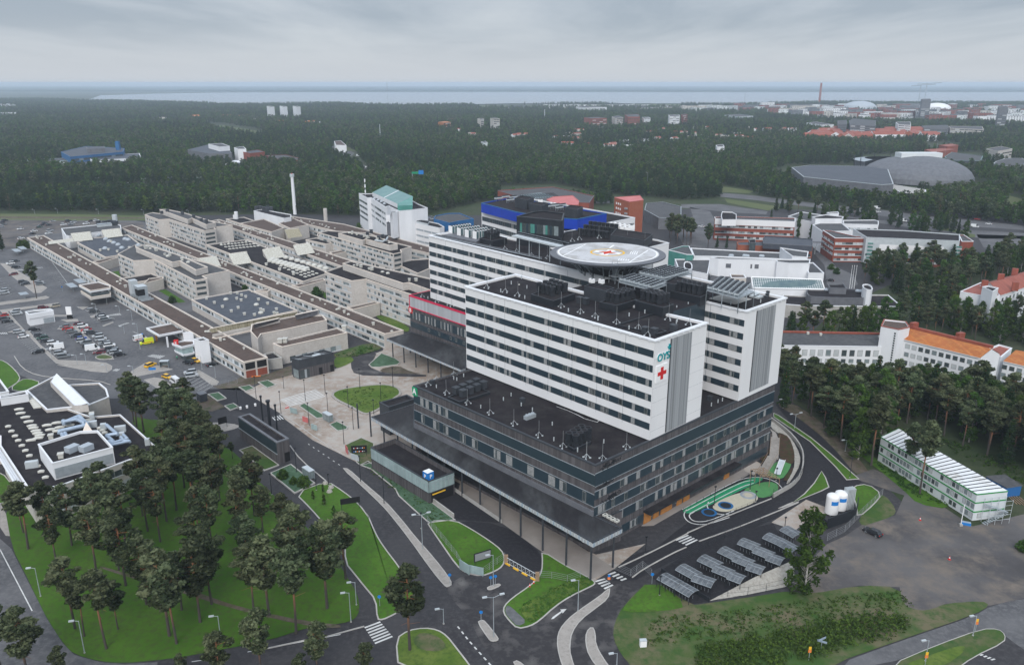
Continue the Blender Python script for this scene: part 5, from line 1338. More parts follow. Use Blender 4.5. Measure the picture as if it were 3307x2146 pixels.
# low white building with grey strips and teal-blue roofs
e_,p_=bld('white panelled building with pale grey strips and grey roof plant','L1: 565,400 860,465 905,452 850,420 680,385',16.5,'white','felt','white_coping',name='office_block',cat='building',rib=[(0,1,[(11.8,13.0),(7.8,9.0),(4,5.2)],dict(mats=(('steel',1),),pane=8,sill=None,inset_ends=.2))])
box4(e_,'L1: 640,395 745,418 760,395 680,385',16.1,18,'steel_w','felt')
grid_of(e_,'dry_cooler','L1: 690,380 800,400 760,360',16.1,3,1,1.0,AV)
e_,p_=bld('building with teal-blue top storey and dark flat roof','L1: 803,375 955,415 1045,395 1187,375 1050,320 940,322 818,345',18.5,'blue_t','felt_grey','blue_t',name='office_block',cat='building',z0=10)
block(e_,inset(p_,-.0),0,10.05,'blue_t','felt','blue_t')
# big dark-roofed brick hall behind
BR=dict(mats=(('glass_l',3),('glass_d',2),('glass_m',1)),pane=2.0,sill='bwin_w')
e_,p_=bld('large hall with red brick walls and wide grey roof with a lattice well','L2: 210,68 420,130 790,145 820,102 560,45',20,'brick','felt_grey','slate_w',name='sports_hall',cat='building')
g=G();g.flat(W('L2: 340,95 430,118 590,105 480,78',20),19.7,'dirty_glass');
for i in range(14):
 a_,b_=W('L2: %f,%f %f,%f'%(350+i*16,92-i*.8,380+i*16,115-i*.9),20);g.bar((*a_,20),(*b_,20),.35,'black')
g.build('lattice_well',e_)
e_,p_=bld('pink-red tin roofed brick block in front of the grey hall','L2: 520,125 560,150 720,160 725,135 685,100 560,108',30,'brick_o','tin_pink','tin_pink',name='brick_block',cat='building',par=.1)
e_,p_=bld('tall red brick tower block with pink-red roof among the trees','L2: 950,112 1045,140 1133,128 1110,100',24,'brick_o','tin_pink','tin_pink',name='brick_tower',cat='building',par=.05)
for i in range(3):
 for j in range(5):
  for a_,b_ in((p_[0],p_[1]),):t=.12+i*.13;g=G();panel(g,lerp(a_,b_,t),lerp(a_,b_,t+.07),outward(a_,b_,cen(p_)),19.5-j*3.6,21-j*3.6,.1,'white_s');g.build('window',e_)
for j in range(4):g=G();a_,b_=p_[0],p_[1];panel(g,lerp(a_,b_,.78),lerp(a_,b_,.9),outward(a_,b_,cen(p_)),18-j*3.6,19.2-j*3.6,1.2,'steel');g.build('balcony',e_)
e_,p_=bld('low grey roofed market hall right of the brick tower','L2: 1140,190 1230,240 1372,245 1372,170 1250,140 1150,150',9,'slate_w','felt_grey','steel',name='low_hall',cat='building')
# university and school buildings on the right
e_,p_=bld('long white and red brick school building with three window rows','L3: 72,92 75,100 470,115 470,98 185,90',15,'brick','felt_grey','white_coping',name='school_building',cat='building',rib=[(1,2,[(9.2,10.6),(5.2,6.6),(1.6,3)],BR)])
band(e_,p_[1],p_[2],cen(p_),11.0,15,'white',.08,0,'fascia')
block(e_,W('L3: 105,85 110,105 180,105 180,78 160,68 110,66',19),14.8,19,'white','felt','white_coping',.3,wname='penthouse')
e_,p_=bld('white flat-roofed wing with raised plant rooms behind the poplars','L3: 435,88 470,98 560,118 700,108 705,98 500,66',13,'white_plain','felt_grey','white_coping',name='school_building',cat='building')
block(e_,W('L3: 553,92 570,100 700,100 708,90 620,80',17),12.8,17,'white_plain','felt','white_coping',.3,wname='penthouse')
block(e_,W('L3: 625,70 640,76 685,74 680,66',18),12.8,18,'white_plain','felt','white_coping',.3,wname='penthouse')
e_,p_=bld('white building with dark roof and windows ending at a small tent','L3: 705,108 708,126 880,130 880,112 860,106',12,'white_plain','felt_grey','white_coping',name='school_building',cat='building',rib=[(1,2,[(8,9.4)],BR)])
e_,p_=bld('angular white block with a broad grey roof behind the brick school','L3: 555,130 605,165 745,160 700,122 620,113',14,'white_plain','felt_grey','white_coping',name='school_building',cat='building')
e_,p_=bld('red brick school block with white window strips facing the road','L3: 605,157 665,195 815,197 790,188 770,188 650,160',15,'brick','felt_grey','white_coping',name='school_building',cat='building',rib=[(1,2,[(11,12.3),(7.6,8.9),(4.2,5.5),(1,2.3)],BR),(0,1,[(11,12.3),(7.6,8.9),(4.2,5.5)],BR)])
e_,p_=bld('long pale blue-grey hall with glazed stair towers over brick ground floors','L3: 755,150 820,192 1280,210 1280,178 1000,158',16.5,'steel_w','felt','steel_w',name='school_building',cat='building',rib=[(1,2,[(5.2,6.6),(2,3.2)],BR)])
band(e_,p_[1],p_[2],cen(p_),7.0,12.5,'white',.1,8,'fascia');band(e_,p_[1],p_[2],cen(p_),0,5,'brick',.05,8,'base')
for x0 in(825,1260):
 t=t_at(p_[1],p_[2],10,2260+x0/1.5244);g=G();nn=outward(p_[1],p_[2],cen(p_))
 for k in range(12):panel(g,lerp(p_[1],p_[2],t),lerp(p_[1],p_[2],t+.055),nn,.5+k*1.1,1.2+k*1.1,.6,'glass_g' if k%2 else 'steel_w')
 g.build('stair_glazing',e_)
e_,p_=bld('low red brick end block beyond the pale hall','L3: 1275,180 1290,212 1348,212 1300,180',11,'brick','felt_grey','white_coping',name='school_building',cat='building')
e_,p_=bld('low red brick pavilion with slate-blue sheet roof and glazed porch','L3: 182,215 188,230 555,245 555,225 330,210 215,212',6.5,'brick_o','felt_blue','brick_o',name='school_pavilion',cat='building',rib=[(1,2,[(.8,2.6)],BR)])
block(e_,W('L3: 310,200 312,222 555,235 555,200 320,186',9.5),6.2,9.5,'felt_blue','felt_blue','slate_w',.2,wname='penthouse')
block(e_,W('L3: 240,205 245,218 275,218 272,202',10),2,10,'glass_d','felt','slate_w',.3,wname='porch')
# footbridge
e_=thing('footbridge','covered steel footbridge between the brick pavilion and brick school','bridge',W1(2660,850),0)
a_,b_=W('L3: 550,215 660,218',8);g=G();g.strip([a_,b_],3,8.2,'slate_w',h=.4);g.strip([a_,b_],2.6,5.4,'steel',h=.4);g.build('deck',e_)
g=G()
for t in(0,.25,.5,.75,1):q=lerp(a_,b_,t);g.bar((*q,5),(*q,8),.15,'steel');
for t in(.2,.8):q=lerp(a_,b_,t);g.bar((*q,0),(*q,5),.3,'steel')
g.build('column',e_)
# the white university library group just right of the towers
e_,p_=bld('low wing with green glass wall and dark roof left of the white hall','K3: 50,550 350,625 455,625 390,485 280,482 190,510',13,'glass_g','felt_grey','white_coping',name='university_wing',cat='building')
e_,p_=bld('long low building with grey lean-to roofs behind the white hall','K3: 415,515 470,650 850,655 2059,700 1960,595 1200,560',9.5,'white_plain','felt_grey','white_coping',name='university_wing',cat='building')
e_,p_=bld('white windowless hall with wavy front and silver roof ducts','K3: 735,675 880,700 1840,725 1850,745 2050,770 L3: 460,320 540,320 545,300 440,300 K3: 1820,700 850,655',16,'white_plain','felt_grey','white_coping',name='university_hall',cat='building')
q_=p_;n_=outward(p_[1],p_[2],cen(p_))
for x_,w_ in((1040,.09),(1420,.03),(1510,.07)):
 t=t_at(p_[1],p_[2],12,2150+x_/5.1475);g=G();panel(g,lerp(p_[1],p_[2],t-w_/2),lerp(p_[1],p_[2],t+w_/2),n_,11.3,13.6,.1,'slate_w');g.build('window',e_)
at_px(e_,'grey_dome','K3: 1075,650 1100,650 1305,650 1335,652 1360,655 1580,658 1610,660',16,1.1)
block(e_,W('K3: 870,830 880,850 1850,880 1850,855',8.5),0,8.5,'white_plain','felt','white_coping',.4,wname='front_terrace')
e_,p_=bld('white flat wing with a rounded stair tower in front of the hall','K3: 150,700 215,870 440,900 700,950 740,720 740,705',10,'white_plain','felt_grey','white_coping',name='university_wing',cat='building')
block(e_,smooth(W('K3: 305,745 300,860 440,880 440,780 380,740',14),1),5,14,'white_plain','felt','white_coping',.4,wname='stair_tower')
e_,p_=bld('white angular wing with green side wall at the back of the hall','L3: 395,242 455,285 530,290 535,262 460,252',15,'white_plain','felt_grey','white_coping',name='university_wing',cat='building')
e_,p_=bld('white wing with grid window at its corner by the road','L3: 515,318 535,368 612,368 558,316',12,'white_plain','felt_grey','white_coping',name='university_wing',cat='building')
e_,p_=bld('low dark curved building in front of the hall with round roof ducts',smooth(W('K3: 705,940 760,1010 1700,1010 2059,1010 2059,940 1900,920 900,905 750,915',7),1),7,'slate_w','felt_grey','slate_w',name='university_wing',cat='building',rib=[(0,1,[(3,5)],dict(mats=(('glass_g',1),),pane=3,sill=None))])
at_px(e_,'grey_dome','K3: 890,910 930,915 970,920 1360,915 1400,920 1430,920 1670,930 1700,930 1740,935',7.4,1.0)
e_,p_=bld('beige plant tower standing beside the rear tower roof edge','K3: 1065,950 1085,1010 1340,1010 1300,960',14,'beige','brown','white_coping',name='plant_tower',cat='building')
# glass sloped roof (solar glazing) building
zt,zb=13.5,9.5
a_,b_=W('K3: 1425,1005',zt)[0],W('L3: 600,402',zt)[0];c_,d_=W('L3: 615,450',zb)[0],W('K3: 1450,1185',zb)[0]
e_=thing('glass_roof_building','building with a long sloping grid roof of glass panes and white frame','building',cen([a_,b_,c_,d_]),0)
g=G();g.prism([d_,c_,b_,a_],0,zb-.3,'white_plain');g.face([(*a_,zb-.3),(*b_,zb-.3),(*b_,zt-.15),(*a_,zt-.15)],'white_plain')
g.face([(*a_,zb-.3),(*a_,zt-.15),(*d_,zb-.15)],'white_plain');g.face([(*b_,zb-.3),(*c_,zb-.15),(*b_,zt-.15)],'white_plain');g.build('wall',e_)
g=G();g.face([(*d_,zb),(*c_,zb),(*b_,zt),(*a_,zt)],'dirty_glass');go=g.build('glass_roof',e_)
g=G()
def gp_(u,v):p=lerp(d_,c_,u);q=lerp(a_,b_,u);r_=lerp(p,q,v);return(*r_,zb+(zt-zb)*v+.12)
for i in range(33):g.bar(gp_(i/32,0),gp_(i/32,1),.07 if 0<i<32 else .35,'white_s')
for j in range(8):g.bar(gp_(0,j/7),gp_(1,j/7),.06 if 0<j<7 else .4,'white_s')
g.build('glazing_frame',go)
e_,p_=bld('dark curved building with green glass strips and silver ducts on its roof',smooth(W('A8: 245,610 260,650 300,665 780,680 800,640 700,600 440,590 280,595',9.5),1),9.5,'slate_w','felt','slate_w',name='university_wing',cat='building')
a_,b_=W('A8: 320,690 500,700',6)[0],W('A8: 790,700',6)[0]
g=G();panel(g,W('A8: 320,660',8)[0],W('A8: 500,668',8)[0],(0,-1),5,8,1.0,'glass_g');panel(g,W('A8: 575,670',8)[0],W('A8: 780,680',8)[0],(0,-1),5,8,1.0,'glass_g');g.build('glazing',e_)
at_px(e_,'grey_dome','A8: 415,610 440,612 465,615 675,620 700,622',9.5,1.1)
block(e_,W('A8: 430,560 445,590 585,595 560,555',12),9,12,'slate_w','felt','slate_w',.3,wname='penthouse')
block(e_,smooth(W('A8: 710,565 735,600 805,610 790,570 750,556',14),1),0,14,'white_plain','felt','white_coping',.3,wname='stair_tower')
e_,p_=bld('low grey building with grid window and two roof levels among the pines','A8: 0,720 200,735 1000,745 1020,725 930,648 800,648 560,700 250,660 60,650',6.5,'concrete','felt','white_coping',name='university_wing',cat='building')
g=G();a_,b_=W('A8: 490,745 640,745',6)
for k in range(6):
 panel(g,lerp(a_,b_,k/6),lerp(a_,b_,(k+.85)/6),(0,-1),.5,5.8,.4,'dirty_glass')
g.build('grid_window',e_)
# flagpoles
for i,(x,y,x2,y2)in enumerate(((607,605,625,455),(625,605,645,468),(645,605,662,480))):
 c_=W('A8: %d,%d'%(x,y),0)[0];g=G();g.cyl(*c_,0,13,.14,'white_s',r1=.07,n=6);g.cyl(*c_,13,13.3,.18,'white_s',n=6);g.build('flagpole',loc=(*c_,0),label='bare white flagpole beside the road behind the dark curved building',cat='flagpole',group='three flagpoles by the road')
 # white residential style buildings on the right
def punched(e,a,b,c,xs,z0,z1,w,mats=('glass_d','glass_l','glass_m'),seed=0):
 r=random.Random(seed);L=dist(a,b);n=outward(a,b,c)
 for t in xs:
  g=G();panel(g,lerp(a,b,t-w/2/L-.12/L),lerp(a,b,t+w/2/L+.12/L),n,z0-.12,z1+.1,.03,'frame');panel(g,lerp(a,b,t-w/2/L),lerp(a,b,t+w/2/L),n,z0,z1,.06,r.choice(mats));g.build('window',e)
def rowx(n,a=.04,b=.97):return[a+(b-a)*i/(n-1)for i in range(n)]
zw=10.5
pts=W('A8: -130,1065 980,1080 935,1025 860,965 -130,945',zw)
e_=thing('clinic_wing','white plastered wing with square windows and slate roof edged in red','building',cen(pts),0);w_,r__=block(e_,pts,0,zw,'white_plain','felt_grey','white_coping',.3,.05)
pe=W('A8: -130,1065 980,1080',zw);cc_=cen(pts)
punched(e_,pe[0],pe[1],cc_,rowx(16,.04,.93),6.6,8.9,1.7,seed=1);punched(e_,pe[0],pe[1],cc_,rowx(16,.04,.93),3.9,5.3,1.6,seed=2);punched(e_,pe[0],pe[1],cc_,rowx(16,.04,.93),.9,2.4,1.6,seed=3)
g=G();g.strip(W('A8: -130,950 860,970 935,1027',zw+.3),.8,zw+.7,'tin_red',h=.7);g.build('ridge',e_)
at_px(e_,'roof_vent','A8: 262,975 368,985 858,1005',zw,.8)
# stair block + orange roofed wing
def gable(label,s_eave,zE,s_ridge,zR,depth_px,roofm,wallm='white_plain',rowsz=(),nwin_=12,seed=1,name='clinic_wing',z0=0):
 """s_eave: two photo points of the near eave; s_ridge: two points of the ridge; the far eave mirrors the near one"""
 a,b=W(s_eave,zE);c,d=W(s_ridge,zR)
 a2=(2*c[0]-a[0],2*c[1]-a[1]);b2=(2*d[0]-b[0],2*d[1]-b[1]);p=[a,b,b2,a2]
 e=thing(name,label,'building',cen(p),z0);g=G();g.prism(p,z0,zE,wallm);g.face([(*a,zE),(*a2,zE),(*c,zR)],wallm);g.face([(*b,zE),(*d,zR),(*b2,zE)],wallm);g.build('wall',e)
 k=.5;ex=nrm((a[0]-c[0],a[1]-c[1]));g=G()
 A_,B_=(a[0]+ex[0]*k,a[1]+ex[1]*k),(b[0]+ex[0]*k,b[1]+ex[1]*k);A2,B2=(a2[0]-ex[0]*k,a2[1]-ex[1]*k),(b2[0]-ex[0]*k,b2[1]-ex[1]*k)
 g.face([(*A_,zE),(*B_,zE),(*d,zR+.2),(*c,zR+.2)],roofm);g.face([(*c,zR+.2),(*d,zR+.2),(*B2,zE),(*A2,zE)],roofm)
 g.face([(*A_,zE-.25),(*B_,zE-.25),(*B_,zE),(*A_,zE)],'white_coping');g.build('roof',e)
 for i,(z0_,z1_)in enumerate(rowsz):punched(e,a,b,cen(p),rowx(nwin_),z0_,z1_,1.5,seed=seed+i)
 return e,p
eo,po=gable('white building with bright orange tin roof and square windows beyond the pines','A8: 1020,1005 1700,1170',14.0,'A8: 1100,930 1790,1100',16.5,0,'tin_orange',rowsz=[(z,z+1.5)for z in(10.8,7.6,4.4,1.3)],nwin_=12,seed=8)
g=G();a_,b_=W('A8: 1120,920 1800,1085',16.7);g.strip([a_,b_],1.0,17.4,'tin_red',h=1.0);g.build('ridge',eo)
for s_ in('A8: 1145,900','A8: 1530,985'):c_=W(s_,17.5)[0];g=G();g.box(c_,.4,3,1.6,15.5,18.6,'tin_red');g.build('chimney',eo)
e_,p_=bld('tall white stair block with red parapet between slate and orange roofs','A8: 870,905 1020,935 1110,915 1080,870 895,850',18.5,'white_plain','brown','tin_red',name='stair_block',cat='building')
g=G();n_=outward(p_[0],p_[1],cen(p_))
for k in range(14):panel(g,lerp(p_[0],p_[1],.78),lerp(p_[0],p_[1],.87),n_,4+k*.95,4.65+k*.95,.08,'glass_d')
g.build('slit_window',e_)
e2,p2_=gable('white building with vivid orange roof at the right edge of the photograph','A8: 1890,1195 2300,1290',11.0,'A8: 1990,1110 2400,1200',13.2,0,'tin_orange',rowsz=[(z,z+1.5)for z in(8.0,5.0,1.9)],nwin_=7,seed=18)
e_,p_=bld('low white link with dark red roof between the two orange roofs','A8: 1720,1115 1870,1165 1960,1090 1850,1060',11.5,'white_plain','tin_red','white_coping',name='clinic_wing',cat='building')
e3,p3_=gable('tall white building with red tin roof among trees at the right edge','A8: 1860,650 2500,440',14.5,'A8: 1780,555 2400,370',17.5,0,'tin_red',rowsz=[(z,z+1.6)for z in(11,7.9,4.8,1.7)],nwin_=22,seed=28)
e_,p_=bld('white gabled end with a square stair tower on the red-roofed building','A8: 1530,620 1710,655 1860,655 1800,560 1700,545',14.5,'white_plain','tin_red','white_coping',name='clinic_wing',cat='building',par=.05)
block(e_,W('A8: 1712,580 1800,620 1848,590 1760,572',19),5,19,'white_plain','felt','white_coping',.3,wname='stair_tower')
for s_ in('A8: 1735,545','A8: 1870,490','A8: 1990,560','A8: 1985,445'):c_=W(s_,18)[0];g=G();g.box(c_,-.4,2.6,1.6,15,19,'tin_red');g.build('chimney',e3)
# ---------------------------------------------------------------- lower left building
zl=8.9
LB=dict(mats=(('glass_l',3),('glass_m',2),('glass_d',2)),pane=2.0)
e_,p_=bld('low office building with dark roof, rows of white skylights and blue ducts','L4: -160,440 0,440 0,500 190,790 400,740 990,520 750,305 570,320 410,265 290,275 200,170 0,210 -160,220',zl,'beige','felt','white_coping',name='office_building',cat='building',capw=.35,
rib=[(4,5,[(5.6,7.2),(2.2,3.8)],LB),(3,4,[(5.6,7.2),(2.2,3.8)],LB)])
lz=zl-.45;left_b=e_
for s_ in('L4: 200,378 210,392 225,410 235,425 250,438 240,455 195,468 130,300 160,325 180,352 120,275 295,375 355,360 315,402 375,388 360,410 435,375 545,345',):
 for x,y in W(s_,lz):inst('roof_light',x,y,lz,(2.0,.8,.9),.35,left_b,name='skylight')
for s_ in('L4: 52,382 73,412 95,442 115,470 138,502 160,533 185,565 235,630 258,664 285,700',):
 for x,y in W(s_,lz):inst('roof_light',x,y,lz,(1.2,.8,.9),.35,left_b,name='skylight')
for i in range(8):x,y=W('L4: %f,%f'%(190+6.5*i,190+10.5*i),lz)[0];inst('roof_light',x,y,lz,(1.8,.8,1),.35,left_b,name='skylight')
for s_ in('L4: 625,393 640,408 655,422',):
 for x,y in W(s_,lz):inst('roof_light',x,y,lz,(1.2,.9,1),.35,left_b,name='skylight')
block(left_b,W('L4: 0,205 175,178 160,155 0,190',11),8.4,11,'white_plain','felt','white_coping',.3,wname='penthouse')
block(left_b,W('L4: 237,490 325,610 705,510 610,405 500,410',13.2),8.4,13.2,'white_plain','felt','white_coping',.35,.6,wname='penthouse')
g=G();a_,b_=W('L4: 325,610 705,510',13.2);panel(g,lerp(a_,b_,.02),lerp(a_,b_,.98),outward(a_,b_,W('L4: 400,400',13)[0]),8.8,11.6,.1,'steel');g.build('louvre_band',left_b)
for s_ in('L4: 452,525','L4: 540,520'):c_=W(s_,13)[0];g=G();g.box(c_,1.1,3.0,2.2,12.6,14.2,'dome_g','dome_g');g.build('roof_cowl',left_b)
at_px(left_b,'roof_vent','L4: 382,572 590,470 575,318 320,455',lz,1.2,.4)
at_px(left_b,'roof_vent','L4: 382,575',12.7,1.2,.4)
def duct(s_,z,r=.55,drop=True):
 P=[(*q,z)for q in W(s_,z)];g=G();g.path(P,r,'duct',10)
 for q in P:g.dome(q[0],q[1],q[2]-r,r,r*2,'duct',n=8)
 g.build('duct',left_b)
duct('L4: 395,345 400,355 470,325 495,315 545,370 370,410',10.4,.62);duct('L4: 400,350 480,335 520,355',11.2,.5)
duct('L4: 385,425 410,470',10.6,.5);duct('L4: 405,420 430,468',10.6,.5)
duct('L4: 665,370 730,425 665,435 705,470 640,480',10.4,.5);duct('L4: 755,445 775,470 810,470 690,497',10.4,.42);duct('L4: 770,430 795,455 685,487',10.2,.42)
for s_,sx in(('L4: 645,375',1.5),('L4: 760,430',1.5),('L4: 425,352',1.4),('L4: 575,315',1.3),('L4: 920,470',1.3),('L4: 750,390',3.0),('L4: 198,610',3.0),('L4: 575,360',2.6)):
 c_=W(s_,9.6)[0];g=G();g.box(c_,.35,sx,1.3,lz,10.3,'steel_w');g.build('air_unit',left_b)
g=G();a_,b_,c_=W('L4: 485,450 545,390 588,428',11);g.face([(*a_,9.5),(*b_,13.0),(*c_,11.4)],'beige_l');g.face([(*a_,9.4),(*c_,9.4),(*c_,11.4)],'beige_l');g.build('roof_gable',left_b)
# striped glazed edge on the left
g=G()
for k in range(4):g.strip(W('L4: %d,%d %d,%d'%(-40+k*14,520-k*4,130+k*18,800-k*4),zl-.4-k*.02),.45,zl+.1-k*.3,'white_coping',h=.3)
g.build('louvre_edge',left_b)
# angular entrance wing with the bright white ridge
e_,p_=bld('angular grey-roofed wing crossed by a bright white pitched ridge','L4: 165,155 290,275 560,245 355,58',zl+.6,'beige','felt_grey','white_coping',name='office_wing',cat='building')
a_,b_,c_,d_=W('L4: 310,95 355,55 550,243 462,248',11);g=G()
g.prism([W('L4: 312,97',11)[0],(b_),(c_),(d_)],8.6,11,'beige');g.face([(*a_,10.6),(*d_,10.6),(*c_,11.4),(*b_,11.4)],'white_coping');g.build('ridge',e_)
e_,p_=bld('grey-roofed wedge wing reaching behind the big pine','L4: 425,120 555,245 680,195 665,145 620,108',zl-.3,'beige','felt_grey','white_coping',name='office_wing',cat='building')
e_,p_=bld('white building corner at the left edge of the photograph','L4: -60,160 0,170 55,160 0,85 -60,80',6.5,'white_plain','felt_grey','white_coping',name='office_wing',cat='building')
# ---------------------------------------------------------------- small buildings and street furniture near the new hospital
e,p=bld('dark grey kiosk with open roof frame and glazed corner on the plaza','A5: 622,1300 680,1322 968,1255 890,1235',7.6,'char','felt_grey','char',name='lift_kiosk',cat='building',z0=0,capw=.3)
cc_=cen(p)
band(e,p[1],p[2],cc_,.1,4.1,'wood',.05,0,'cladding');ribbon(e,p[0],p[1],cc_,.3,3.6,pane=1.4,mats=(('glass_d',2),('glass_m',1)),sill=None,name='glazing');
g=G();n_=outward(p[1],p[2],cc_);panel(g,lerp(p[1],p[2],.01),lerp(p[1],p[2],.28),n_,.3,3.6,.12,'glass_d');panel(g,lerp(p[1],p[2],.14),lerp(p[1],p[2],.2),n_,.3,3.6,.16,'steel');g.build('glazing',e)
for x in(.6,.93):g=G();panel(g,lerp(p[1],p[2],x-.05),lerp(p[1],p[2],x+.05),n_,.1,2.9,.1,'black_s');g.build('door',e)
g=G()
for t in(0,.33,.66):g.bar((*lerp(p[0],p[3],t),7.5),(*lerp(p[1],p[2],min(1,t+.15)),7.5),.1,'steel')
g.box(lerp(cc_,p[2],.2),AV,3,1.6,6.9,7.6,'steel_w');g.build('roof_frame',e)
e,p=bld('long black flat-roofed bicycle parking building beside the road','N2: 475,548 822,782 935,745 582,517',7.0,'wood','felt','slate_w',name='bicycle_garage',cat='building',capw=.7)
band(e,p[0],p[1],cen(p),3.4,6.7,'navy',.1,.2,'glass_band')
g=G();a_,b_=p[0],p[1];n_=outward(a_,b_,cen(p))
for k in range(30):panel(g,lerp(a_,b_,.01+k/30.6),lerp(a_,b_,.013+k/30.6),n_,3.4,6.7,.16,'black')
panel(g,a_,b_,n_,3.2,3.4,.2,'steel');g.build('glazing_bar',e)
g=G();panel(g,lerp(p[1],p[2],.55),lerp(p[1],p[2],.95),outward(p[1],p[2],cen(p)),.1,3.0,.08,'black_s');g.build('door',e)
for(x,y,x2,y2,r)in((700,590,685,500,.28),(765,635,755,545,.5),(830,675,822,588,.28)):
 c=W('N2: %d,%d'%(x,y))[0];g=G();g.cyl(*c,0,8.6,r,'black',n=10);g.cyl(*c,8.6,9.1,r*1.5,'black',n=10);g.build('ventilation_stack',loc=(*c,0),label='%s black ventilation pipe behind the long black bicycle building'%('thick middle' if r>.3 else('first slim' if x==700 else 'last slim')),cat='vent pipe')
def top_z(c,ytop):
 z=1.0
 while pix(c[0],c[1],z)[1]>ytop and z<60:z+=.1
 return z
PC={}
def pole(s,ytop_local,kind='dark',label=None):
 f=s.split(':')[0];x,y=px(s)[0];c=W1(x,y);yt=FR[f][1]+ytop_local/FR[f][2];h=max(3.0,top_z(c,yt))
 m={'dark':'black','grey':'steel'}.get(kind,'steel')
 e=thing('street_lamp',label,'street lamp',c,0)
 g=G();g.cyl(*c,0,h,.11,m,r1=.07,n=6);g.cyl(*c,0,.25,.2,'kerb',n=6);g.build('pole',e)
 g=G()
 if kind=='double':
  for s_ in(-1,1):g.bar((*c,h-.2),(c[0]+s_*1.5,c[1]+s_*.5,h+.25),.05,m);
  g.build('arm',e)
  for s_ in(-1,1):g=G();g.box((c[0]+s_*1.7,c[1]+s_*.55),.32,.95,.38,h+.15,h+.4,'steel_w');g.build('lamp_head',e)
 elif kind=='dark':
  g.box(c,.3,.5,.25,h,h+.35,'black');g.build('lamp_head',e)
 else:
  g.bar((*c,h-.1),(c[0]-.8,c[1]-.2,h+.15),.05,m);g.build('arm',e);g=G();g.box((c[0]-1.2,c[1]-.3),.25,.95,.38,h+.05,h+.3,'steel_w');g.build('lamp_head',e)
 return e
i=0
for s,yt,k,lb in(('N7: 868,415',145,'double','two-armed street lamp on the setts of the long median strip'),('N7: 1415,1090',775,'double','two-armed street lamp on the short median island at the crossing'),
('N7: 2062,890',650,'grey','grey street lamp with a yellow plate beside the curved median'),('N7: 360,840',665,'grey','grey lamp beside the curve of the footpath'),('N7: 318,970',745,'grey','grey lamp with a small white box at the footpath corner'),
('N7: 1412,700',455,'grey','grey lamp on the tiny oval island by the garage exit'),('N6: 285,605',405,'grey','street lamp at the upper left edge of the pine lawn'),('N6: 592,1000',775,'grey','street lamp at the lower left curve of the pine lawn'),
('N6: 1540,880',740,'grey','short lamp in the open middle of the pine lawn'),('N8: 2100,765',655,'grey','lamp post carrying a yellow warning sign on the grass point'),('N8: 1840,905',790,'grey','arched lamp post on the bottom right grass island'),
('N5: 185,510',385,'double','two-armed lamp on the grass strip above the playground road'),('N5: 645,720',620,'grey','white lamp post at the edge of the right pine wood'),('N5: 80,330',250,'grey','small lamp at the wood edge near the tower foot'),
('N5: 685,960',790,'dark','dark lamp post on the grass strip above the gravel lot'),('N8: 155,930',868,'grey','white topped lamp at the bottom edge of the wild grass'),('N7: 1030,985',870,'grey','short lamp near the zebra crossing')):
 pole(s,yt,k,lb)
for s,yt in(('N2: 640,390',190),('N2: 475,475',300),('N2: 865,525',325),('N2: 890,297',190),('N2: 1085,405',220),('N2: 1120,635',430),('N2: 1290,520',340),('N2: 1265,345',175),('N2: 1580,300',120),
('N2: 1880,285',110),('N2: 1475,470',280),('N2: 1520,665',470),('N2: 1435,800',600),('N2: 1770,400',245),('N2: 1705,530',400),('N3: 195,290',110)):
 pole(s,yt,'dark','slim black lamp post standing on the paved plaza')['group']='black lamp posts of the plaza'
for s,yt,lb in(('N2: 1005,1055',840,'by the bus shelter planter'),('N2: 1295,1170',1075,'at the tip of the grass strip'),('N2: 1185,1215',1120,'at the planter corner'),('N2: 1585,1140',910,'at the start of the long median'),
('N2: 1798,1340',1100,'halfway down the long median'),('N2: 780,1255',1070,'between the footpath and pines'),('N4: 1280,1215',1045,'inside the playground track'),('N4: 1605,1075',905,'beside the pergola'),
('N4: 1655,1180',1095,'at the playground corner rail'),('N4: 1840,985',880,'beside the slide'),('N8: 312,320',228,'between the entrance road and crossing'),('N8: 388,545',445,'at the corner of the bike yard'),('N3: 450,1560',1425,'on the juniper slope'),
('N5: 245,1370',1295,'near the white tanks'),('N5: 95,1420',1355,'on the concrete pad')):
 pole(s,yt,'dark','slim black lamp post '+lb)
for s,yt in(('R6: 1120,560',360),('R6: 855,745',690),('R6: 620,690',610),('R6: 415,640',560),('R6: 275,490',420),('R6: 780,330',200),('R6: 1055,330',250),('R6: 955,265',228),('R6: 690,680',600),('R6: 855,200',110),('R4: 585,790',700),('R4: 475,720',620),('A4: 480,100',60),('A4: 820,105',68),('A4: 1195,110',70),('A4: 1570,110',75),('A4: 290,105',68),('A4: 690,620',560),('A4: 1035,1100',1040),('A4: 1110,1430',1390)):
 pole(s,yt,'grey','thin grey street lamp among the western car parks')['group']='street lamps of the western car parks'
for s,yt in(('A1: 685,755',703),('A1: 1012,775',708),('A1: 1198,785',700),('A1: 1398,770',700),('A1: 1603,760',702),('A1: 888,780',738)):
 pole(s,yt,'double','tall floodlight mast over the sports field behind the forest belt')['group']='floodlight masts of the sports field'
for s,yt in(('A3: 1425,890',812),('A3: 1830,950',855),('A3: 1025,855',778),('A3: 2290,990',900),('A2: 2140,790',665),('A3: 1425,515',430),('A3: 1765,560',440),('A3: 1825,580',500),('A3: 2205,590',440)):
 pole(s,yt,'grey','tall grey mast rising by the motorway and arenas')['group']='masts by the motorway'
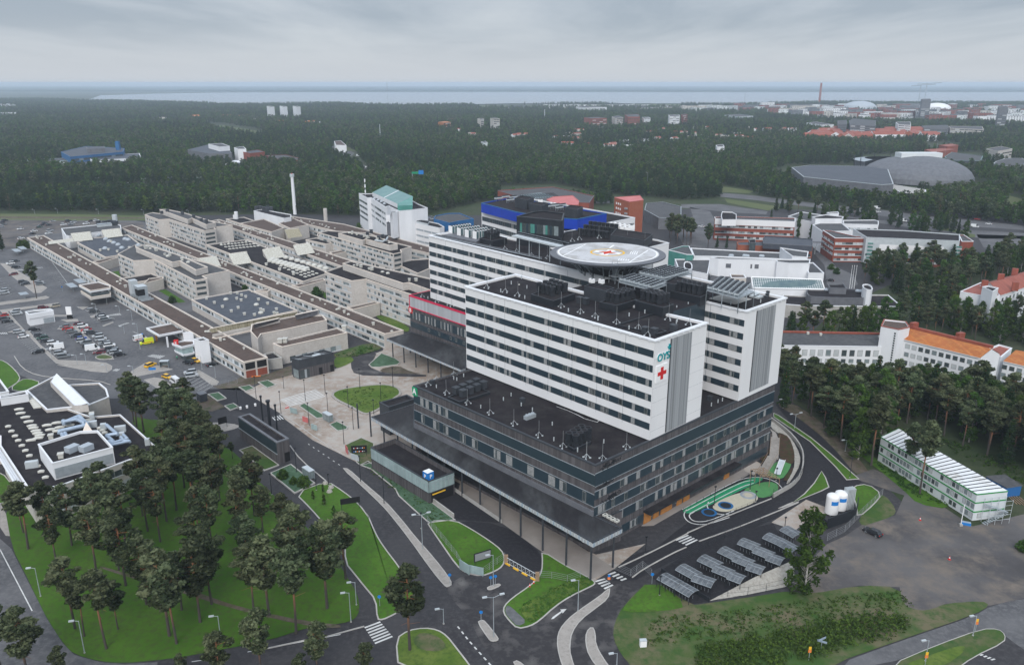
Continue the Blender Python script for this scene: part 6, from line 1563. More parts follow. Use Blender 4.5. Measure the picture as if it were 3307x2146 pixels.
 # signs
def signpost(s,w,h,zb,m,label,cat='sign',ax=.1,posts=2,name='sign',deco=None):
 c=W(s)[0];e=thing(name,label,cat,c,0);g=G()
 d=(math.cos(ax),math.sin(ax))
 for k in((-1,1)if posts==2 else(0,)):g.cyl(c[0]+d[0]*w*.45*k,c[1]+d[1]*w*.45*k,0,zb+h,.06,'steel' if m!='black_s' else 'black',n=6)
 g.build('post',e);g=G();g.box(c,ax,w,.14,zb,zb+h,m);b=g.build('board',e)
 if deco:deco(c,d,e)
 return e
def deco1(c,d,e):
 g=G();n=(d[1],-d[0])
 for r_ in range(2):
  for k in range(7):
   q=(c[0]+d[0]*(-1.5+k*.5)+n[0]*.1,c[1]+d[1]*(-1.5+k*.5)+n[1]*.1);g.box(q,.1,.28,.04,1.5+r_*1.1,1.78+r_*1.1,('blue_s','white_s','orange','white_s','red','white_s','grey_s')[(k+r_*3)%7])
 g.build('symbol',e)
signpost('N2: 1575,905',4.6,2.3,1.2,'black_s','black information board with rows of small coloured symbols beside the garage building',deco=deco1,ax=.15)
signpost('N2: 1495,1390',5.0,1.6,1.9,'black_s','long black board on posts seen from behind on the grass strip',ax=.32)
signpost('N7: 1330,525',4.4,2.2,1.2,'black_s','dark framed display board standing on the fenced green triangle',ax=.5,deco=lambda c,d,e:(lambda g:(g.box((c[0]+d[1]*.12,c[1]-d[0]*.12),.5,4.0,.06,1.4,3.2,'grey_s'),g.build('screen',e)))(G()))
signpost('N2: 340,650',2.8,2.2,1.6,'black_s','tilted dark board on posts at the small paved island',ax=.7)
signpost('R4: 85,770',2.6,.9,2.2,'blue_s','blue direction sign over the drive near the taxi stand',ax=.1,posts=1)
signpost('N7: 1190,590',3.4,2.4,.3,'glass_pale','left pale banner panel hung on the site fence corner',ax=-.8)
signpost('N7: 1280,610',3.6,2.0,.3,'glass_pale','right pale banner panel hung on the site fence corner',ax=-.35)
signpost('N2: 980,520',3.0,1.8,.2,'glass_pale','first pale banner on the plaza fence',ax=-.5);signpost('N2: 1085,600',2.6,1.8,.2,'tin_pink','pinkish banner on the plaza fence',ax=-.6)
signpost('N2: 1165,670',2.6,1.8,.2,'glass_pale','pale blue banner at the plaza fence end',ax=-.6);signpost('N2: 1535,945',3.2,1.8,.2,'steel_w','white blue banner on the fence by the garage',ax=-.6)
signpost('N2: 1460,880',2.4,2.2,.2,'tin_pink','pink banner at the end of the plaza kerb',ax=-1.1)
for s,lb in(('N7: 1078,680','round blue keep-right sign at the median tip'),('N7: 1428,690','round blue sign on the oval island'),('N7: 1393,700','narrow blue marker on the oval island'),('N8: 347,480','round blue footpath sign on the grass mound'),
('N7: 540,850','blue path sign with a small plate beside the footpath'),('R6: 500,100','blue sign standing in the western car park'),('N7: 1318,970','grey backed sign at the short median')):
 c=W(s)[0];e=thing('road_sign',lb,'road sign',c,0);g=G();g.cyl(*c,0,2.6,.05,'steel',n=6);g.build('post',e);g=G()
 g.cyl(c[0],c[1]-.08,0,.05,.38,'blue_s',n=14)
 g.v=[(x,c[1]-.08-(z),2.5+(y-c[1]+.08))for x,y,z in g.v];g.build('disc',e)
for s,lb in(('N7: 2298,700','blue and yellow crossing sign near the canopy corner'),('N8: 2112,745','yellow warning sign on the right grass point'),('N8: 1838,930','yellow warning sign at the bottom right'),('N8: 1203,900','small yellow vertical sign in the bushes')):
 c=W(s)[0];e=thing('road_sign',lb,'road sign',c,0);g=G();g.cyl(*c,0,2.4,.05,'steel',n=6);g.build('post',e);g=G();g.box(c,0,.6,.08,1.9,2.5,'orange');g.box(c,0,.5,.1,2.6,3.2,'blue_s' if 'blue' in lb else 'yellow');g.build('plate',e)
c=W('N8: 1270,840')[0];e=thing('fingerpost','light blue crossed direction sign in the bushes','sign',c,0);g=G();g.cyl(*c,0,2.8,.06,'steel',n=6);g.build('post',e)
g=G();g.box(c,.5,2.0,.1,2.3,2.7,'duct');g.box((c[0],c[1]-.1),-.5,1.8,.1,1.8,2.2,'duct');g.build('arm',e)
c=W('N8: 298,822')[0];g=G();g.box(c,.1,1.3,.8,0,1.5,'white_s','cabin_panel' if 'cabin_panel' in M else 'white_s');g.box(c,.1,1.36,.86,1.5,1.6,'steel_w');g.build('utility_cabinet',loc=(*c,0),label='small pale utility cabinet alone on the wild grass',cat='cabinet')
c=W('R6: 560,318')[0];e=thing('advertising_pillar','white totem sign with dark base in the car park','sign',c,0);g=G();g.box(c,.1,2.4,.6,2.0,5.8,'white_s');g.build('panel',e);g=G();g.box(c,.1,2.3,.55,0,2.0,'black_s');g.build('base',e)
# shelters
def shelter(s,ax,w,d,label):
 c=W(s)[0];e=thing('bus_shelter',label,'bus shelter',c,0)
 g=G();g.box(c,ax,w,d,2.55,2.75,'steel','steel_w');g.build('roof',e)
 g=G();q=(c[0]-math.sin(ax)*d*.45,c[1]+math.cos(ax)*d*.45);g.box(q,ax,w*.92,.06,.3,2.4,'glass_m')
 for s_ in(-1,1):g.box((c[0]+math.cos(ax)*w*.45*s_,c[1]+math.sin(ax)*w*.45*s_),ax,.06,d*.8,.3,2.4,'glass_m')
 g.build('glazing',e);g=G()
 for u in(-1,1):
  for v in(-1,1):x_,y_=c[0]+math.cos(ax)*w*.47*u-math.sin(ax)*d*.45*v,c[1]+math.sin(ax)*w*.47*u+math.cos(ax)*d*.45*v;g.bar((x_,y_,0),(x_,y_,2.6),.06,'steel')
 g.build('post',e)
 g=G();g.box((c[0]-math.sin(ax)*d*.2,c[1]+math.cos(ax)*d*.2),ax,w*.6,.4,.42,.5,'timber');g.build('bench',e)
shelter('N2: 1290,585',AU,4.2,1.7,'glass bus shelter between two planters on the plaza');shelter('N2: 1115,1095',AU,4.2,1.7,'glass bus shelter beside the juniper planter by the road')
shelter('R4: 180,705',.1,3.4,2.0,'small grey glass shelter near the taxi stand')
for s,lb in(('R1: 35,430','by the left trees'),('R1: -10,450','at the left photograph edge'),('R1: 430,735','beside the entrance pavilion'),('R1: 495,700','under the first wing near the pavilion'),('R6: 195,160','on the pavement near the pine')):
 c=W(s)[0];e=thing('carport','long flat grey shelter roof '+lb,'shelter',c,0);g=G();g.box(c,a0,11 if 'R1' in s else 6,3.6,2.7,2.95,'steel','steel');g.build('roof',e);g=G()
 for k in(-4,0,4):g.bar((c[0]+math.cos(a0)*k*.6,c[1]+math.sin(a0)*k*.6,0),(c[0]+math.cos(a0)*k*.6,c[1]+math.sin(a0)*k*.6,2.7),.08,'steel')
 g.build('post',e)
c=W('N2: 150,400')[0];g=G();g.box(c,AU,3.4,2.4,0,2.8,'char','black');g.box(c,AU,3.6,2.6,2.8,2.95,'slate_w');g.build('site_hut',loc=(*c,0),label='small dark site hut with a blue tarpaulin beside the pines',cat='hut')
# bicycle shelters with curved clear roofs
def bike_shelter(c,ax,L,label,i):
 e=thing('bicycle_shelter',label,'bicycle shelter',c,0);g=G();n=8;w=3.6;ca,sa=math.cos(ax),math.sin(ax)
 def P(u,t):
  a=-1.0+2.0*t;v=math.sin(a)*w/2/math.sin(1.0);z=2.1+(math.cos(a)-math.cos(1))*.95
  return(c[0]+ca*u-sa*v,c[1]+sa*u+ca*v,z)
 for k in range(n):
  for s_ in range(8):u0,u1=-L/2+L*s_/8,-L/2+L*(s_+.94)/8;g.face([P(u0,k/n),P(u1,k/n),P(u1,(k+1)/n),P(u0,(k+1)/n)],'polycarb')
 r=g.build('roof',e,smooth=False);g=G()
 for s_ in range(5):
  u=-L/2+L*s_/4
  for k in range(n):g.bar(P(u,k/n),P(u,(k+1)/n),.045,'grey_s')
 for t in(0,.5,1):g.bar(P(-L/2,t),P(L/2,t),.05,'steel')
 for s_ in(0,2,4):
  for t in(0.05,.95):q=P(-L/2+L*s_/4,t);g.bar((q[0],q[1],0),q,.06,'black')
 g.build('frame',e)
 g=G()
 for k in range(int(L/.8)):
  u=-L/2+.5+k*.8;q=P(u,.5);g.bar((q[0]+sa*.8,q[1]-ca*.8,.1),(q[0]+sa*.8,q[1]-ca*.8,.9),.03,'steel');g.bar((q[0]-sa*.8,q[1]+ca*.8,.1),(q[0]-sa*.8,q[1]+ca*.8,.9),.03,'steel')
 g.build('rack',e)
ords=['first','second','third','fourth','fifth','sixth']
rows_b=[('400,425 500,480','500,480 580,525'),('500,375 600,430','575,430 690,470'),('615,325 720,375','690,380 790,420','770,420 850,450'),('725,280 830,330','800,325 900,365','870,370 960,400'),('830,235 930,275','910,280 1010,320','980,320 1065,350'),('970,205 1060,245','1050,240 1140,290'),('1070,165 1150,210',)]
for r_,row in enumerate(rows_b):
 for k,s in enumerate(row):
  a,b=W('N8: '+s,2.6);c=lerp(a,b,.5);bike_shelter(c,ang(a,b),dist(a,b)*.95,'%s curved clear bicycle shelter in the %s row from the yard corner'%(ords[k],(ords+['seventh'])[r_]),0)
  # retaining walls and rails
def wall(s,z0,z1,w,m,label,name='retaining_wall',it=1,cat='wall',kind=None):
 p=smooth(W(s),it,False);g=G();g.strip(p,w,z1,m,h=z1-z0);g.build(name,loc=(*p[0],0),label=label,cat=cat)
 return p
wall('N4: 1790,440 1900,520 2000,610 2075,720 2090,820 2070,950 1990,1040 1900,1090 1815,1140',0,1.3,.4,'concrete','curved concrete retaining wall around the playground')
def rail(s,h,label,name='railing',m='black',step=2.5,it=1,z=0.0,mesh=False,cat='fence'):
 p=smooth(W(s),it,False);g=G();e=thing(name,label,cat,p[0],0)
 for a,b in zip(p[:-1],p[1:]):
  L=dist(a,b);k=max(1,int(round(L/step)))
  for i in range(k):q=lerp(a,b,i/k);g.bar((*q,z),(*q,z+h),.04,m)
 g.bar((*p[-1],z),(*p[-1],z+h),.04,m)
 g.build('post',e);g=G()
 for a,b in zip(p[:-1],p[1:]):
  for zz in((h,h*.5,.15)if not mesh else(h,h*.75,h*.5,h*.25,.1)):g.bar((*a,z+zz),(*b,z+zz),.025,m)
 g.build('rail',e)
rail('N4: 1790,425 1900,505 2010,595 2088,720 2100,820 2080,950 1990,1045 1815,1135',1.2,'dark railing on top of the curved playground wall',z=1.3)
rail('N4: 1815,1140 1500,1260 1200,1400 1040,1455',1.2,'black railing between the playground track and the road')
rail('N4: 1000,1260 1240,1130 1500,1000 1620,930',1.0,'row of low dark posts between the walk and the green track',step=3.5)
rail('N5: 480,1530 640,1450 800,1290 980,1120',2.0,'green site fence of wire panels beside the gravel lot','wire_fence','fence',3,0,mesh=True)
rail('N7: 905,205 1010,330 1130,480 1190,590 1320,615 1500,490',1.9,'wire site fence around the green triangle','wire_fence','fence',3,0,mesh=True)
rail('N7: 1765,635 1860,640 1980,665 2080,630',1.9,'wire fence across the tall yellow grass','wire_fence','fence',3,0,mesh=True)
rail('K6: 690,700 850,770 965,690 1050,770',1.8,'wire gate fence panels across the wet entrance road','wire_fence','fence',3,0,mesh=True)
rail('N8: 400,410 560,330 700,250 870,175 1000,150',2.2,'tall black mesh fence along the upper side of the bike yard','wire_fence','black',3,0,mesh=True)
rail('N8: 655,580 760,555 870,545 970,525 1080,500 1125,440',2.2,'black mesh fence posts along the pale stone slope','wire_fence','black',5,0)
rail('N1: 1310,265 1500,340 N2: 60,330 230,290 470,240',1.9,'pale site fence along the demolition edge','wire_fence','fence',3,0,mesh=True)
g=G();p=W('N8: 660,575 900,480 1120,382 1125,440 1080,498 860,543');
g.face([(p[0][0],p[0][1],.1),(p[5][0],p[5][1],.1),(p[4][0],p[4][1],.1),(p[3][0],p[3][1],.2),(p[2][0],p[2][1],1.6),(p[1][0],p[1][1],1.6)],'stone_cobble');g.build('stone_slope',kind='structure')
wall('N8: 400,415 660,578',0,1.0,.3,'black','low black wall at the lower left side of the bike yard')
# pergola, stairs, slide
e=thing('pergola','wooden pergola frame over the far end of the playground','pergola',W('N4: 1740,1010')[0],0);g=G();p=W('N4: 1605,975 1690,1030 1865,1060 1720,960',0)
for q in(p[0],p[1],p[2],lerp(p[1],p[2],.5),lerp(p[0],p[1],.5),p[3]):g.bar((*q,0),(*q,3.0),.1,'timber')
g.build('post',e);g=G()
for t in(0,.2,.4,.6,.8,1):g.bar((*lerp(p[0],p[1],t),3.05),(*lerp(p[3],p[2],t),3.05),.09,'timber');g.bar((*lerp(p[0],p[3],t),3.2),(*lerp(p[1],p[2],t),3.2),.09,'timber')
g.build('beam',e)
def steps(s0,s1,z0,z1,w,n,label):
 a,b=W(s0)[0],W(s1)[0];e=thing('outdoor_stair',label,'stair',a,0);g=G()
 for i in range(n):
  t=i/n;q=lerp(a,b,t+.5/n);z=z0+(z1-z0)*(i+1)/n;g.box(q,ang(a,b),dist(a,b)/n*.92,w,0,z,'side')
 g.build('tread',e)
 g=G();d=nrm((b[0]-a[0],b[1]-a[1]))
 for s_ in(-1,1):o=(-d[1]*w/2*s_,d[0]*w/2*s_);g.bar((a[0]+o[0],a[1]+o[1],z0+1),(b[0]+o[0],b[1]+o[1],z1+1),.05,'timber')
 g.build('handrail',e)
steps('N4: 1715,925','N4: 1805,800',0,1.2,2.6,12,'lower flight of the timber-edged stair beside the playground');steps('N4: 1820,790','N4: 1830,640',.6,1.8,2.6,14,'upper flight of the stair between the planting beds')
e=thing('slide','steel slide running down the green rubber slope','slide',W('N4: 1860,940')[0],0);a,b=W('N4: 1850,945')[0],W('N4: 1895,850')[0];g=G();d=nrm((b[0]-a[0],b[1]-a[1]));o=(-d[1]*.8,d[0]*.8)
g.face([(a[0]-o[0],a[1]-o[1],.6),(a[0]+o[0],a[1]+o[1],.6),(b[0]+o[0],b[1]+o[1],1.9),(b[0]-o[0],b[1]-o[1],1.9)],'steel_w');g.build('chute',e)
g=G();[g.bar((a[0]+o[0]*k,a[1]+o[1]*k,.75),(b[0]+o[0]*k,b[1]+o[1]*k,2.05),.08,'white_s')for k in(-1,1)];g.build('edge',e)
# garage gate
e=thing('sliding_gate','long sliding steel gate with wooden end posts across the garage exit','gate',W('N7: 1630,560')[0],0)
a,b=W('N7: 1510,520 1750,655');g=G()
for zz in(.3,1.7):g.bar((*a,zz),(*b,zz),.08,'steel_w')
for k in range(9):g.bar((*lerp(a,b,k/8),.3),(*lerp(a,b,k/8),1.7),.05,'steel_w');
for k in range(8):g.bar((*lerp(a,b,k/8),.3),(*lerp(a,b,(k+1)/8),1.7),.035,'steel_w')
g.build('leaf',e)
for q in(a,b):g=G();g.box(q,0,.9,.5,0,2.3,'timber');g.build('end_post',e)
for k in range(4):q=lerp(W('N7: 1520,530')[0],W('N7: 1720,645')[0],k/3);g=G();g.box(q,ang(a,b),1.6,.3,0,.35,'yellow');g.build('barrier_block',loc=(*q,0),label='short yellow barrier block below the sliding gate',cat='barrier',group='yellow blocks at the gate')
for i,(s,lb)in enumerate((('N7: 1692,700','at the kerb by the sliding gate'),('N7: 1722,675','close to the gate end post'),('N5: 1322,1345','on the gravel near the cabins'),('N8: 1972,348','alone in the middle of the gravel lot'),('N2: 910,470','left of a pair by the plaza crossing'),('N2: 926,466','right of a pair by the plaza crossing'))):
 c=W(s)[0];g=G();g.box(c,0,.6,.6,0,.08,'red');g.cyl(*c,.08,.45,.24,'red',r1=.16,n=10);g.cyl(*c,.45,.7,.16,'white_s',r1=.1,n=10);g.cyl(*c,.7,1.0,.1,'red',r1=.03,n=10);g.build('traffic_cone',loc=(*c,0),label='red and white traffic cone '+lb,cat='traffic cone')
for i,s in enumerate(('N2: 497,480','N2: 556,468','N2: 631,450')):c=W(s)[0];g=G();g.cyl(*c,0,.8,.38,'white_s',n=12);g.cyl(*c,.8,.95,.45,'white_s',r1=.3,n=12);g.build('bollard',loc=(*c,0),label='white drum bollard, %s of three on the new road'%('left','middle','right')[i],cat='bollard')
for s,lb in(('N2: 1265,1155','upper'),('N2: 1318,1192','middle'),('N2: 1303,1230','lower')):
 c=W(s)[0];g=G();g.dome(*c,.1,.9,.8,'stone_cobble',n=7,k=2);g.build('boulder',loc=(*c,0),label='pale round boulder on the grass strip, %s of three'%lb,cat='boulder')
 # oxygen tanks
for i,(s,t)in enumerate((('N5: 515,1285',1105),('N5: 590,1250',1080))):
 c=W(s)[0];c=(c[0],c[1]);h=top_z(c,1200+t/2.807);e=thing('storage_tank','tall white cylindrical tank with blue label, %s of the pair behind the black fence'%('left' if i==0 else 'right'),'tank',c,0)
 g=G();g.cyl(*c,.4,h-.8,1.6,'white_s',n=24);g.dome(c[0],c[1],h-.8,1.6,.8,'white_s',n=24,k=4);g.build('shell',e,smooth=True);g=G()
 for k in range(3):a=k*2.09;g.box((c[0]+1.2*math.cos(a),c[1]+1.2*math.sin(a)),a,.3,.3,0,.5,'steel')
 g.build('leg',e);g=G()
 for k in range(7):a0_,a1_=-2.1+k*.17,-2.1+(k+1)*.17;g.face([(c[0]+1.63*math.cos(a0_),c[1]+1.63*math.sin(a0_),h*.55),(c[0]+1.63*math.cos(a1_),c[1]+1.63*math.sin(a1_),h*.55),(c[0]+1.63*math.cos(a1_),c[1]+1.63*math.sin(a1_),h*.74),(c[0]+1.63*math.cos(a0_),c[1]+1.63*math.sin(a0_),h*.74)],'blue_s')
 g.build('label_panel',e)
c=W('N5: 660,1250')[0];g=G()
for k in range(6):g.box((c[0]+k*.42-.8,c[1]+k*.1),.2,.25,1.6,.3,6.2,'steel_w')
g.build('vaporiser',loc=(*c,0),label='silver finned vaporiser beside the white tanks',cat='vaporiser')
wall('N5: 480,1425 735,1330 755,1225',0,3.0,.2,'black','tall black screen fence in front of the white tanks','screen_fence',0,'fence');wall('N5: 400,1340 480,1425',0,2.2,.2,'black','short black side screen left of the white tanks','screen_fence',0,'fence')
# container building with green bands
tp=W('N5: 970,590 1840,1108 2120,1078 1130,515',7.7);e=thing('cabin_building','long three-storey white cabin building with green bands and a dirty striped roof','building',cen(tp),0)
g=G();g.prism(tp,.2,7.7,'cabin');g.build('wall',e);g=G();g.flat(inset(tp,.05),7.75,'cabin_roof');rf=g.build('roof',e)
g=G();a,b,c,d=tp
for k in range(1,24):g.bar((*lerp(a,b,k/24),7.8),(*lerp(d,c,k/24),7.8),.13,'black')
g.build('roof_joint',rf)
cc_=cen(tp);g=G()
for z in(2.6,5.15,7.55):
 for q,r_ in((a,b),(b,c)):panel(g,q,r_,outward(q,r_,cc_),z-.08,z+.22,.12,'green_trim')
panel(g,d,a,outward(d,a,cc_),7.47,7.77,.12,'green_trim');g.build('green_band',e)
for f_,z in enumerate((.9,3.5,6.05)):
 r=random.Random(f_)
 xs=[t for t in rowx(26,.03,.98)if r.random()<.82];punched(e,a,b,cc_,xs,z,z+1.15,.85,mats=('glass_d','glass_m','glass_l'),seed=f_)
punched(e,b,c,cc_,[.2],.9,2.0,.9)
e=thing('scaffold_stair','galvanised scaffold stair tower at the end of the cabin building','stair',W('N5: 1970,1340')[0],0)
b2,c2=lerp(b,c,.25),lerp(b,c,.95);no=outward(b,c,cc_);g=G()
Ps=[(b2[0]+no[0]*o,b2[1]+no[1]*o)for o in(.5,2.6)]+[(c2[0]+no[0]*o,c2[1]+no[1]*o)for o in(.5,2.6)]
for o in(.5,2.6):
 for t in(0,.33,.66,1):q=lerp(b2,c2,t);q=(q[0]+no[0]*o,q[1]+no[1]*o);g.bar((*q,0),(*q,6.6),.06,'steel_w')
 for z in(1.3,2.6,3.8,5.2,6.4):g.bar((b2[0]+no[0]*o,b2[1]+no[1]*o,z),(c2[0]+no[0]*o,c2[1]+no[1]*o,z),.045,'steel_w')
g.build('frame',e)
for k,(t0,t1,z0,z1)in enumerate(((0,1,0,2.6),(1,0,2.6,5.2))):
 g=G()
 for i in range(12):t=t0+(t1-t0)*i/11;q=lerp(b2,c2,t);q=(q[0]+no[0]*1.6,q[1]+no[1]*1.6);g.box(q,ang(b,c),.5,1.2,z0+(z1-z0)*i/11,z0+(z1-z0)*i/11+.08,'steel')
 g.build('flight',e)
bp=W('N5: 1925,950 2110,1050 2245,1030 2090,935',3.0);g=G();g.prism(bp,0,3.0,'blue_tarp','felt_grey');g.prism(inset(bp,-.2),3.0,3.15,'slate_w','felt_grey');g.build('shed',loc=(*cen(bp),0),label='blue shed with grey roof behind the cabin building end',cat='shed')
for i in range(5):a_,b_=W('N5: %d,%d %d,%d'%(2110+i*28,1120+i*4,2200+i*30,1200+i*5));g=G();g.bar((*a_,.15),(*b_,.15),.16,'timber');g.build('log',loc=(*a_,0),label='long pale timber pole lying beside the blue shed',cat='timber pole',group='timber poles by the blue shed')
c=W('N5: 1690,1395')[0];g=G();g.cyl(*c,0,6.0,.1,'white_s',n=6);g.box(c,0,.7,.7,0,.6,'concrete');g.build('flagpole',loc=(*c,0),label='white pole with a concrete foot before the cabin building',cat='pole')
c=W('N5: 1735,1385')[0];g=G();g.box(c,-.4,2.2,.9,0,.8,'blue_s','duct');g.build('tarpaulin',loc=(*c,0),label='blue tarpaulin bundle at the foot of the cabin building',cat='tarpaulin')
for s,lb in(('N2: 640,188','orange red'),):a_,b_=W('N2: 580,192 680,185');g=G();g.bar((*a_,.3),(*b_,.3),.2,'orange');g.bar((*a_,.3),(*lerp(a_,b_,.2),1.0),.1,'orange');g.build('boom',loc=(*a_,0),label='orange boom lying on the rubble at the torn building end',cat='boom')
# ---------------------------------------------------------------- vehicles
CCOL={'white':(.72,.73,.74),'silver':(.40,.42,.44),'grey':(.16,.175,.19),'dark':(.045,.05,.06),'black':(.018,.018,.022),'red':(.42,.02,.02),'maroon':(.14,.02,.03),'blue':(.02,.06,.28),'green':(.03,.08,.06),'beige':(.38,.34,.27),'yellow':(.75,.42,.01),'lime':(.62,.72,.02)}
for k,v in CCOL.items():M['car_'+k]=mat('car_paint_'+k,v,None,rough=.25,spec=.6)
M['tyre']=mat('tyre',(.02,.02,.02));M['car_glass']=mat('car_glass',(.02,.025,.03),None,rough=.08,spec=.7);M['lamp_r']=mat('tail_lamp',(.4,.01,.01));M['lamp_w']=mat('head_lamp',(.7,.7,.68))
KINDS_={'car':(4.5,1.8,1.48,.80,[(-2.25,0),(-2.2,.62),(-2.0,.82),(-1.1,.9),(.0,.9),(1.3,.9),(2.15,.78),(2.25,.4),(2.2,0)],(-1.9,-1.45,.35,1.15)),
'estate':(4.7,1.82,1.55,.8,[(-2.35,0),(-2.35,.8),(-2.25,.92),(1.3,.92),(2.2,.78),(2.35,.4),(2.3,0)],(-2.3,-1.95,.45,1.3)),
'suv':(4.7,1.9,1.75,.9,[(-2.3,0),(-2.35,.9),(-2.2,1.05),(1.3,1.05),(2.2,.95),(2.3,.4),(2.25,0)],(-2.25,-1.9,.5,1.3)),
'van':(5.6,2.0,2.5,.9,[(-2.75,0),(-2.8,1.2),(1.9,1.2),(2.7,.95),(2.8,.5),(2.75,0)],(-2.78,-2.7,1.2,1.95)),
'minibus':(6.2,2.1,2.6,.9,[(-3.1,0),(-3.1,1.2),(2.3,1.2),(3.0,1.0),(3.1,.5),(3.05,0)],(-3.08,-3.0,1.7,2.35))}
VM={}
def vehicle_meshes(kind,col):
 key=(kind,col)
 if key in VM:return VM[key]
 L,Wd,H,belt,prof,(r0,r1,r2,r3)=KINDS_[kind];zb=.28;w=Wd/2;out={}
 cm='car_'+col;bz=max(z for x,z in prof)
 g=G();n=len(prof)
 P=[(x,z+(zb if z==0 else .0))for x,z in prof]
 for i in range(n-1):
  a,b=P[i],P[i+1];wa=w if a[1]<bz-.05 else w*.96;wb=w if b[1]<bz-.05 else w*.96
  g.face([(a[0],-wa,a[1]),(b[0],-wb,b[1]),(b[0],wb,b[1]),(a[0],wa,a[1])],cm)
 for s in(-1,1):g.face([(x,s*(w if z<bz-.05 else w*.96),z)for x,z in P],cm)
 # roof plate
 g.face([(r1,-w*.78,H),(r2,-w*.78,H),(r2,w*.78,H),(r1,w*.78,H)],cm)
 if kind in('van','minibus'):
  for s in(-1,1):g.face([(r0,s*w*.95,bz),(r3 if kind=='minibus' else 1.0,s*w*.95,bz),(r2-(0 if kind=='minibus' else .3),s*w*.8,H-.02),(r1,s*w*.8,H-.02)],cm)
  g.face([(r0,-w*.95,bz),(r0,w*.95,bz),(r1,w*.8,H-.02),(r1,-w*.8,H-.02)],cm)
 out['body']=g
 g=G()
 z0,z1=bz,H-.02;k=.985 if kind not in('van','minibus')else .9
 a=[(r0,-w*.9*k,z0),(r3,-w*.9*k,z0),(r3,w*.9*k,z0),(r0,w*.9*k,z0)];b=[(r1,-w*.78*k,z1),(r2,-w*.78*k,z1),(r2,w*.78*k,z1),(r1,w*.78*k,z1)]
 for i in range(4):j=(i+1)%4;g.face([a[i],a[j],b[j],b[i]],'car_glass')
 if kind in('van','minibus'):
  for s in(-1,1):g.face([(r2-.25,s*(w*.97),bz-.05),(r3-.1,s*w*.97,bz-.05),(r2+.2,s*w*.85,H-.55),(r2-.25,s*w*.86,H-.5)],'car_glass')
  if kind=='minibus':
   for s in(-1,1):g.face([(r0+.3,s*w*.975,bz+.1),(r2-.4,s*w*.975,bz+.1),(r2-.4,s*w*.86,H-.45),(r0+.3,s*w*.86,H-.45)],'car_glass')
 out['glazing']=g
 for q in((-L*.3,-1),(-L*.3,1),(L*.3,-1),(L*.3,1)):
  g=G();x,s=q;m_=12
  for i in range(m_):
   t0,t1=2*math.pi*i/m_,2*math.pi*(i+1)/m_
   g.face([(x+.33*math.cos(t0),s*(w+.02),.33+.33*math.sin(t0)),(x+.33*math.cos(t1),s*(w+.02),.33+.33*math.sin(t1)),(x+.33*math.cos(t1),s*(w-.2),.33+.33*math.sin(t1)),(x+.33*math.cos(t0),s*(w-.2),.33+.33*math.sin(t0))],'tyre')
   g.face([(x,s*(w+.03),.33),(x+.33*math.cos(t0),s*(w+.02),.33+.33*math.sin(t0)),(x+.33*math.cos(t1),s*(w+.02),.33+.33*math.sin(t1))],'tyre' if i%3 else 'steel')
  out['wheel%d%d'%(x>0,s>0)]=g
 g=G()
 for s in(-1,1):g.box((L/2-.1,s*w*.7),0,.16,.34,.58,.74,'lamp_w')
 out['headlamp']=g;g=G()
 for s in(-1,1):g.box((-L/2+.06,s*w*.78),0,.12,.26,.62,.86,'lamp_r')
 out['tail_lamp']=g
 res={}
 for nm,g in out.items():
  me=bpy.data.meshes.new(nm.rstrip('01'));me.from_pydata(g.v,[],g.f);[me.materials.append(m)for m in g.mats];me.polygons.foreach_set('material_index',g.m);me.update();res[nm]=me
 VM[key]=res;return res
KN={'car':'hatchback','estate':'estate car','suv':'tall estate car','van':'van','minibus':'minibus'}
ncar=0
def vehicle(s,col,kind,label,dx=30,dy=-4,z=.07,flip=None,name=None):
 global ncar;ncar+=1
 x,y=px(s)[0];c=W1(x,y);d=W1(x+dx,y+dy);rz=ang(c,d)
 if(flip is None and ncar%3==0)or flip:rz+=math.pi
 f=FR[s.split(':')[0]]
 e=thing(name or('parked_car' if kind in('car','estate','suv')else 'parked_'+kind),label,{'van':'van','minibus':'minibus'}.get(kind,'car'),c,z);e.rotation_euler=(0,0,rz)
 for nm,me in vehicle_meshes(kind,col).items():
  o=bpy.data.objects.new(nm.rstrip('01'),me);scene.collection.objects.link(o);o.parent=e
 return e
ORD=['first','second','third','fourth','fifth','sixth','seventh','eighth','ninth','tenth','eleventh','twelfth','thirteenth','fourteenth','fifteenth','sixteenth','seventeenth','eighteenth','nineteenth']
def carrow(frame,items,where,group,dx=30,dy=-4):
 for i,(x,y,col,kind)in enumerate(items):
  e=vehicle('%s: %f,%f'%(frame,x,y),col,kind,'%s %s, %s from the top %s'%('dark grey' if col=='dark' else col,KN[kind],ORD[i],where),dx,dy);e['group']=group
carrow('R6',[(152,432,'silver','estate'),(190,469,'white','car'),(308,592,'black','estate')],'in the leftmost parking row','cars of the leftmost row')
carrow('R6',[(275,414,'black','suv'),(316,459,'dark','estate'),(340,480,'green','estate'),(374,504,'dark','estate'),(425,523,'white','suv'),(455,562,'white','van'),(483,603,'silver','suv'),(510,629,'grey','suv')],'in the second parking row','cars of the second row')
carrow('R6',[(522,388,'grey','car'),(542,404,'red','car'),(570,428,'grey','car'),(612,463,'dark','suv'),(650,485,'blue','car'),(658,505,'silver','suv'),(690,518,'grey','estate'),(708,545,'dark','estate'),(740,569,'white','van'),(793,596,'maroon','estate')],'in the third parking row','cars of the third row')
carrow('R6',[(630,368,'maroon','car'),(660,386,'white','suv'),(690,415,'red','car'),(702,430,'white','car'),(735,440,'dark','suv'),(783,467,'silver','suv'),(808,491,'silver','suv'),(830,513,'silver','estate'),(838,528,'grey','estate'),(876,542,'white','suv'),(888,566,'dark','estate'),(905,583,'grey','estate'),(925,597,'silver','suv'),(955,614,'black','suv')],'in the fourth parking row','cars of the fourth row')
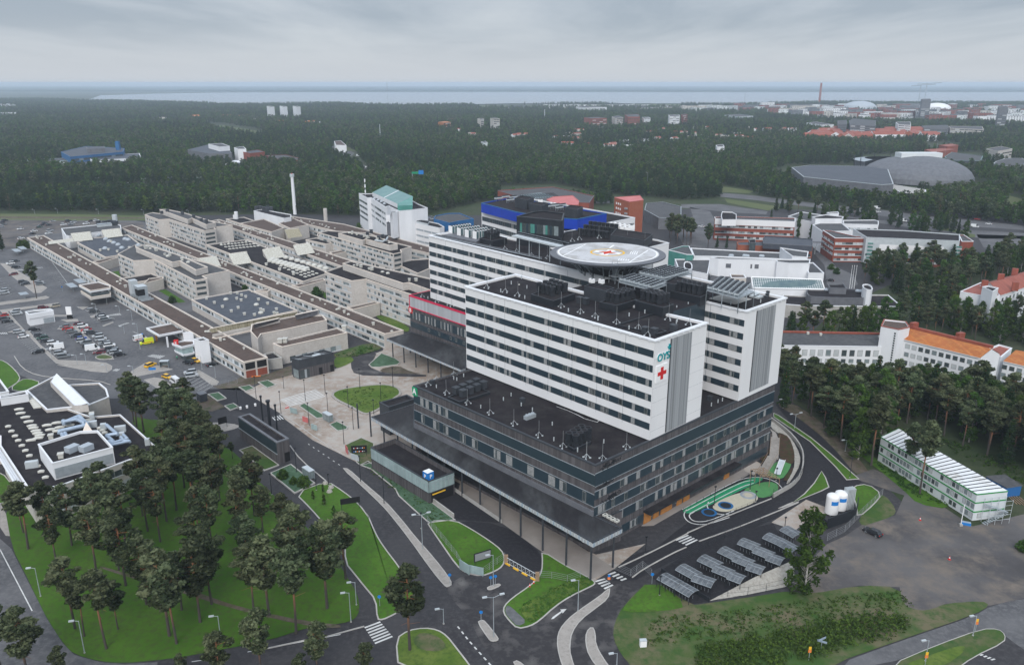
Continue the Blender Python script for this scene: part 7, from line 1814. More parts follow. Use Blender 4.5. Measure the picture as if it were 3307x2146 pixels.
carrow('R6',[(28,300,'red','car'),(38,325,'black','car'),(60,347,'black','estate'),(126,270,'silver','suv'),(138,288,'silver','suv'),(345,236,'maroon','estate'),(440,226,'beige','suv')],'around the white car park building','cars near the white building')
carrow('R6',[(735,258,'silver','estate'),(757,270,'dark','estate'),(800,305,'dark','suv'),(828,318,'white','suv'),(845,332,'grey','estate')],'in the short bays by the pavilion','cars by the pavilion')
carrow('R6',[(28,102,'silver','suv'),(38,121,'silver','estate'),(185,32,'dark','suv'),(203,49,'dark','suv'),(312,36,'silver','estate'),(325,50,'grey','suv')],'in the bays round the tall pine','cars around the lone pine')
carrow('A4',[(88,523,'white','suv'),(130,503,'dark','estate'),(132,552,'black','estate'),(112,613,'maroon','estate')],'in the upper left bays','cars in the upper left bays')
carrow('R1',[(395,187,'dark','suv'),(275,188,'silver','car'),(440,196,'silver','suv'),(205,205,'dark','car'),(428,207,'silver','suv'),(540,208,'white','suv'),(360,216,'white','suv'),(240,218,'dark','car'),(185,219,'dark','car'),(412,219,'grey','car'),(165,236,'green','car'),(15,250,'white','car'),(250,264,'silver','suv'),(125,267,'white','car'),(240,285,'white','estate'),(112,288,'black','car'),(20,325,'white','car')],'of the far gravel car park','cars of the far gravel car park')
carrow('A4',[(15,180,'dark','car'),(40,165,'dark','suv'),(30,198,'grey','car'),(10,215,'silver','car'),(800,165,'white','suv'),(760,168,'dark','car')],'at the far grass edge','cars at the far grass edge')
carrow('R4',[(382,757,'silver','suv'),(396,784,'silver','suv')],'in the bays by the pale kerb island','pair of silver cars')
e=vehicle('R6: 1120,490','white','van','white ambulance van with red stripes beside the ambulance canopy',flip=False,dy=-7);e['category']='ambulance';e.name='ambulance'
e=vehicle('R6: 1172,520','lime','van','yellow ambulance van with orange side stripes by the kerb',flip=True,dy=-5);e['category']='ambulance';e.name='ambulance'
for nm in bpy.data.objects:
 if nm.get('category')=='ambulance':
  g=G();col='orange' if 'yellow' in nm['label']else 'red'
  for s in(-1,1):g.box((-.4,s*1.0),0,4.2,.05,.75,1.0,col)
  g.box((1.2,0),0,.3,1.3,2.5,2.68,'blue_s');me=bpy.data.meshes.new('stripe');me.from_pydata(g.v,[],g.f);[me.materials.append(m)for m in g.mats];me.polygons.foreach_set('material_index',g.m);o=bpy.data.objects.new('stripe',me);scene.collection.objects.link(o);o.parent=nm
vehicle('R4: 65,700','yellow','suv','yellow taxi estate on the pale pavement by the glass shelter',dy=-12);vehicle('R4: 425,663','yellow','car','yellow taxi beside the white stair tower',dy=8);vehicle('R4: 370,678','black','suv','black car parked beside the yellow taxi at the reception',dy=5)
vehicle('R4: 557,693','black','car','black and white car under the first wing wall',dy=-8);vehicle('R4: 200,792','yellow','car','yellow taxi in front of the white minibus',dy=8);vehicle('R4: 265,835','white','minibus','white minibus parked across the paved island',dx=30,dy=22,flip=True)
vehicle('N5: 890,1470','black','car','black saloon car alone on the gravel lot',dx=30,dy=14,flip=True)
for i,(s,c_,k_,lb)in enumerate((('A3: 1358,912','white','van','tall white van on the motorway behind the trees'),('A3: 1365,935','white','estate','white car right behind the tall van on the motorway'),('A3: 1540,1000','white','van','white van half hidden by motorway trees'),('A3: 2038,1040','white','van','white van on the right part of the motorway'),
('A3: 2135,1020','white','car','white car ahead of the van on the motorway'),('A3: 2055,988','red','car','red car on the far motorway lane'),('A3: 1995,972','dark','car','dark car on the far motorway lane'),('A3: 140,1038','white','car','white car by the conifer on the grey yard'),
('A2: 185,634','white','van','white van on the distant slip road'),('A2: 120,550','white','van','white truck under the distant bridge'),('A8: 445,535','black','car','dark car on the road past the flagpoles'))):
 vehicle(s,c_,k_,lb,dy=3,name='moving_'+('van' if k_=='van' else 'car'))
 # people waiting by the taxis
c=W('R4: 278,645')[0];g=G()
hp_=[(0,0,.02,.09),(0,0,.45,.1),(0,0,.85,.16),(0,0,1.15,.17),(0,0,1.42,.2),(0,0,1.5,.07),(0,0,1.58,.09),(0,0,1.7,.1),(0,0,1.78,.03)]
for a_,b_ in zip(hp_[:-1],hp_[1:]):g.cyl(c[0],c[1],a_[2],b_[2],a_[3],'green_s' if .8<a_[2]<1.45 else('black' if a_[2]<.8 else 'beige'),r1=b_[3],n=10,cap=False)
for s in(-1,1):g.bar((c[0]+s*.2,c[1],1.4),(c[0]+s*.27,c[1]-.05,.85),.055,'green_s',6,r1=.04)
g.build('person',loc=(*c,0),label='person in a green jacket standing near the reception entrance',cat='person')
# ---------------------------------------------------------------- far buildings seen over the forest
FOOT=[]
def far(label,s,z,wall,roof,name='building',rib=(),cap=None,**k):
 e,p=bld(label,s,z,wall,roof,cap or wall,rib,name=name,cat='building',par=.2,capw=.8,**k);FOOT.append(p);return e,p
FR_=dict(mats=(('glass_d',2),('glass_m',1)),pane=6,sill=None)
far('blue and black multi-part school with slim blue tower in the forest','A1: 425,520 490,555 860,520 870,495 600,480',14,'blue_t','felt_blue',rib=[(1,2,[(3,6),(8,11)],FR_)])
far('low white front of the distant blue school with white window frames','A1: 610,550 640,580 985,560 975,530',9,'white_plain','felt_blue',rib=[(1,2,[(3,6)],FR_)])
far('low dark pavilion row before the distant blue school','A1: 380,575 500,612 900,602 860,570',6,'white_plain','felt_blue')
far('pale low wing left of the distant blue school','A1: 190,575 250,590 550,575 540,558',7,'glass_pale','felt_grey')
far('dark upper box on the distant blue school','A1: 600,485 610,500 730,495 730,480',19,'slate_w','felt_blue')
g=G();c=W('A1: 838,575')[0];g.box(c,0,5,5,0,26,'blue_t');g.build('tower',loc=(*c,0),label='slim blue stair tower of the distant forest school',cat='tower')
far('large grey and brick campus block in the forest with white plant rooms','A1: 1310,505 1450,530 1620,530 1600,500 1450,470',14,'slate_w','felt_blue')
far('white plant room block on the distant campus','A1: 1455,465 1530,485 1605,480 1550,460',20,'white_plain','felt_grey');far('red brick tower end of the distant campus','A1: 1695,520 1745,530 1850,520 1800,505',15,'brick','felt_blue')
far('white block of the distant campus with silver ducts','A1: 1635,490 1660,500 1720,500 1700,482',19,'white_plain','felt_grey');far('white low annex before the distant campus','A1: 1575,605 1640,600 1720,585 1640,578',8,'white_plain','white_coping')
far('low brown roofed row right of the distant campus','A1: 1850,545 1960,575 2150,580 2000,540',6,'brick','felt_grey')
far('small white church-like house by the far slip road','A1: 2335,445 2345,472 2420,475 2380,440',14,'white_plain','brown')
# white tower blocks near the water and others
for i,(x,lb)in enumerate(((1890,'left'),(1980,'middle'),(2072,'right'))):far('%s of three white apartment slabs far off near the bay'%lb,'A1: %d,200 %d,206 %d,205 %d,198'%(x-27,x,x+27,x),38,'white_plain','felt_grey')
for s,z,w,lb in(('A2: 955,288 980,292 1002,290 985,284',26,'beige','beige apartment tower over the far trees'),('A2: 1045,285 1070,290 1112,288 1080,280',30,'beige','wider beige apartment tower over the far trees'),('A2: 1645,205 1710,212 1860,208 1700,200',20,'white_plain','long white industrial hall near the bay'),
('A2: 1700,280 1760,288 1860,285 1800,276',24,'brick','long red brick apartment row in the distance'),('A2: 1895,275 1920,285 1975,280 1940,266',26,'beige','beige gabled warehouse in the distance'),('A2: 1985,262 2010,275 2090,275 2080,255',28,'brick','red brick office with grey frame in the distance'),
('A2: 2105,278 2120,285 2165,283 2150,275',22,'white_plain','small white office beside the distant brick office'),('A2: 2290,262 2300,272 2370,270 2365,260',30,'white_plain','white office block with dark window rows'),('A2: 980,450 1000,458 1030,456 1010,445',14,'cabin','pale house standing alone in the mid forest'),
('A2: 680,312 720,318 770,312 730,306',18,'tin_orange','orange beige roofed school in the far forest'),('A3: 300,262 400,272 500,268 400,255',16,'steel_w','long silver hall in the hazy town'),('A3: 0,258 10,262 45,258 30,252',30,'brick','brick tower with white side at the town edge'),
('A3: 870,315 980,330 1060,328 940,308',14,'white_plain','long low white hall before the town'),('A3: 1165,300 1175,330 1350,335 1350,298 1200,285',26,'slate_w','dark framed courthouse with white windows'),('A3: 1085,300 1095,325 1150,325 1150,295',26,'slate_w','black tall block beside the courthouse'),
('A3: 1490,310 1510,328 1595,332 1590,306',26,'white_plain','white apartment block right of the courthouse'),('A3: 1670,335 1690,350 1855,352 1850,330',20,'slate_w','dark block with white balcony rows'),('A3: 1855,338 1870,352 2100,362 2090,340',18,'beige','long beige apartment block near the arenas'),
('A3: 2120,495 2200,512 2300,495 2220,478',16,'beige','yellow beige school block right of the stadium'),('A3: 240,470 250,482 300,480 290,465',14,'white_plain','white house with pale roof among the trees'),('A3: 1790,470 1850,480 1925,470 1880,460',12,'tin_red','red roofed school behind the stadium'),
('A3: 1690,500 1750,520 1900,500 1850,490',9,'tin_red','long low red roofed school building'),('A3: 2200,200 2210,212 2270,212 2262,198',52,'slate_w','tall dark office tower in the right haze'),('A3: 1665,150 1675,158 1735,158 1730,148',60,'slate_w','massive grey power plant block by the bay')):
 f_,q_=s.split(': ')
 far(lb,s,z,w,'felt_grey' if 'tin' not in w else w,rib=[(1,2,[(zz,zz+1.6)for zz in range(3,int(z)-2,4)][:9],dict(FR_,pane=9,mats=(('glass_l',2),('glass_d',3))))]if z>15 else())
 # domed arena, sports hall, stadium, white bubble
c=W('A3: 1810,760')[0];rA=dist(*W('A3: 1420,760 2200,760'))/2;g=G()
for k in range(8):
 t0,t1=k/8,(k+1)/8;f_=lambda t:(max(.001,math.cos(t*math.pi/2)),math.sin(t*math.pi/2)*27)
 a_,b_=f_(t0),f_(t1);g.cyl(c[0],c[1]+rA,b_[1]*0+a_[1]+1,b_[1]+1,rA*a_[0],'slate_w',r1=rA*b_[0],n=48,cap=False)
g.build('roof_shell',loc=(c[0],c[1]+rA,0),label='wide grey domed arena behind the motorway trees',cat='arena',smooth=True);FOOT.append([(c[0]+rA*math.cos(a),c[1]+rA+rA*math.sin(a))for a in[i*.4 for i in range(16)]])
c2=(c[0],c[1]+rA);g=G();g.box(c2,0,46,16,25,31,'cabin');g.build('lantern',loc=(*c2,0),label='white lantern box on top of the arena dome',cat='roof lantern')
e,p=far('low white-rimmed front hall at the foot of the arena dome','A3: 1440,760 1530,800 1700,800 1700,780 1480,745',7,'beige','concrete',cap='white_coping')
e,p=far('angular grey sports hall with folded dark walls beside the dome','A3: 767,625 850,690 1390,745 1475,740 1430,620 900,608',15,'slate_w','felt_blue',cap='steel_w')
far('glazed ground floor wing of the angular sports hall','A3: 880,680 1380,745 1475,742 1380,715 900,675',6,'glass_d','steel_w')
g=G();ctr=W('A3: 1480,600',14)[0];rs=dist(*W('A3: 1255,560 1700,560',14))/2;N2_=28
for i in range(N2_):
 a0_,a1_=math.pi*(-.15+1.25*i/N2_),math.pi*(-.15+1.25*(i+1)/N2_);P=lambda r,a,z:(ctr[0]+r*math.cos(a),ctr[1]+r*1.1*math.sin(a),z)
 g.face([P(rs*.72,a0_,1),P(rs*.72,a1_,1),P(rs,a1_,14),P(rs,a0_,14)],'black');g.face([P(rs*.8,a0_,20),P(rs*.8,a1_,20),P(rs*1.1,a1_,18),P(rs*1.1,a0_,18)],'steel');g.face([P(rs,a0_,0),P(rs,a1_,0),P(rs*1.08,a1_,18),P(rs*1.08,a0_,18)],'slate_w')
 if i%3==0:g.bar(P(rs*1.05,a0_,0),P(rs*1.1,a0_,22),.5,'char')
g.build('stadium',loc=(*ctr,0),label='dark horseshoe stadium stand behind the sports hall',cat='stadium');g=G();g.cyl(ctr[0],ctr[1]-10,0,.3,rs*.68,'tin_red',n=28);g.build('sports_field',kind='structure')
FOOT.append([(ctr[0]+rs*1.1*math.cos(i*.4),ctr[1]+rs*1.1*math.sin(i*.4))for i in range(16)])
far('second dark stand of the stadium on the right','A3: 1830,550 1850,575 2080,580 2095,545 1880,518',10,'char','felt_grey',cap='roof_green')
far('grey curved roofed training hall at the right edge',smooth(W('A3: 2160,590 2200,610 2380,620 2400,560 2260,560',9),1),9,'slate_w','felt_grey',cap='steel_w')
for s,h_,m_,lb in(('A3: 1125,235 1350,240',32,'dome_g','pale grey arena dome far away in the town'),('A3: 1670,243 1870,245',26,'white_s','bright white bubble hall far away in the town')):
 a,b=W(s);q=lerp(a,b,.5);g=G();r_=dist(a,b)/2
 for k in range(4):t0,t1=k/4*1.45,(k+1)/4*1.45;g.cyl(q[0],q[1],14+h_*math.sin(t0)*.8,14+h_*math.sin(t1)*.8,r_*math.cos(t0),m_,r1=r_*math.cos(t1),n=24,cap=k==3)
 g.cyl(q[0],q[1],0,14,r_,m_,n=24,cap=False);g.build('arena',loc=(*q,0),label=lb,cat='arena')
for s,h_,r_,m_,lb in(('A3: 957,190',105,6,'tin_red','tall dark red chimney stack near the bay'),('A2: 330,180',111,1.2,'steel','very thin distant radio mast over the bay'),('A2: 278,440',30,.8,'steel_w','white mobile mast in the mid forest'),('A2: 1425,310',34,1.4,'steel_w','pale distant water mast'),('A3: 1650,160',95,3,'steel','tower crane left of the power plant'),('A3: 1690,160',105,3,'steel','tower crane over the power plant'),('A3: 440,170',50,2,'steel','small mast on the far shore')):
 q=W(s)[0];g=G();g.cyl(*q,0,h_,r_,m_,r1=r_*.8,n=8)
 if 'crane' in lb:g.bar((q[0]-60,q[1],h_-8),(q[0]+90,q[1],h_+2),2.5,m_)
 g.build('crane' if 'crane' in lb else 'mast',loc=(*q,0),label=lb,cat='crane' if 'crane' in lb else 'mast')
c=W('A2: 505,790')[0];g=G();g.cyl(*c,0,17,.3,'steel',n=6);g.box((c[0]+4,c[1]),0,9,.6,17,19,'green_s');g.box((c[0]+9,c[1]),0,5,1,16.5,20.5,'blue_s');g.build('pylon_sign',loc=(*c,0),label='green and blue petrol station pylon sign above the trees',cat='sign')
# town blocks and red-roofed houses
r=random.Random(99);TC=[('white_plain','white'),('brick','red brick'),('beige','beige'),('slate_w','grey'),('brick','red brick'),('cabin','pale')]
def scatter(poly,n,sz,hh,lab,grp,name,roofs=('felt_grey',),cols=TC,ax=(.1,.9)):
 P=px(poly);xs=[a for a,b in P];ys=[b for a,b in P];got=0;tr=0
 while got<n and tr<n*30:
  tr+=1;x,y=r.uniform(min(xs),max(xs)),r.uniform(min(ys),max(ys))
  if not inp((x,y),P):continue
  c=W1(x,y);col=r.choice(cols);h=r.uniform(*hh);a=r.choice(ax)+r.uniform(-.1,.1);w,d=r.uniform(*sz),r.uniform(sz[0]*.4,sz[0]*.7)
  q=[(c[0]+math.cos(a)*u-math.sin(a)*v,c[1]+math.sin(a)*u+math.cos(a)*v)for u,v in((-w/2,-d/2),(w/2,-d/2),(w/2,d/2),(-w/2,d/2))]
  if any(inp(c,f)for f in FOOT):continue
  rf=r.choice(roofs);g=G();pit=rf.startswith('tin')
  g.prism(q,0,h,col[0],None if pit else rf)
  if pit:
   m0,m1=lerp(q[0],q[3],.5),lerp(q[1],q[2],.5);z=h+d*.32
   g.face([(*q[0],h),(*q[1],h),(*m1,z),(*m0,z)],rf);g.face([(*q[2],h),(*q[3],h),(*m0,z),(*m1,z)],rf);g.face([(*q[1],h),(*q[2],h),(*m1,z)],col[0]);g.face([(*q[3],h),(*q[0],h),(*m0,z)],col[0])
  fl=int(h//3.4)
  if d*1.5<900:
   for i,j in((0,1),(1,2),(3,0)):
    nn=outward(q[i],q[j],c);L=dist(q[i],q[j]);k=max(2,int(L/(7 if not pit else 4)))
    for f_ in range(min(fl,8)):
     for m_ in range(k):
      if r.random()<.85:panel(g,lerp(q[i],q[j],(m_+.25)/k),lerp(q[i],q[j],(m_+.75)/k),nn,1+f_*3.4,2.8+f_*3.4,.1,'glass_d' if r.random()<.6 else 'glass_m')
  g.build(name,loc=(*c,0),label='%s %s'%(col[1],lab),cat='building',group=grp);FOOT.append(inset(q,-3));got+=1
def inp(p,P):
 x,y=p;c=False;n=len(P)
 for i in range(n):
  a,b=P[i],P[i-1]
  if(a[1]>y)!=(b[1]>y)and x<(b[0]-a[0])*(y-a[1])/(b[1]-a[1])+a[0]:c=not c
 return c
scatter('A3: 560,262 800,240 1400,250 2000,262 2380,270 2380,340 2100,330 1800,322 1400,318 1000,300 700,285',130,(34,80),(14,27),'apartment block in the hazy town behind the red roofs','town blocks in the haze','apartment_block')
scatter('A3: 60,215 700,205 1400,220 2000,205 2380,230 2380,250 1500,240 800,232 100,250',80,(50,110),(10,24),'block on the far side of the town before the bay','far town blocks','town_block')
scatter('A2: 900,212 1500,200 2380,200 2380,240 1800,235 1000,225',22,(60,140),(8,14),'industrial hall near the shore of the bay','industrial halls by the bay','industrial_hall',cols=[TC[0],TC[2],TC[3]])
scatter('A3: 840,430 1000,450 1300,445 1740,440 1740,410 1400,385 1350,395 1000,400',34,(30,62),(9,13),'walled house under a red roof in the red-roofed quarter','houses of the red-roofed quarter','terraced_house',('tin_red',),[('beige','beige'),('brick_o','orange brick'),('white_plain','white')])
scatter('A2: 600,300 1400,380 2380,330 2380,480 1900,530 1300,470 700,420',34,(12,22),(7,11),'villa showing between trees of the wooded suburb','villas of the wooded suburb','villa',('tin_red','tin_red','felt_grey'),[('beige','beige'),('white_plain','white'),('cabin','pale')])
scatter('A3: 0,360 800,370 800,430 300,460 0,440',26,(12,22),(7,11),'house showing between trees left of the red-roofed quarter','houses west of the red-roofed quarter','villa',('tin_red','felt_grey'),[('beige','beige'),('white_plain','white')])
scatter('A1: 1000,225 1900,232 2300,330 2200,360 1000,300 880,270',16,(18,44),(8,12),'house row glimpsed in the left forest','houses in the left forest','forest_house',('felt_grey','tin_orange'),[('white_plain','white'),('beige','beige')])
scatter('A1: 0,200 70,210 110,290 20,290',4,(60,90),(12,18),'block at the far left edge of the forest','blocks at the far left','forest_block',cols=[TC[0]])
# ---------------------------------------------------------------- trees
def foliage_mat(name,c1,c2,c3):
 m=mat(name,c1,c2,.9,.95,c3,3.5,rand=.3,spec=.1,lo=.4,hi=.62);nt=m.node_tree;b=nt.nodes['Principled BSDF']
 tl=nt.nodes.new('ShaderNodeBsdfTranslucent');mx=nt.nodes.new('ShaderNodeMixShader');mx.inputs[0].default_value=.4;nt.links.new(b.inputs['Base Color'].links[0].from_socket,tl.inputs[0])
 nt.links.new(b.outputs[0],mx.inputs[1]);nt.links.new(tl.outputs[0],mx.inputs[2]);nt.links.new(mx.outputs[0],nt.nodes['Material Output'].inputs['Surface']);return m
M['pine_d']=foliage_mat('pine_needles_dark',(.046,.066,.032),(.07,.09,.044),(.036,.05,.025));M['pine_l']=foliage_mat('pine_needles_light',(.13,.16,.085),(.17,.195,.105),(.10,.125,.06))
M['leaf_d']=foliage_mat('leaves_dark',(.038,.078,.016),(.058,.105,.025),(.03,.062,.014));M['leaf_l']=foliage_mat('leaves_light',(.075,.14,.024),(.105,.175,.036),(.055,.105,.02))
M['spruce_d']=foliage_mat('spruce_needles',(.026,.055,.022),(.04,.075,.03),(.02,.042,.018))
tm=bpy.data.materials.new('pine_bark');tm.use_nodes=True;MATS['pine_bark']=tm;M['pine_bark']=tm
nt=tm.node_tree;tc=nt.nodes.new('ShaderNodeTexCoord');sp_=nt.nodes.new('ShaderNodeSeparateXYZ');nt.links.new(tc.outputs['Object'],sp_.inputs[0])
rp=nt.nodes.new('ShaderNodeValToRGB');mr=nt.nodes.new('ShaderNodeMapRange');mr.inputs['From Max'].default_value=18;nt.links.new(sp_.outputs[2],mr.inputs['Value']);nt.links.new(mr.outputs[0],rp.inputs[0])
rp.color_ramp.elements[0].position=.22;rp.color_ramp.elements[0].color=(.06,.05,.045,1);rp.color_ramp.elements[1].position=.5;rp.color_ramp.elements[1].color=(.26,.115,.055,1)
nt.links.new(rp.outputs[0],nt.nodes['Principled BSDF'].inputs['Base Color']);nt.nodes['Principled BSDF'].inputs['Roughness'].default_value=.95
def leafmesh(name,clumps,mats,rs,leaf,per):
 """clumps: (x,y,z,rx,rz,matidx) ellipsoids filled with small pointed leaf sprays"""
 V=[];MI=[]
 for(x,y,z,rx,rz,mi_)in clumps:
  n=int(per*rx*rx/1.4)
  d=rs.normal(size=(n,3));d/=np.linalg.norm(d,axis=1)[:,None];rad=rs.uniform(.45,1.0,n)**.6
  c=d*rad[:,None]*np.array([rx,rx,rz])+np.array([x,y,z])
  a=rs.normal(size=(n,3));a[:,2]*=.5;a/=np.linalg.norm(a,axis=1)[:,None]
  b=np.cross(a,d+rs.normal(scale=.35,size=(n,3)));b/=np.linalg.norm(b,axis=1)[:,None]+1e-6
  s=(leaf*rs.uniform(.6,1.35,n))[:,None]
  V.append(np.stack([c-a*s,c+b*s*.55,c+a*s,c-b*s*.55],1).reshape(-1,3))
  up=(d[:,2]>.25)&(rs.random(n)<.75);MI.append(np.where(up if mi_<0 else(rs.random(n)<(.75 if mi_ else .15)),1,0))
 V=np.concatenate(V);MI=np.concatenate(MI).astype(np.int32);nf=len(V)//4
 me=bpy.data.meshes.new(name);me.vertices.add(len(V));me.vertices.foreach_set('co',V.astype(np.float32).ravel());me.loops.add(nf*4);me.loops.foreach_set('vertex_index',np.arange(nf*4,dtype=np.int32))
 me.polygons.add(nf);me.polygons.foreach_set('loop_start',np.arange(0,nf*4,4,dtype=np.int32));me.polygons.foreach_set('loop_total',np.full(nf,4,dtype=np.int32))
 for m in mats:me.materials.append(M[m])
 me.polygons.foreach_set('material_index',MI);me.update();me.validate();return me
def trunkmesh(h,r0,m,limbs,rs,bend=.4):
 g=G();k=6;P=[(bend*math.sin(i/k*2.3),bend*.6*math.sin(i/k*3.1+1)-bend*.5,h*i/k)for i in range(k+1)]
 P[0]=(0,0,0)
 for i in range(k):g.bar(P[i],P[i+1],r0*(1-.75*i/k),m,7,r1=r0*(1-.75*(i+1)/k))
 for(z,x,y,zz)in limbs:g.bar((0,0,z),(x,y,zz),r0*.28,m,4,r1=r0*.08)
 me=bpy.data.meshes.new('trunk');me.from_pydata(g.v,[],g.f);[me.materials.append(q)for q in g.mats];return me
def mk_pine(seed,lo=.5,wide=3.0,per=95,leaf=.40):
 rs=np.random.default_rng(seed);cl=[];lm=[];H=18.0;n=36
 for i in range(n):
  t=(i+rs.random())/n;z=H*(lo+(1-lo)*t)-.6;env=wide*(math.sin(math.pi*min(1,.22+.8*(1-t)))**.8)*(.55 if t>.9 else 1)
  a=rs.uniform(0,6.28);rr=env*rs.uniform(.25,1.0)*(1 if t<.85 else .4);rx=rs.uniform(.7,1.35);cl.append((rr*math.cos(a),rr*math.sin(a),z,rx,rx*rs.uniform(.5,.75),0 if rs.random()<.5 else 1));lm.append((z-.8,rr*math.cos(a),rr*math.sin(a),z-.1))
 cl.append((0,0,H-.5,1.1,.9,1))
 for _ in range(3):z=H*rs.uniform(lo*.62,lo);a=rs.uniform(0,6.28);q=rs.uniform(.9,2.2);lm.append((z,q*math.cos(a),q*math.sin(a),z+rs.uniform(-.5,.5)))
 return leafmesh('crown',cl,('pine_d','pine_l'),rs,leaf,per),trunkmesh(H*.97,.25,'pine_bark',lm,rs,rs.uniform(-.5,.5))
def mk_leafy(seed,wide=3.3,lo=.12,per=110,H=15.0,leaf=.33,mats=('leaf_d','leaf_l')):
 rs=np.random.default_rng(seed);cl=[];lm=[]
 for i in range(60):
  t=(i+rs.random())/60;z=H*(lo+(1-lo)*t)-.7;env=wide*math.sin(math.pi*min(.97,.2+.78*t))**.7;a=rs.uniform(0,6.28);rr=env*rs.uniform(.2,1);rx=rs.uniform(.55,1.0)
  cl.append((rr*math.cos(a),rr*math.sin(a),z,rx,rx*1.0,0 if rs.random()<.55 else 1));lm.append((max(1,z-1.6),rr*.8*math.cos(a),rr*.8*math.sin(a),z))
 return leafmesh('crown',cl,mats,rs,leaf,per),trunkmesh(H*.85,.18,'bark',lm,rs,.2)
def mk_spruce(seed,wide=2.3,H=15.0,per=75,leaf=.34):
 rs=np.random.default_rng(seed);cl=[]
 for i in range(40):
  t=i/40;z=1.2+(H-1.6)*t;env=wide*(1-t)**.85;a=i*2.4+rs.uniform(-.4,.4);rr=env*rs.uniform(.45,.8);rx=.45+env*.33;cl.append((rr*math.cos(a),rr*math.sin(a),z,rx,rx*.6,0 if rs.random()<.8 else 1))
 return leafmesh('crown',cl,('spruce_d','leaf_d'),rs,leaf,per),trunkmesh(H*.95,.2,'pine_bark',[],rs,.1)
SPEC={'pine':[mk_pine(s,lo,w)for s,lo,w in((1,.5,3.2),(2,.54,2.8),(3,.42,3.5),(4,.58,2.7),(5,.48,3.4),(6,.38,3.0))],'birch':[mk_leafy(11),mk_leafy(12,2.4),mk_leafy(13,3.3,.08)],'spruce':[mk_spruce(21),mk_spruce(22,1.9)],'poplar':[mk_leafy(31,1.3,.04,90)],'bush':[mk_leafy(41,1.9,.02,60,4.0)]}
HT={'pine':18.0,'birch':15.0,'spruce':15.0,'poplar':15.0,'bush':4.0}
TP=[];tr_=random.Random(4)
def tree(kind,c,h,label,group=None,var=None,wide=1.0):
 cr,tk=SPEC[kind][tr_.randrange(len(SPEC[kind]))if var is None else var];s=h/HT[kind];name={'pine':'pine_tree','birch':'birch_tree','spruce':'spruce_tree','poplar':'poplar_tree','bush':'shrub'}[kind]
 e=thing(name,label,{'bush':'shrub'}.get(kind,'tree'),c,.1,group);e.rotation_euler=(0,0,tr_.uniform(0,6.28));w=s*tr_.uniform(.9,1.12)*wide;e.scale=(w,w,s)
 for nm,me in(('crown',cr),('trunk',tk)):o=bpy.data.objects.new(nm,me);scene.collection.objects.link(o);o.parent=e
 TP.append(c);return e
def ptree(kind,s,ytop,label,var=None,wide=1.0,group=None):
 f=s.split(':')[0];c=W(s)[0];return tree(kind,c,top_z(c,FR[f][1]+ytop/FR[f][2]),label,group,var,wide)
PG='pines of the park lawn'
for s,yt,lb in(('N6: 525,830',340,'pine with a leaning dark trunk at the lower left of the lawn'),('N6: 590,885',500,'thin pine close to the lower left lawn curve'),('N6: 745,970',430,'sparse orange-trunked pine nearest the bottom of the lawn'),('N6: 825,835',520,'pine with short dark trunk behind the sparse pine'),
('N6: 1025,660',190,'tall dark-trunked pine beside the dirt path'),('N6: 880,530',60,'tall pine above the dirt path bend'),('N6: 1185,880',290,'left of a close pair of orange-trunked pines'),('N6: 1235,935',390,'right of a close pair of orange-trunked pines'),('N6: 1270,700',300,'pine just behind the close pair'),
('N6: 1400,785',240,'slim pine left of the open middle lawn'),('N6: 1480,660',120,'tall pine where the dirt path crosses the lawn'),('N6: 2070,865',260,'tall slim pine near the right end of the lawn'),('N6: 2285,690',90,'pine with a long leaning bright orange trunk'),('N6: 1880,740',190,'pine with bare side branches near the path'),
('N6: 1775,720',250,'broad pine left of the bare-branched pine'),('N6: 1830,1165',700,'pine in front of the footpath at the bottom'),('N6: 1545,1230',860,'dark round pine at the bottom edge'),('N6: 1275,1210',1010,'small pine top at the bottom edge'),('N6: 440,1200',960,'small bright pine top at the lower left edge'),
('N6: 200,1180',690,'big spreading pine at the bottom left corner'),('N6: 20,1150',680,'pine cut by the left bottom edge'),('N6: 2225,1160',790,'thin pine over the road at the bottom'),('N6: 2110,1220',1010,'small pine top over the lower road'),('N7: 425,1400',1140,'dark round tree by the zebra crossing'),
('N7: 770,1185',540,'lone tall pine on the small bottom lawn'),('N7: 135,860',215,'leaning orange pine beside the footpath'),('N7: 278,640',140,'grey crowned pine overhanging the footpath'),('N1: 1215,600',145,'biggest dark pine behind the office building'),('N1: 1240,640',190,'second dark pine in the group behind the office building'),
('N1: 1305,690',210,'right dark pine in the group behind the office building'),('N1: 1615,715',300,'dense pine between the road and the office building'),('N1: 1700,760',300,'dense pine right beside the road bend'),('N2: 70,1250',610,'tall pine by the dark bicycle building path'),('N2: 170,1230',640,'dark pine next to the path by the bicycle building'),
('N2: 425,930',780,'young pine by the flower bed'),('A4: 305,805',500,'lone tall pine in the western car park'),('N2: 310,1310',900,'pine over the footpath, north of the planter'),('N2: 700,1600',1180,'pine crowding the footpath south of the planter'),('N2: 900,1700',1250,'pine crowding the footpath farther down')):
 ptree('pine',s,yt,lb,group=PG,wide=1.15)
def fill(poly,n,kinds,hh,sep,label,group,wide=1.0,mx=9999):
 P=px(poly);xs=[a for a,b in P];ys=[b for a,b in P];got=tries=0;ww=[W1(*q)for q in P]
 X0,X1,Y0,Y1=min(a for a,b in ww),max(a for a,b in ww),min(b for a,b in ww),max(b for a,b in ww)
 while got<n and tries<6000:
  tries+=1;c=(tr_.uniform(X0,X1),tr_.uniform(Y0,Y1))
  if not inp(c,ww)or any(abs(c[0]-q[0])<sep and dist(c,q)<sep for q in TP)or any(inp(c,inset(q,-2.0))for q in NEARF):continue
  k=tr_.choice(kinds);tree(k,c,tr_.uniform(*hh),label[k]if isinstance(label,dict)else label,group,None,wide);got+=1
NEARF=[]
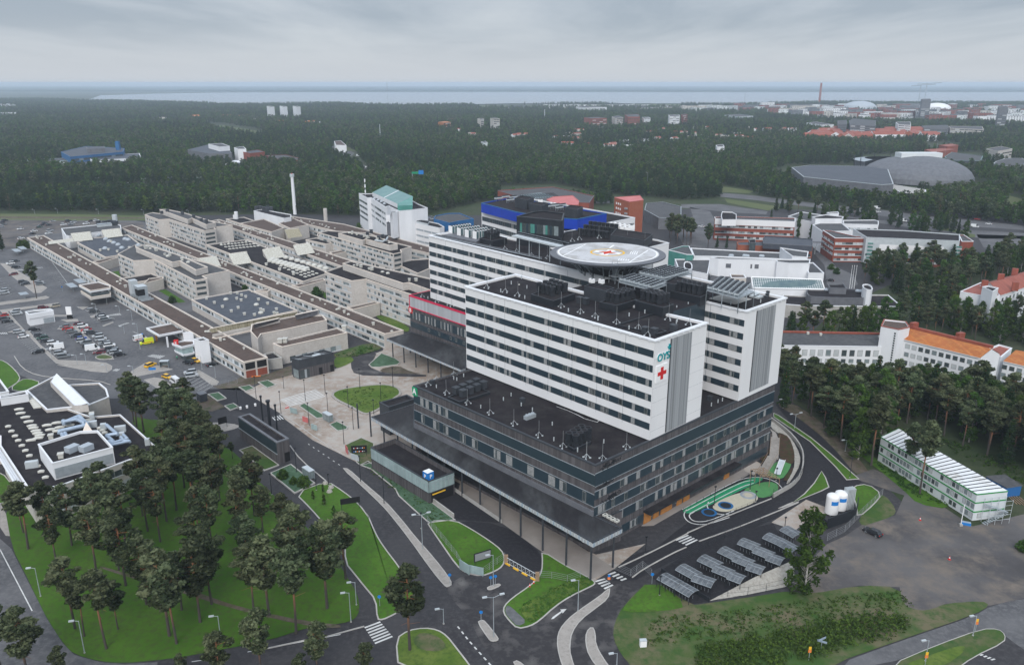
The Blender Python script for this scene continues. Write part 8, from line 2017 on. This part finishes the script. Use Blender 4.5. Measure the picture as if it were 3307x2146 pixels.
for o in list(scene.objects):
 if o.type=='MESH' and o.name.split('.')[0]=='wall' and o.parent:
  bb=[o.parent.matrix_basis@Vector(v.co)for v in o.data.vertices];z0=min(v.z for v in bb);q=[]
  for v in bb:
   t=(round(v.x,2),round(v.y,2))
   if t not in q:q.append(t)
  if len(q)>=3:NEARF.append(ccw(q))
fill('S: 60,1690 180,1640 520,1620 560,1520 600,1470 700,1560 800,1640 930,1730 1010,1860 960,1950 880,1900 700,1880 480,1840 250,1850 110,1830',32,['pine'],(13,18),5.0,'dark green pine in the dense upper part of the park lawn','dense pines of the park lawn',1.15)
fill('N1: 1480,600 1700,600 1900,900 2100,1200 1900,1540 1500,1400 1480,950',12,['pine'],(14,18),5,'dark green pine between the office building and the road','pines beside the office building',1.15)
RL={'pine':'orange-trunked pine in the wood on the right','birch':'bright green birch in the wood on the right','spruce':'dark pointed spruce in the wood on the right'}
fill('N5: 100,330 250,300 900,300 1700,340 2500,480 2500,380 1700,240 900,190 500,190 250,200',40,['pine','birch','pine'],(10.5,13),4.6,RL,'trees of the wood on the right',1.2)
fill('N5: 60,330 250,330 480,560 760,800 930,830 1000,520 1300,470 1700,690 2265,960 2500,900 2500,480 1700,340 900,300 250,300',92,['pine','pine','pine','birch','spruce'],(13,19),4.4,RL,'trees of the wood on the right',1.2)
fill('A8: 0,1330 60,1330 150,1400 200,1540 0,1544',5,['pine'],(13,15),5,RL,'trees of the wood on the right',1.2)
fill('A8: 100,1060 100,955 480,950 1000,905 1100,860 1300,740 1500,820 1850,850 2400,900 2400,1130 1900,1060 1200,990 900,1020',80,['birch','pine','spruce','birch'],(11,15),5.5,RL,'trees of the wood on the right',1.2)
fill('A8: 700,540 760,500 860,420 1250,400 1700,430 2059,300 2500,260 2500,380 2059,470 1560,640 1480,780 1150,760 1060,720 900,600',150,['birch','pine','spruce','pine'],(12,17),6.0,RL,'trees of the wood on the right',1.2)
for k,s,yt,lb in(('birch','N8: 1180,530',60,'tall birch with a white trunk beside the stone slope'),('pine','N5: 1320,1110',450,'tall orange-trunked pine in front of the cabin building'),('pine','N5: 1205,965',470,'dark pine left of it before the cabin building'),('pine','N5: 880,850',215,'dense tall pine at the left end of the cabin building'),
('pine','K3: 80,410',-60,'left pine of the row on the grey yard'),('pine','K3: 190,415',-40,'second pine of the row on the grey yard'),('pine','K3: 285,425',-30,'third pine of the row on the grey yard'),('pine','K3: 345,470',10,'fourth pine of the row on the grey yard'),('pine','K3: 400,470',20,'right pine of the row on the grey yard'),
('pine','K3: 700,505',130,'dark broad tree behind the green glass wing'),('spruce','K3: 850,515',310,'small pointed spruce right of the broad tree'),('spruce','K3: 1010,530',310,'pointed spruce alone on the grey yard'),('spruce','K3: 1800,560',440,'small dark tree before the brick pavilion'),
('poplar','L3: 485,192',65,'left columnar poplar at the brick school'),('poplar','L3: 530,185',70,'right columnar poplar at the brick school'),('birch','L3: 545,212',130,'round tree at the feet of the poplars'),('pine','L3: 40,248',125,'dark tree at the left end of the brick school'),('spruce','L3: 350,110',50,'dark conical tree behind the school roof'),
('birch','L3: 730,305',193,'tree before the brick school corner'),('pine','L3: 905,275',185,'first pine in front of the pale hall'),('pine','L3: 870,290',210,'pine left of the first one in front of the pale hall'),('pine','L3: 1040,262',215,'small pine before the middle of the pale hall'),('pine','L3: 1110,262',207,'pine before the pale hall windows'),('pine','L3: 1170,262',203,'pine before the right half of the pale hall'),
('pine','L3: 1235,262',195,'pine before the right stair tower'),('bush','L3: 645,350',322,'small round tree at the road bend'),('bush','L3: 672,372',342,'young bushy tree right of the road bend'),('spruce','L3: 1270,180',100,'pointed spruce beyond the pale hall roof'),
('bush','R4: 240,190',135,'round bush in the green court'),('bush','R2: 870,735',690,'leafy bushes beside the flat dark hall'),('bush','R2: 950,735',680,'leafy bush right of it beside the flat dark hall'),('bush','R3: 305,790',705,'dark round tree at the tall ward block'),('bush','R1: 20,400',335,'left green shrub by the first wing corner'),('bush','R1: 60,400',330,'green shrub at the first wing corner'),
('spruce','A4: 20,410',215,'dark spruce at the left edge by the shelters'),('bush','R3: 640,235',195,'shrub on the lawn by the white research block'),('bush','N2: 885,1110',1020,'small conifer in the juniper planter, left'),('bush','N2: 980,1160',1090,'small conifer in the juniper planter, middle'),('bush','N2: 1075,1180',1080,'small conifer in the juniper planter, right'),
('birch','N2: 1245,1230',1160,'young thin tree at the top of the grass strip'),('birch','N2: 1255,1350',1250,'young thin tree on the grass strip'),('birch','N2: 1155,1300',1220,'young sapling left on the grass strip'),('birch','N2: 1345,1450',1350,'young sapling low on the grass strip'),('bush','N8: 2370,300',240,'round shrub at the right edge of the gravel lot')):
 ptree(k,s,yt,lb)
fill('K3: 40,300 440,330 430,480 60,430',9,['pine'],(13,16),6,'dark pine of the small grove on the grey yard','grove on the grey yard',1.5)
fill('A3: 620,905 1300,955 1400,1060 1150,1060 900,965 640,945',30,['spruce','birch','pine'],(10,15),6,'tree between the motorway and the school roofs','trees along the motorway',1.3)
fill('A3: 1350,970 2000,1025 1980,1110 1450,1060',26,['spruce','birch'],(9,14),6,'tree between the motorway and the school roofs','trees along the motorway',1.3)
# low bushes of the wild bank, a hedge of undergrowth nobody could count
def scatter_leaves(name,poly,n,hgt,mats,seed,dens=.9,leaf=.3,lab=None):
 rs=np.random.default_rng(seed);P=W(poly);X0,X1,Y0,Y1=min(a for a,b in P),max(a for a,b in P),min(b for a,b in P),max(b for a,b in P);cl=[]
 while len(cl)<n:
  c=(rs.uniform(X0,X1),rs.uniform(Y0,Y1))
  if inp(c,P):h=rs.uniform(.5,1)*hgt;cl.append((c[0],c[1],h*.4,h*rs.uniform(.7,1.2),h*.6,0 if rs.random()<.5 else 1))
 me=leafmesh(name,cl,mats,rs,leaf,60*dens/max(.3,hgt*hgt));o=bpy.data.objects.new(name,me);scene.collection.objects.link(o);o['kind']='stuff'
scatter_leaves('undergrowth','N8: 600,830 800,790 1000,760 1300,700 1600,650 1740,680 1720,740 1500,800 1200,880 900,960 600,960',520,1.5,('leaf_d','leaf_l'),5)
scatter_leaves('tall_grass','N7: 1625,890 1650,840 1800,750 2000,660 2140,640 2165,680 2000,765 1880,840 1760,940 1690,985',200,.7,('leaf_l','leaf_l'),6,.6,.22)
scatter_leaves('ground_cover','N3: 20,985 530,1320 740,1475 530,1505 300,1300 N2: 1600,990',200,.4,('leaf_d','leaf_l'),7,.5,.2)
scatter_leaves('wild_flowers','N2: 1400,330 1780,280 1920,320 1740,470 1650,510 1520,450 1400,390',150,.8,('leaf_d','leaf_l'),8,.6,.2)
scatter_leaves('weeds','N8: 360,660 700,640 1300,560 1700,520 1780,610 1300,690 900,750 500,800 300,830',900,.5,('leaf_d','leaf_l'),9,.3,.25)
scatter_leaves('wood_undergrowth','N5: 900,850 1060,960 1190,1090 1600,1240 1500,1150 1100,900 950,780',80,.9,('leaf_d','leaf_l'),10,.6,.3)
scatter_leaves('wood_undergrowth','N5: 1500,600 1750,680 2265,900 2265,1040 1950,900 1600,720',80,1.1,('leaf_d','leaf_l'),12,.6,.3)
scatter_leaves('verge_shrubs','A5: 985,1290 1290,1180 1370,1225 1300,1255 1100,1300',60,1.0,('leaf_d','leaf_l'),13,.6,.3)
# the forest out to the bay: one mass of instanced trees
NP=np
def pip(X,Y,P):
 ins=NP.zeros(len(X),bool);n=len(P)
 for i in range(n):
  (ax,ay),(bx,by)=P[i],P[i-1]
  if ay==by:continue
  c=((ay>Y)!=(by>Y))&(X<(bx-ax)*(Y-ay)/(by-ay)+ax);ins^=c
 return ins
INC='S: -700,684 0,684 250,684 470,690 700,688 900,690 1100,700 1165,700 1180,718 1300,722 1400,690 1560,650 1900,668 2060,655 2120,665 2230,645 2330,640 2560,655 2650,690 2900,700 3307,740 3900,800 A3: 2380,185 1900,186 1500,186 1000,180 480,198 200,195 A2: 2000,195 1760,190 1500,195 1200,196 900,202 640,206 420,204 200,201 A1: 2380,192 2060,196 1830,198 1600,200 1400,192 1180,184 960,176 760,174 615,172 300,160 -1500,160'
EXC=['A3: 270,800 500,820 900,870 1400,920 1700,960 2380,1030 2380,1120 2000,1090 1500,1020 1100,960 600,900 270,860','A3: -50,870 270,870 620,925 590,980 100,1000',
'A3: 270,745 510,785 500,830 270,800','A1: 2300,470 2380,470 A2: 110,525 160,600 260,670 170,690 80,600 -20,560','A1: -50,745 100,750 700,758 1000,745 1540,750 1540,800 1000,812 700,800 0,800','A1: 1420,325 1560,325 1920,385 1800,425 1480,380','A3: 760,610 1450,600 1480,650 2250,760 2200,800 1700,820 1440,790 850,720 600,700 620,655','A3: 1240,540 1700,530 2100,520 2100,620 1760,640 1260,620',
'A2: 880,192 1700,200 2380,182 2380,215 1000,225','A3: 0,205 1000,200 1480,206 2380,235 2380,252 1500,245 800,236 0,250','A3: 560,262 800,240 1400,250 2000,262 2380,270 2380,340 2100,330 1800,322 1400,318 1000,300 700,285','A3: 840,430 1000,452 1300,445 1740,442 1740,410 1400,385 1350,395 1000,400','A3: 1680,455 1940,455 1940,500 1700,520','A2: 1100,760 1500,745 1780,800 1780,880 1100,870','A2: 1780,840 1900,820 2380,860 2380,1020 2000,960 1900,880',
'A2: 630,560 745,560 745,605 630,600','A3: 2200,970 2300,800 2380,830 2380,960','A2: 1990,735 2120,740 2120,775 1990,775','A1: 1060,285 1210,300 1180,325 1050,310','A2: 330,650 400,655 350,725 320,700']
rsf=NP.random.default_rng(12);pts=[];IW=W(INC);EW=[W(s)for s in EXC]
for(y0,y1,sep,sc)in((480,900,6.0,1.0),(900,1600,8.0,1.05),(1600,2900,12.0,1.25),(2900,6500,19.0,1.35)):
 xs=NP.arange(-y1*.72,y1*.72,sep);ys=NP.arange(y0,y1,sep);gx,gy=NP.meshgrid(xs,ys);gx=gx.ravel()+rsf.uniform(-.48,.48,gx.size)*sep;gy=gy.ravel()+rsf.uniform(-.48,.48,gy.size)*sep
 k=NP.abs(gx)<gy*.70;gx,gy=gx[k],gy[k];k=pip(gx,gy,IW)
 for P in EW:k&=~pip(gx,gy,P)
 gx,gy=gx[k],gy[k];k=NP.ones(len(gx),bool)
 for P in FOOT:
  q=inset(P,-5);qx=[a for a,b in q];qy=[b for a,b in q];m=(gx>min(qx))&(gx<max(qx))&(gy>min(qy)-26)&(gy<max(qy))
  if m.any():idx=NP.where(m)[0];bad=pip(gx[idx],gy[idx],q)|(pip(gx[idx],gy[idx]+12,q)&(rsf.random(len(idx))<.9))|(pip(gx[idx],gy[idx]+24,q)&(rsf.random(len(idx))<.6));k[idx[bad]]=False
 gx,gy=gx[k],gy[k];hmod=.8+.35*NP.sin(gx*.011+1.3*NP.sin(gy*.007))*NP.sin(gy*.013+NP.sin(gx*.009))
 s=sc*rsf.uniform(.72,1.15,len(gx))*(.85+.25*hmod);pts.append(NP.stack([gx,gy,s,rsf.random(len(gx))],1))
pts=NP.concatenate(pts)
# nearest of them stand as trees of their own along the forest edge
edge=[i for i in NP.argsort(pts[:,1])[:900]][::6][:96]
for i in edge:x,y,s_,q=pts[i];tree('birch' if q<.55 else('spruce' if q<.75 else 'pine'),(x,y),13.5*s_,{True:'broad green tree on the near edge of the long forest belt',False:'dark conifer on the near edge of the long forest belt'}[bool(q<.55)],'trees on the near edge of the forest belt')
pts=NP.delete(pts,edge,0)
print('forest trees',len(pts))
def lowtree(kind,seed):
 rs=NP.random.default_rng(seed);cl=[]
 for i in range(9):
  t=i/9;
  if kind=='con':z=3+10*t;env=2.6*(1-t)+.2;rx=.8+env*.35
  else:z=4+8.5*t;env=2.9*math.sin(math.pi*(.25+.7*t));rx=1.7-.5*t
  a=i*2.4;cl.append((env*.6*math.cos(a),env*.6*math.sin(a),z,rx,rx*.8,0 if rs.random()<.6 else 1))
 cl.append((0,0,7 if kind=='con' else 8,1.8,4.5,0))
 return leafmesh('forest_tree',cl,{'con':('spruce_d','pine_d'),'dec':('leaf_d','leaf_l'),'pin':('pine_d','pine_l')}[kind],rs,.85,13)
vm=bpy.data.meshes.new('forest');vm.vertices.add(len(pts));co=NP.zeros((len(pts),3),NP.float32);co[:,:2]=pts[:,:2];vm.vertices.foreach_set('co',co.ravel())
for nm,v in(('scl',pts[:,2]),('rnd',pts[:,3])):a=vm.attributes.new(nm,'FLOAT','POINT');a.data.foreach_set('value',v.astype(NP.float32))
vi=vm.attributes.new('vix','INT','POINT');mixv=(NP.sin(pts[:,0]*.01)+NP.sin(pts[:,1]*.008+2)+rsf.normal(0,.9,len(pts)));vi.data.foreach_set('value',NP.clip(NP.digitize(mixv,[-1.3,-.4,.3,1.0]),0,4).astype(NP.int32))
fo=bpy.data.objects.new('forest',vm);scene.collection.objects.link(fo);fo['kind']='stuff'
ng=bpy.data.node_groups.new('forest_nodes','GeometryNodeTree');ng.interface.new_socket('Geometry',in_out='INPUT',socket_type='NodeSocketGeometry');ng.interface.new_socket('Geometry',in_out='OUTPUT',socket_type='NodeSocketGeometry')
Nn,Ll=ng.nodes,ng.links;gi=Nn.new('NodeGroupInput');go_=Nn.new('NodeGroupOutput');ip=Nn.new('GeometryNodeInstanceOnPoints');jg=Nn.new('GeometryNodeGeometryToInstance')
srcs=[('con',1),('dec',2),('pin',3),('dec',4),('con',5)]
for kd,sd in reversed(srcs):
 so=bpy.data.objects.new('forest_tree_form',lowtree(kd,sd));oi=Nn.new('GeometryNodeObjectInfo');oi.inputs['Object'].default_value=so;oi.inputs['As Instance'].default_value=False;Ll.new(oi.outputs['Geometry'],jg.inputs[0])
def attr(n,t):a=Nn.new('GeometryNodeInputNamedAttribute');a.data_type=t;a.inputs['Name'].default_value=n;return a.outputs['Attribute']
ip.inputs['Pick Instance'].default_value=True;Ll.new(gi.outputs[0],ip.inputs['Points']);Ll.new(jg.outputs[0],ip.inputs['Instance']);Ll.new(attr('vix','INT'),ip.inputs['Instance Index']);Ll.new(attr('scl','FLOAT'),ip.inputs['Scale'])
mu=Nn.new('ShaderNodeMath');mu.operation='MULTIPLY';mu.inputs[1].default_value=6.283;Ll.new(attr('rnd','FLOAT'),mu.inputs[0]);cx_=Nn.new('ShaderNodeCombineXYZ');Ll.new(mu.outputs[0],cx_.inputs[2]);Ll.new(cx_.outputs[0],ip.inputs['Rotation'])
Ll.new(ip.outputs[0],go_.inputs[0]);md=fo.modifiers.new('forest','NODES');md.node_group=ng
# woods on the far side of the bay
g=G();g.flat([(-20000,W1(0,299)[1]+900),(20000,W1(0,299)[1]+900),(20000,YF-300),(-20000,YF-300)],14,'spruce_d');g.prism([(-20000,W1(0,299)[1]+900),(20000,W1(0,299)[1]+900),(20000,W1(0,299)[1]+905),(-20000,W1(0,299)[1]+905)],0,14,'spruce_d');g.build('far_woods',kind='structure')
# ---------------------------------------------------------------- haze
g=G();hz=bpy.data.materials.new('haze_air');hz.use_nodes=True;n_=hz.node_tree.nodes;n_.remove(n_['Principled BSDF']);pv=n_.new('ShaderNodeVolumePrincipled');pv.inputs['Density'].default_value=HAZE_D;pv.inputs['Color'].default_value=(.74,.86,1.0,1);pv.inputs['Anisotropy'].default_value=0.0
hz.node_tree.links.new(pv.outputs[0],n_['Material Output'].inputs['Volume']);g.prism([(-21000,-900),(21000,-900),(21000,YF+200),(-21000,YF+200)],-1,112,hz,hz,hz);g.build('haze',kind='stuff')
# each member of a small look-alike group is told apart by its place
def ordinal(n):return('first','second','third','fourth','fifth','sixth','seventh','eighth','ninth','tenth','eleventh','twelfth','thirteenth','fourteenth','fifteenth','sixteenth','seventeenth','eighteenth','nineteenth','twentieth')[n]
byl={}
for o in scene.objects:
 if o.parent is None and 'label' in o:byl.setdefault(o['label'],[]).append(o)
for lb,os_ in byl.items():
 if 1<len(os_)<=20:
  os_.sort(key=lambda o:pix(*o.location)[0])
  for i,o in enumerate(os_):o['label']='%s, %s from the left'%(lb,ordinal(i))
for o in scene.objects:
 if 'label' in o and len(o['label'].split())>16:print('LONG',o.name,o['label'])
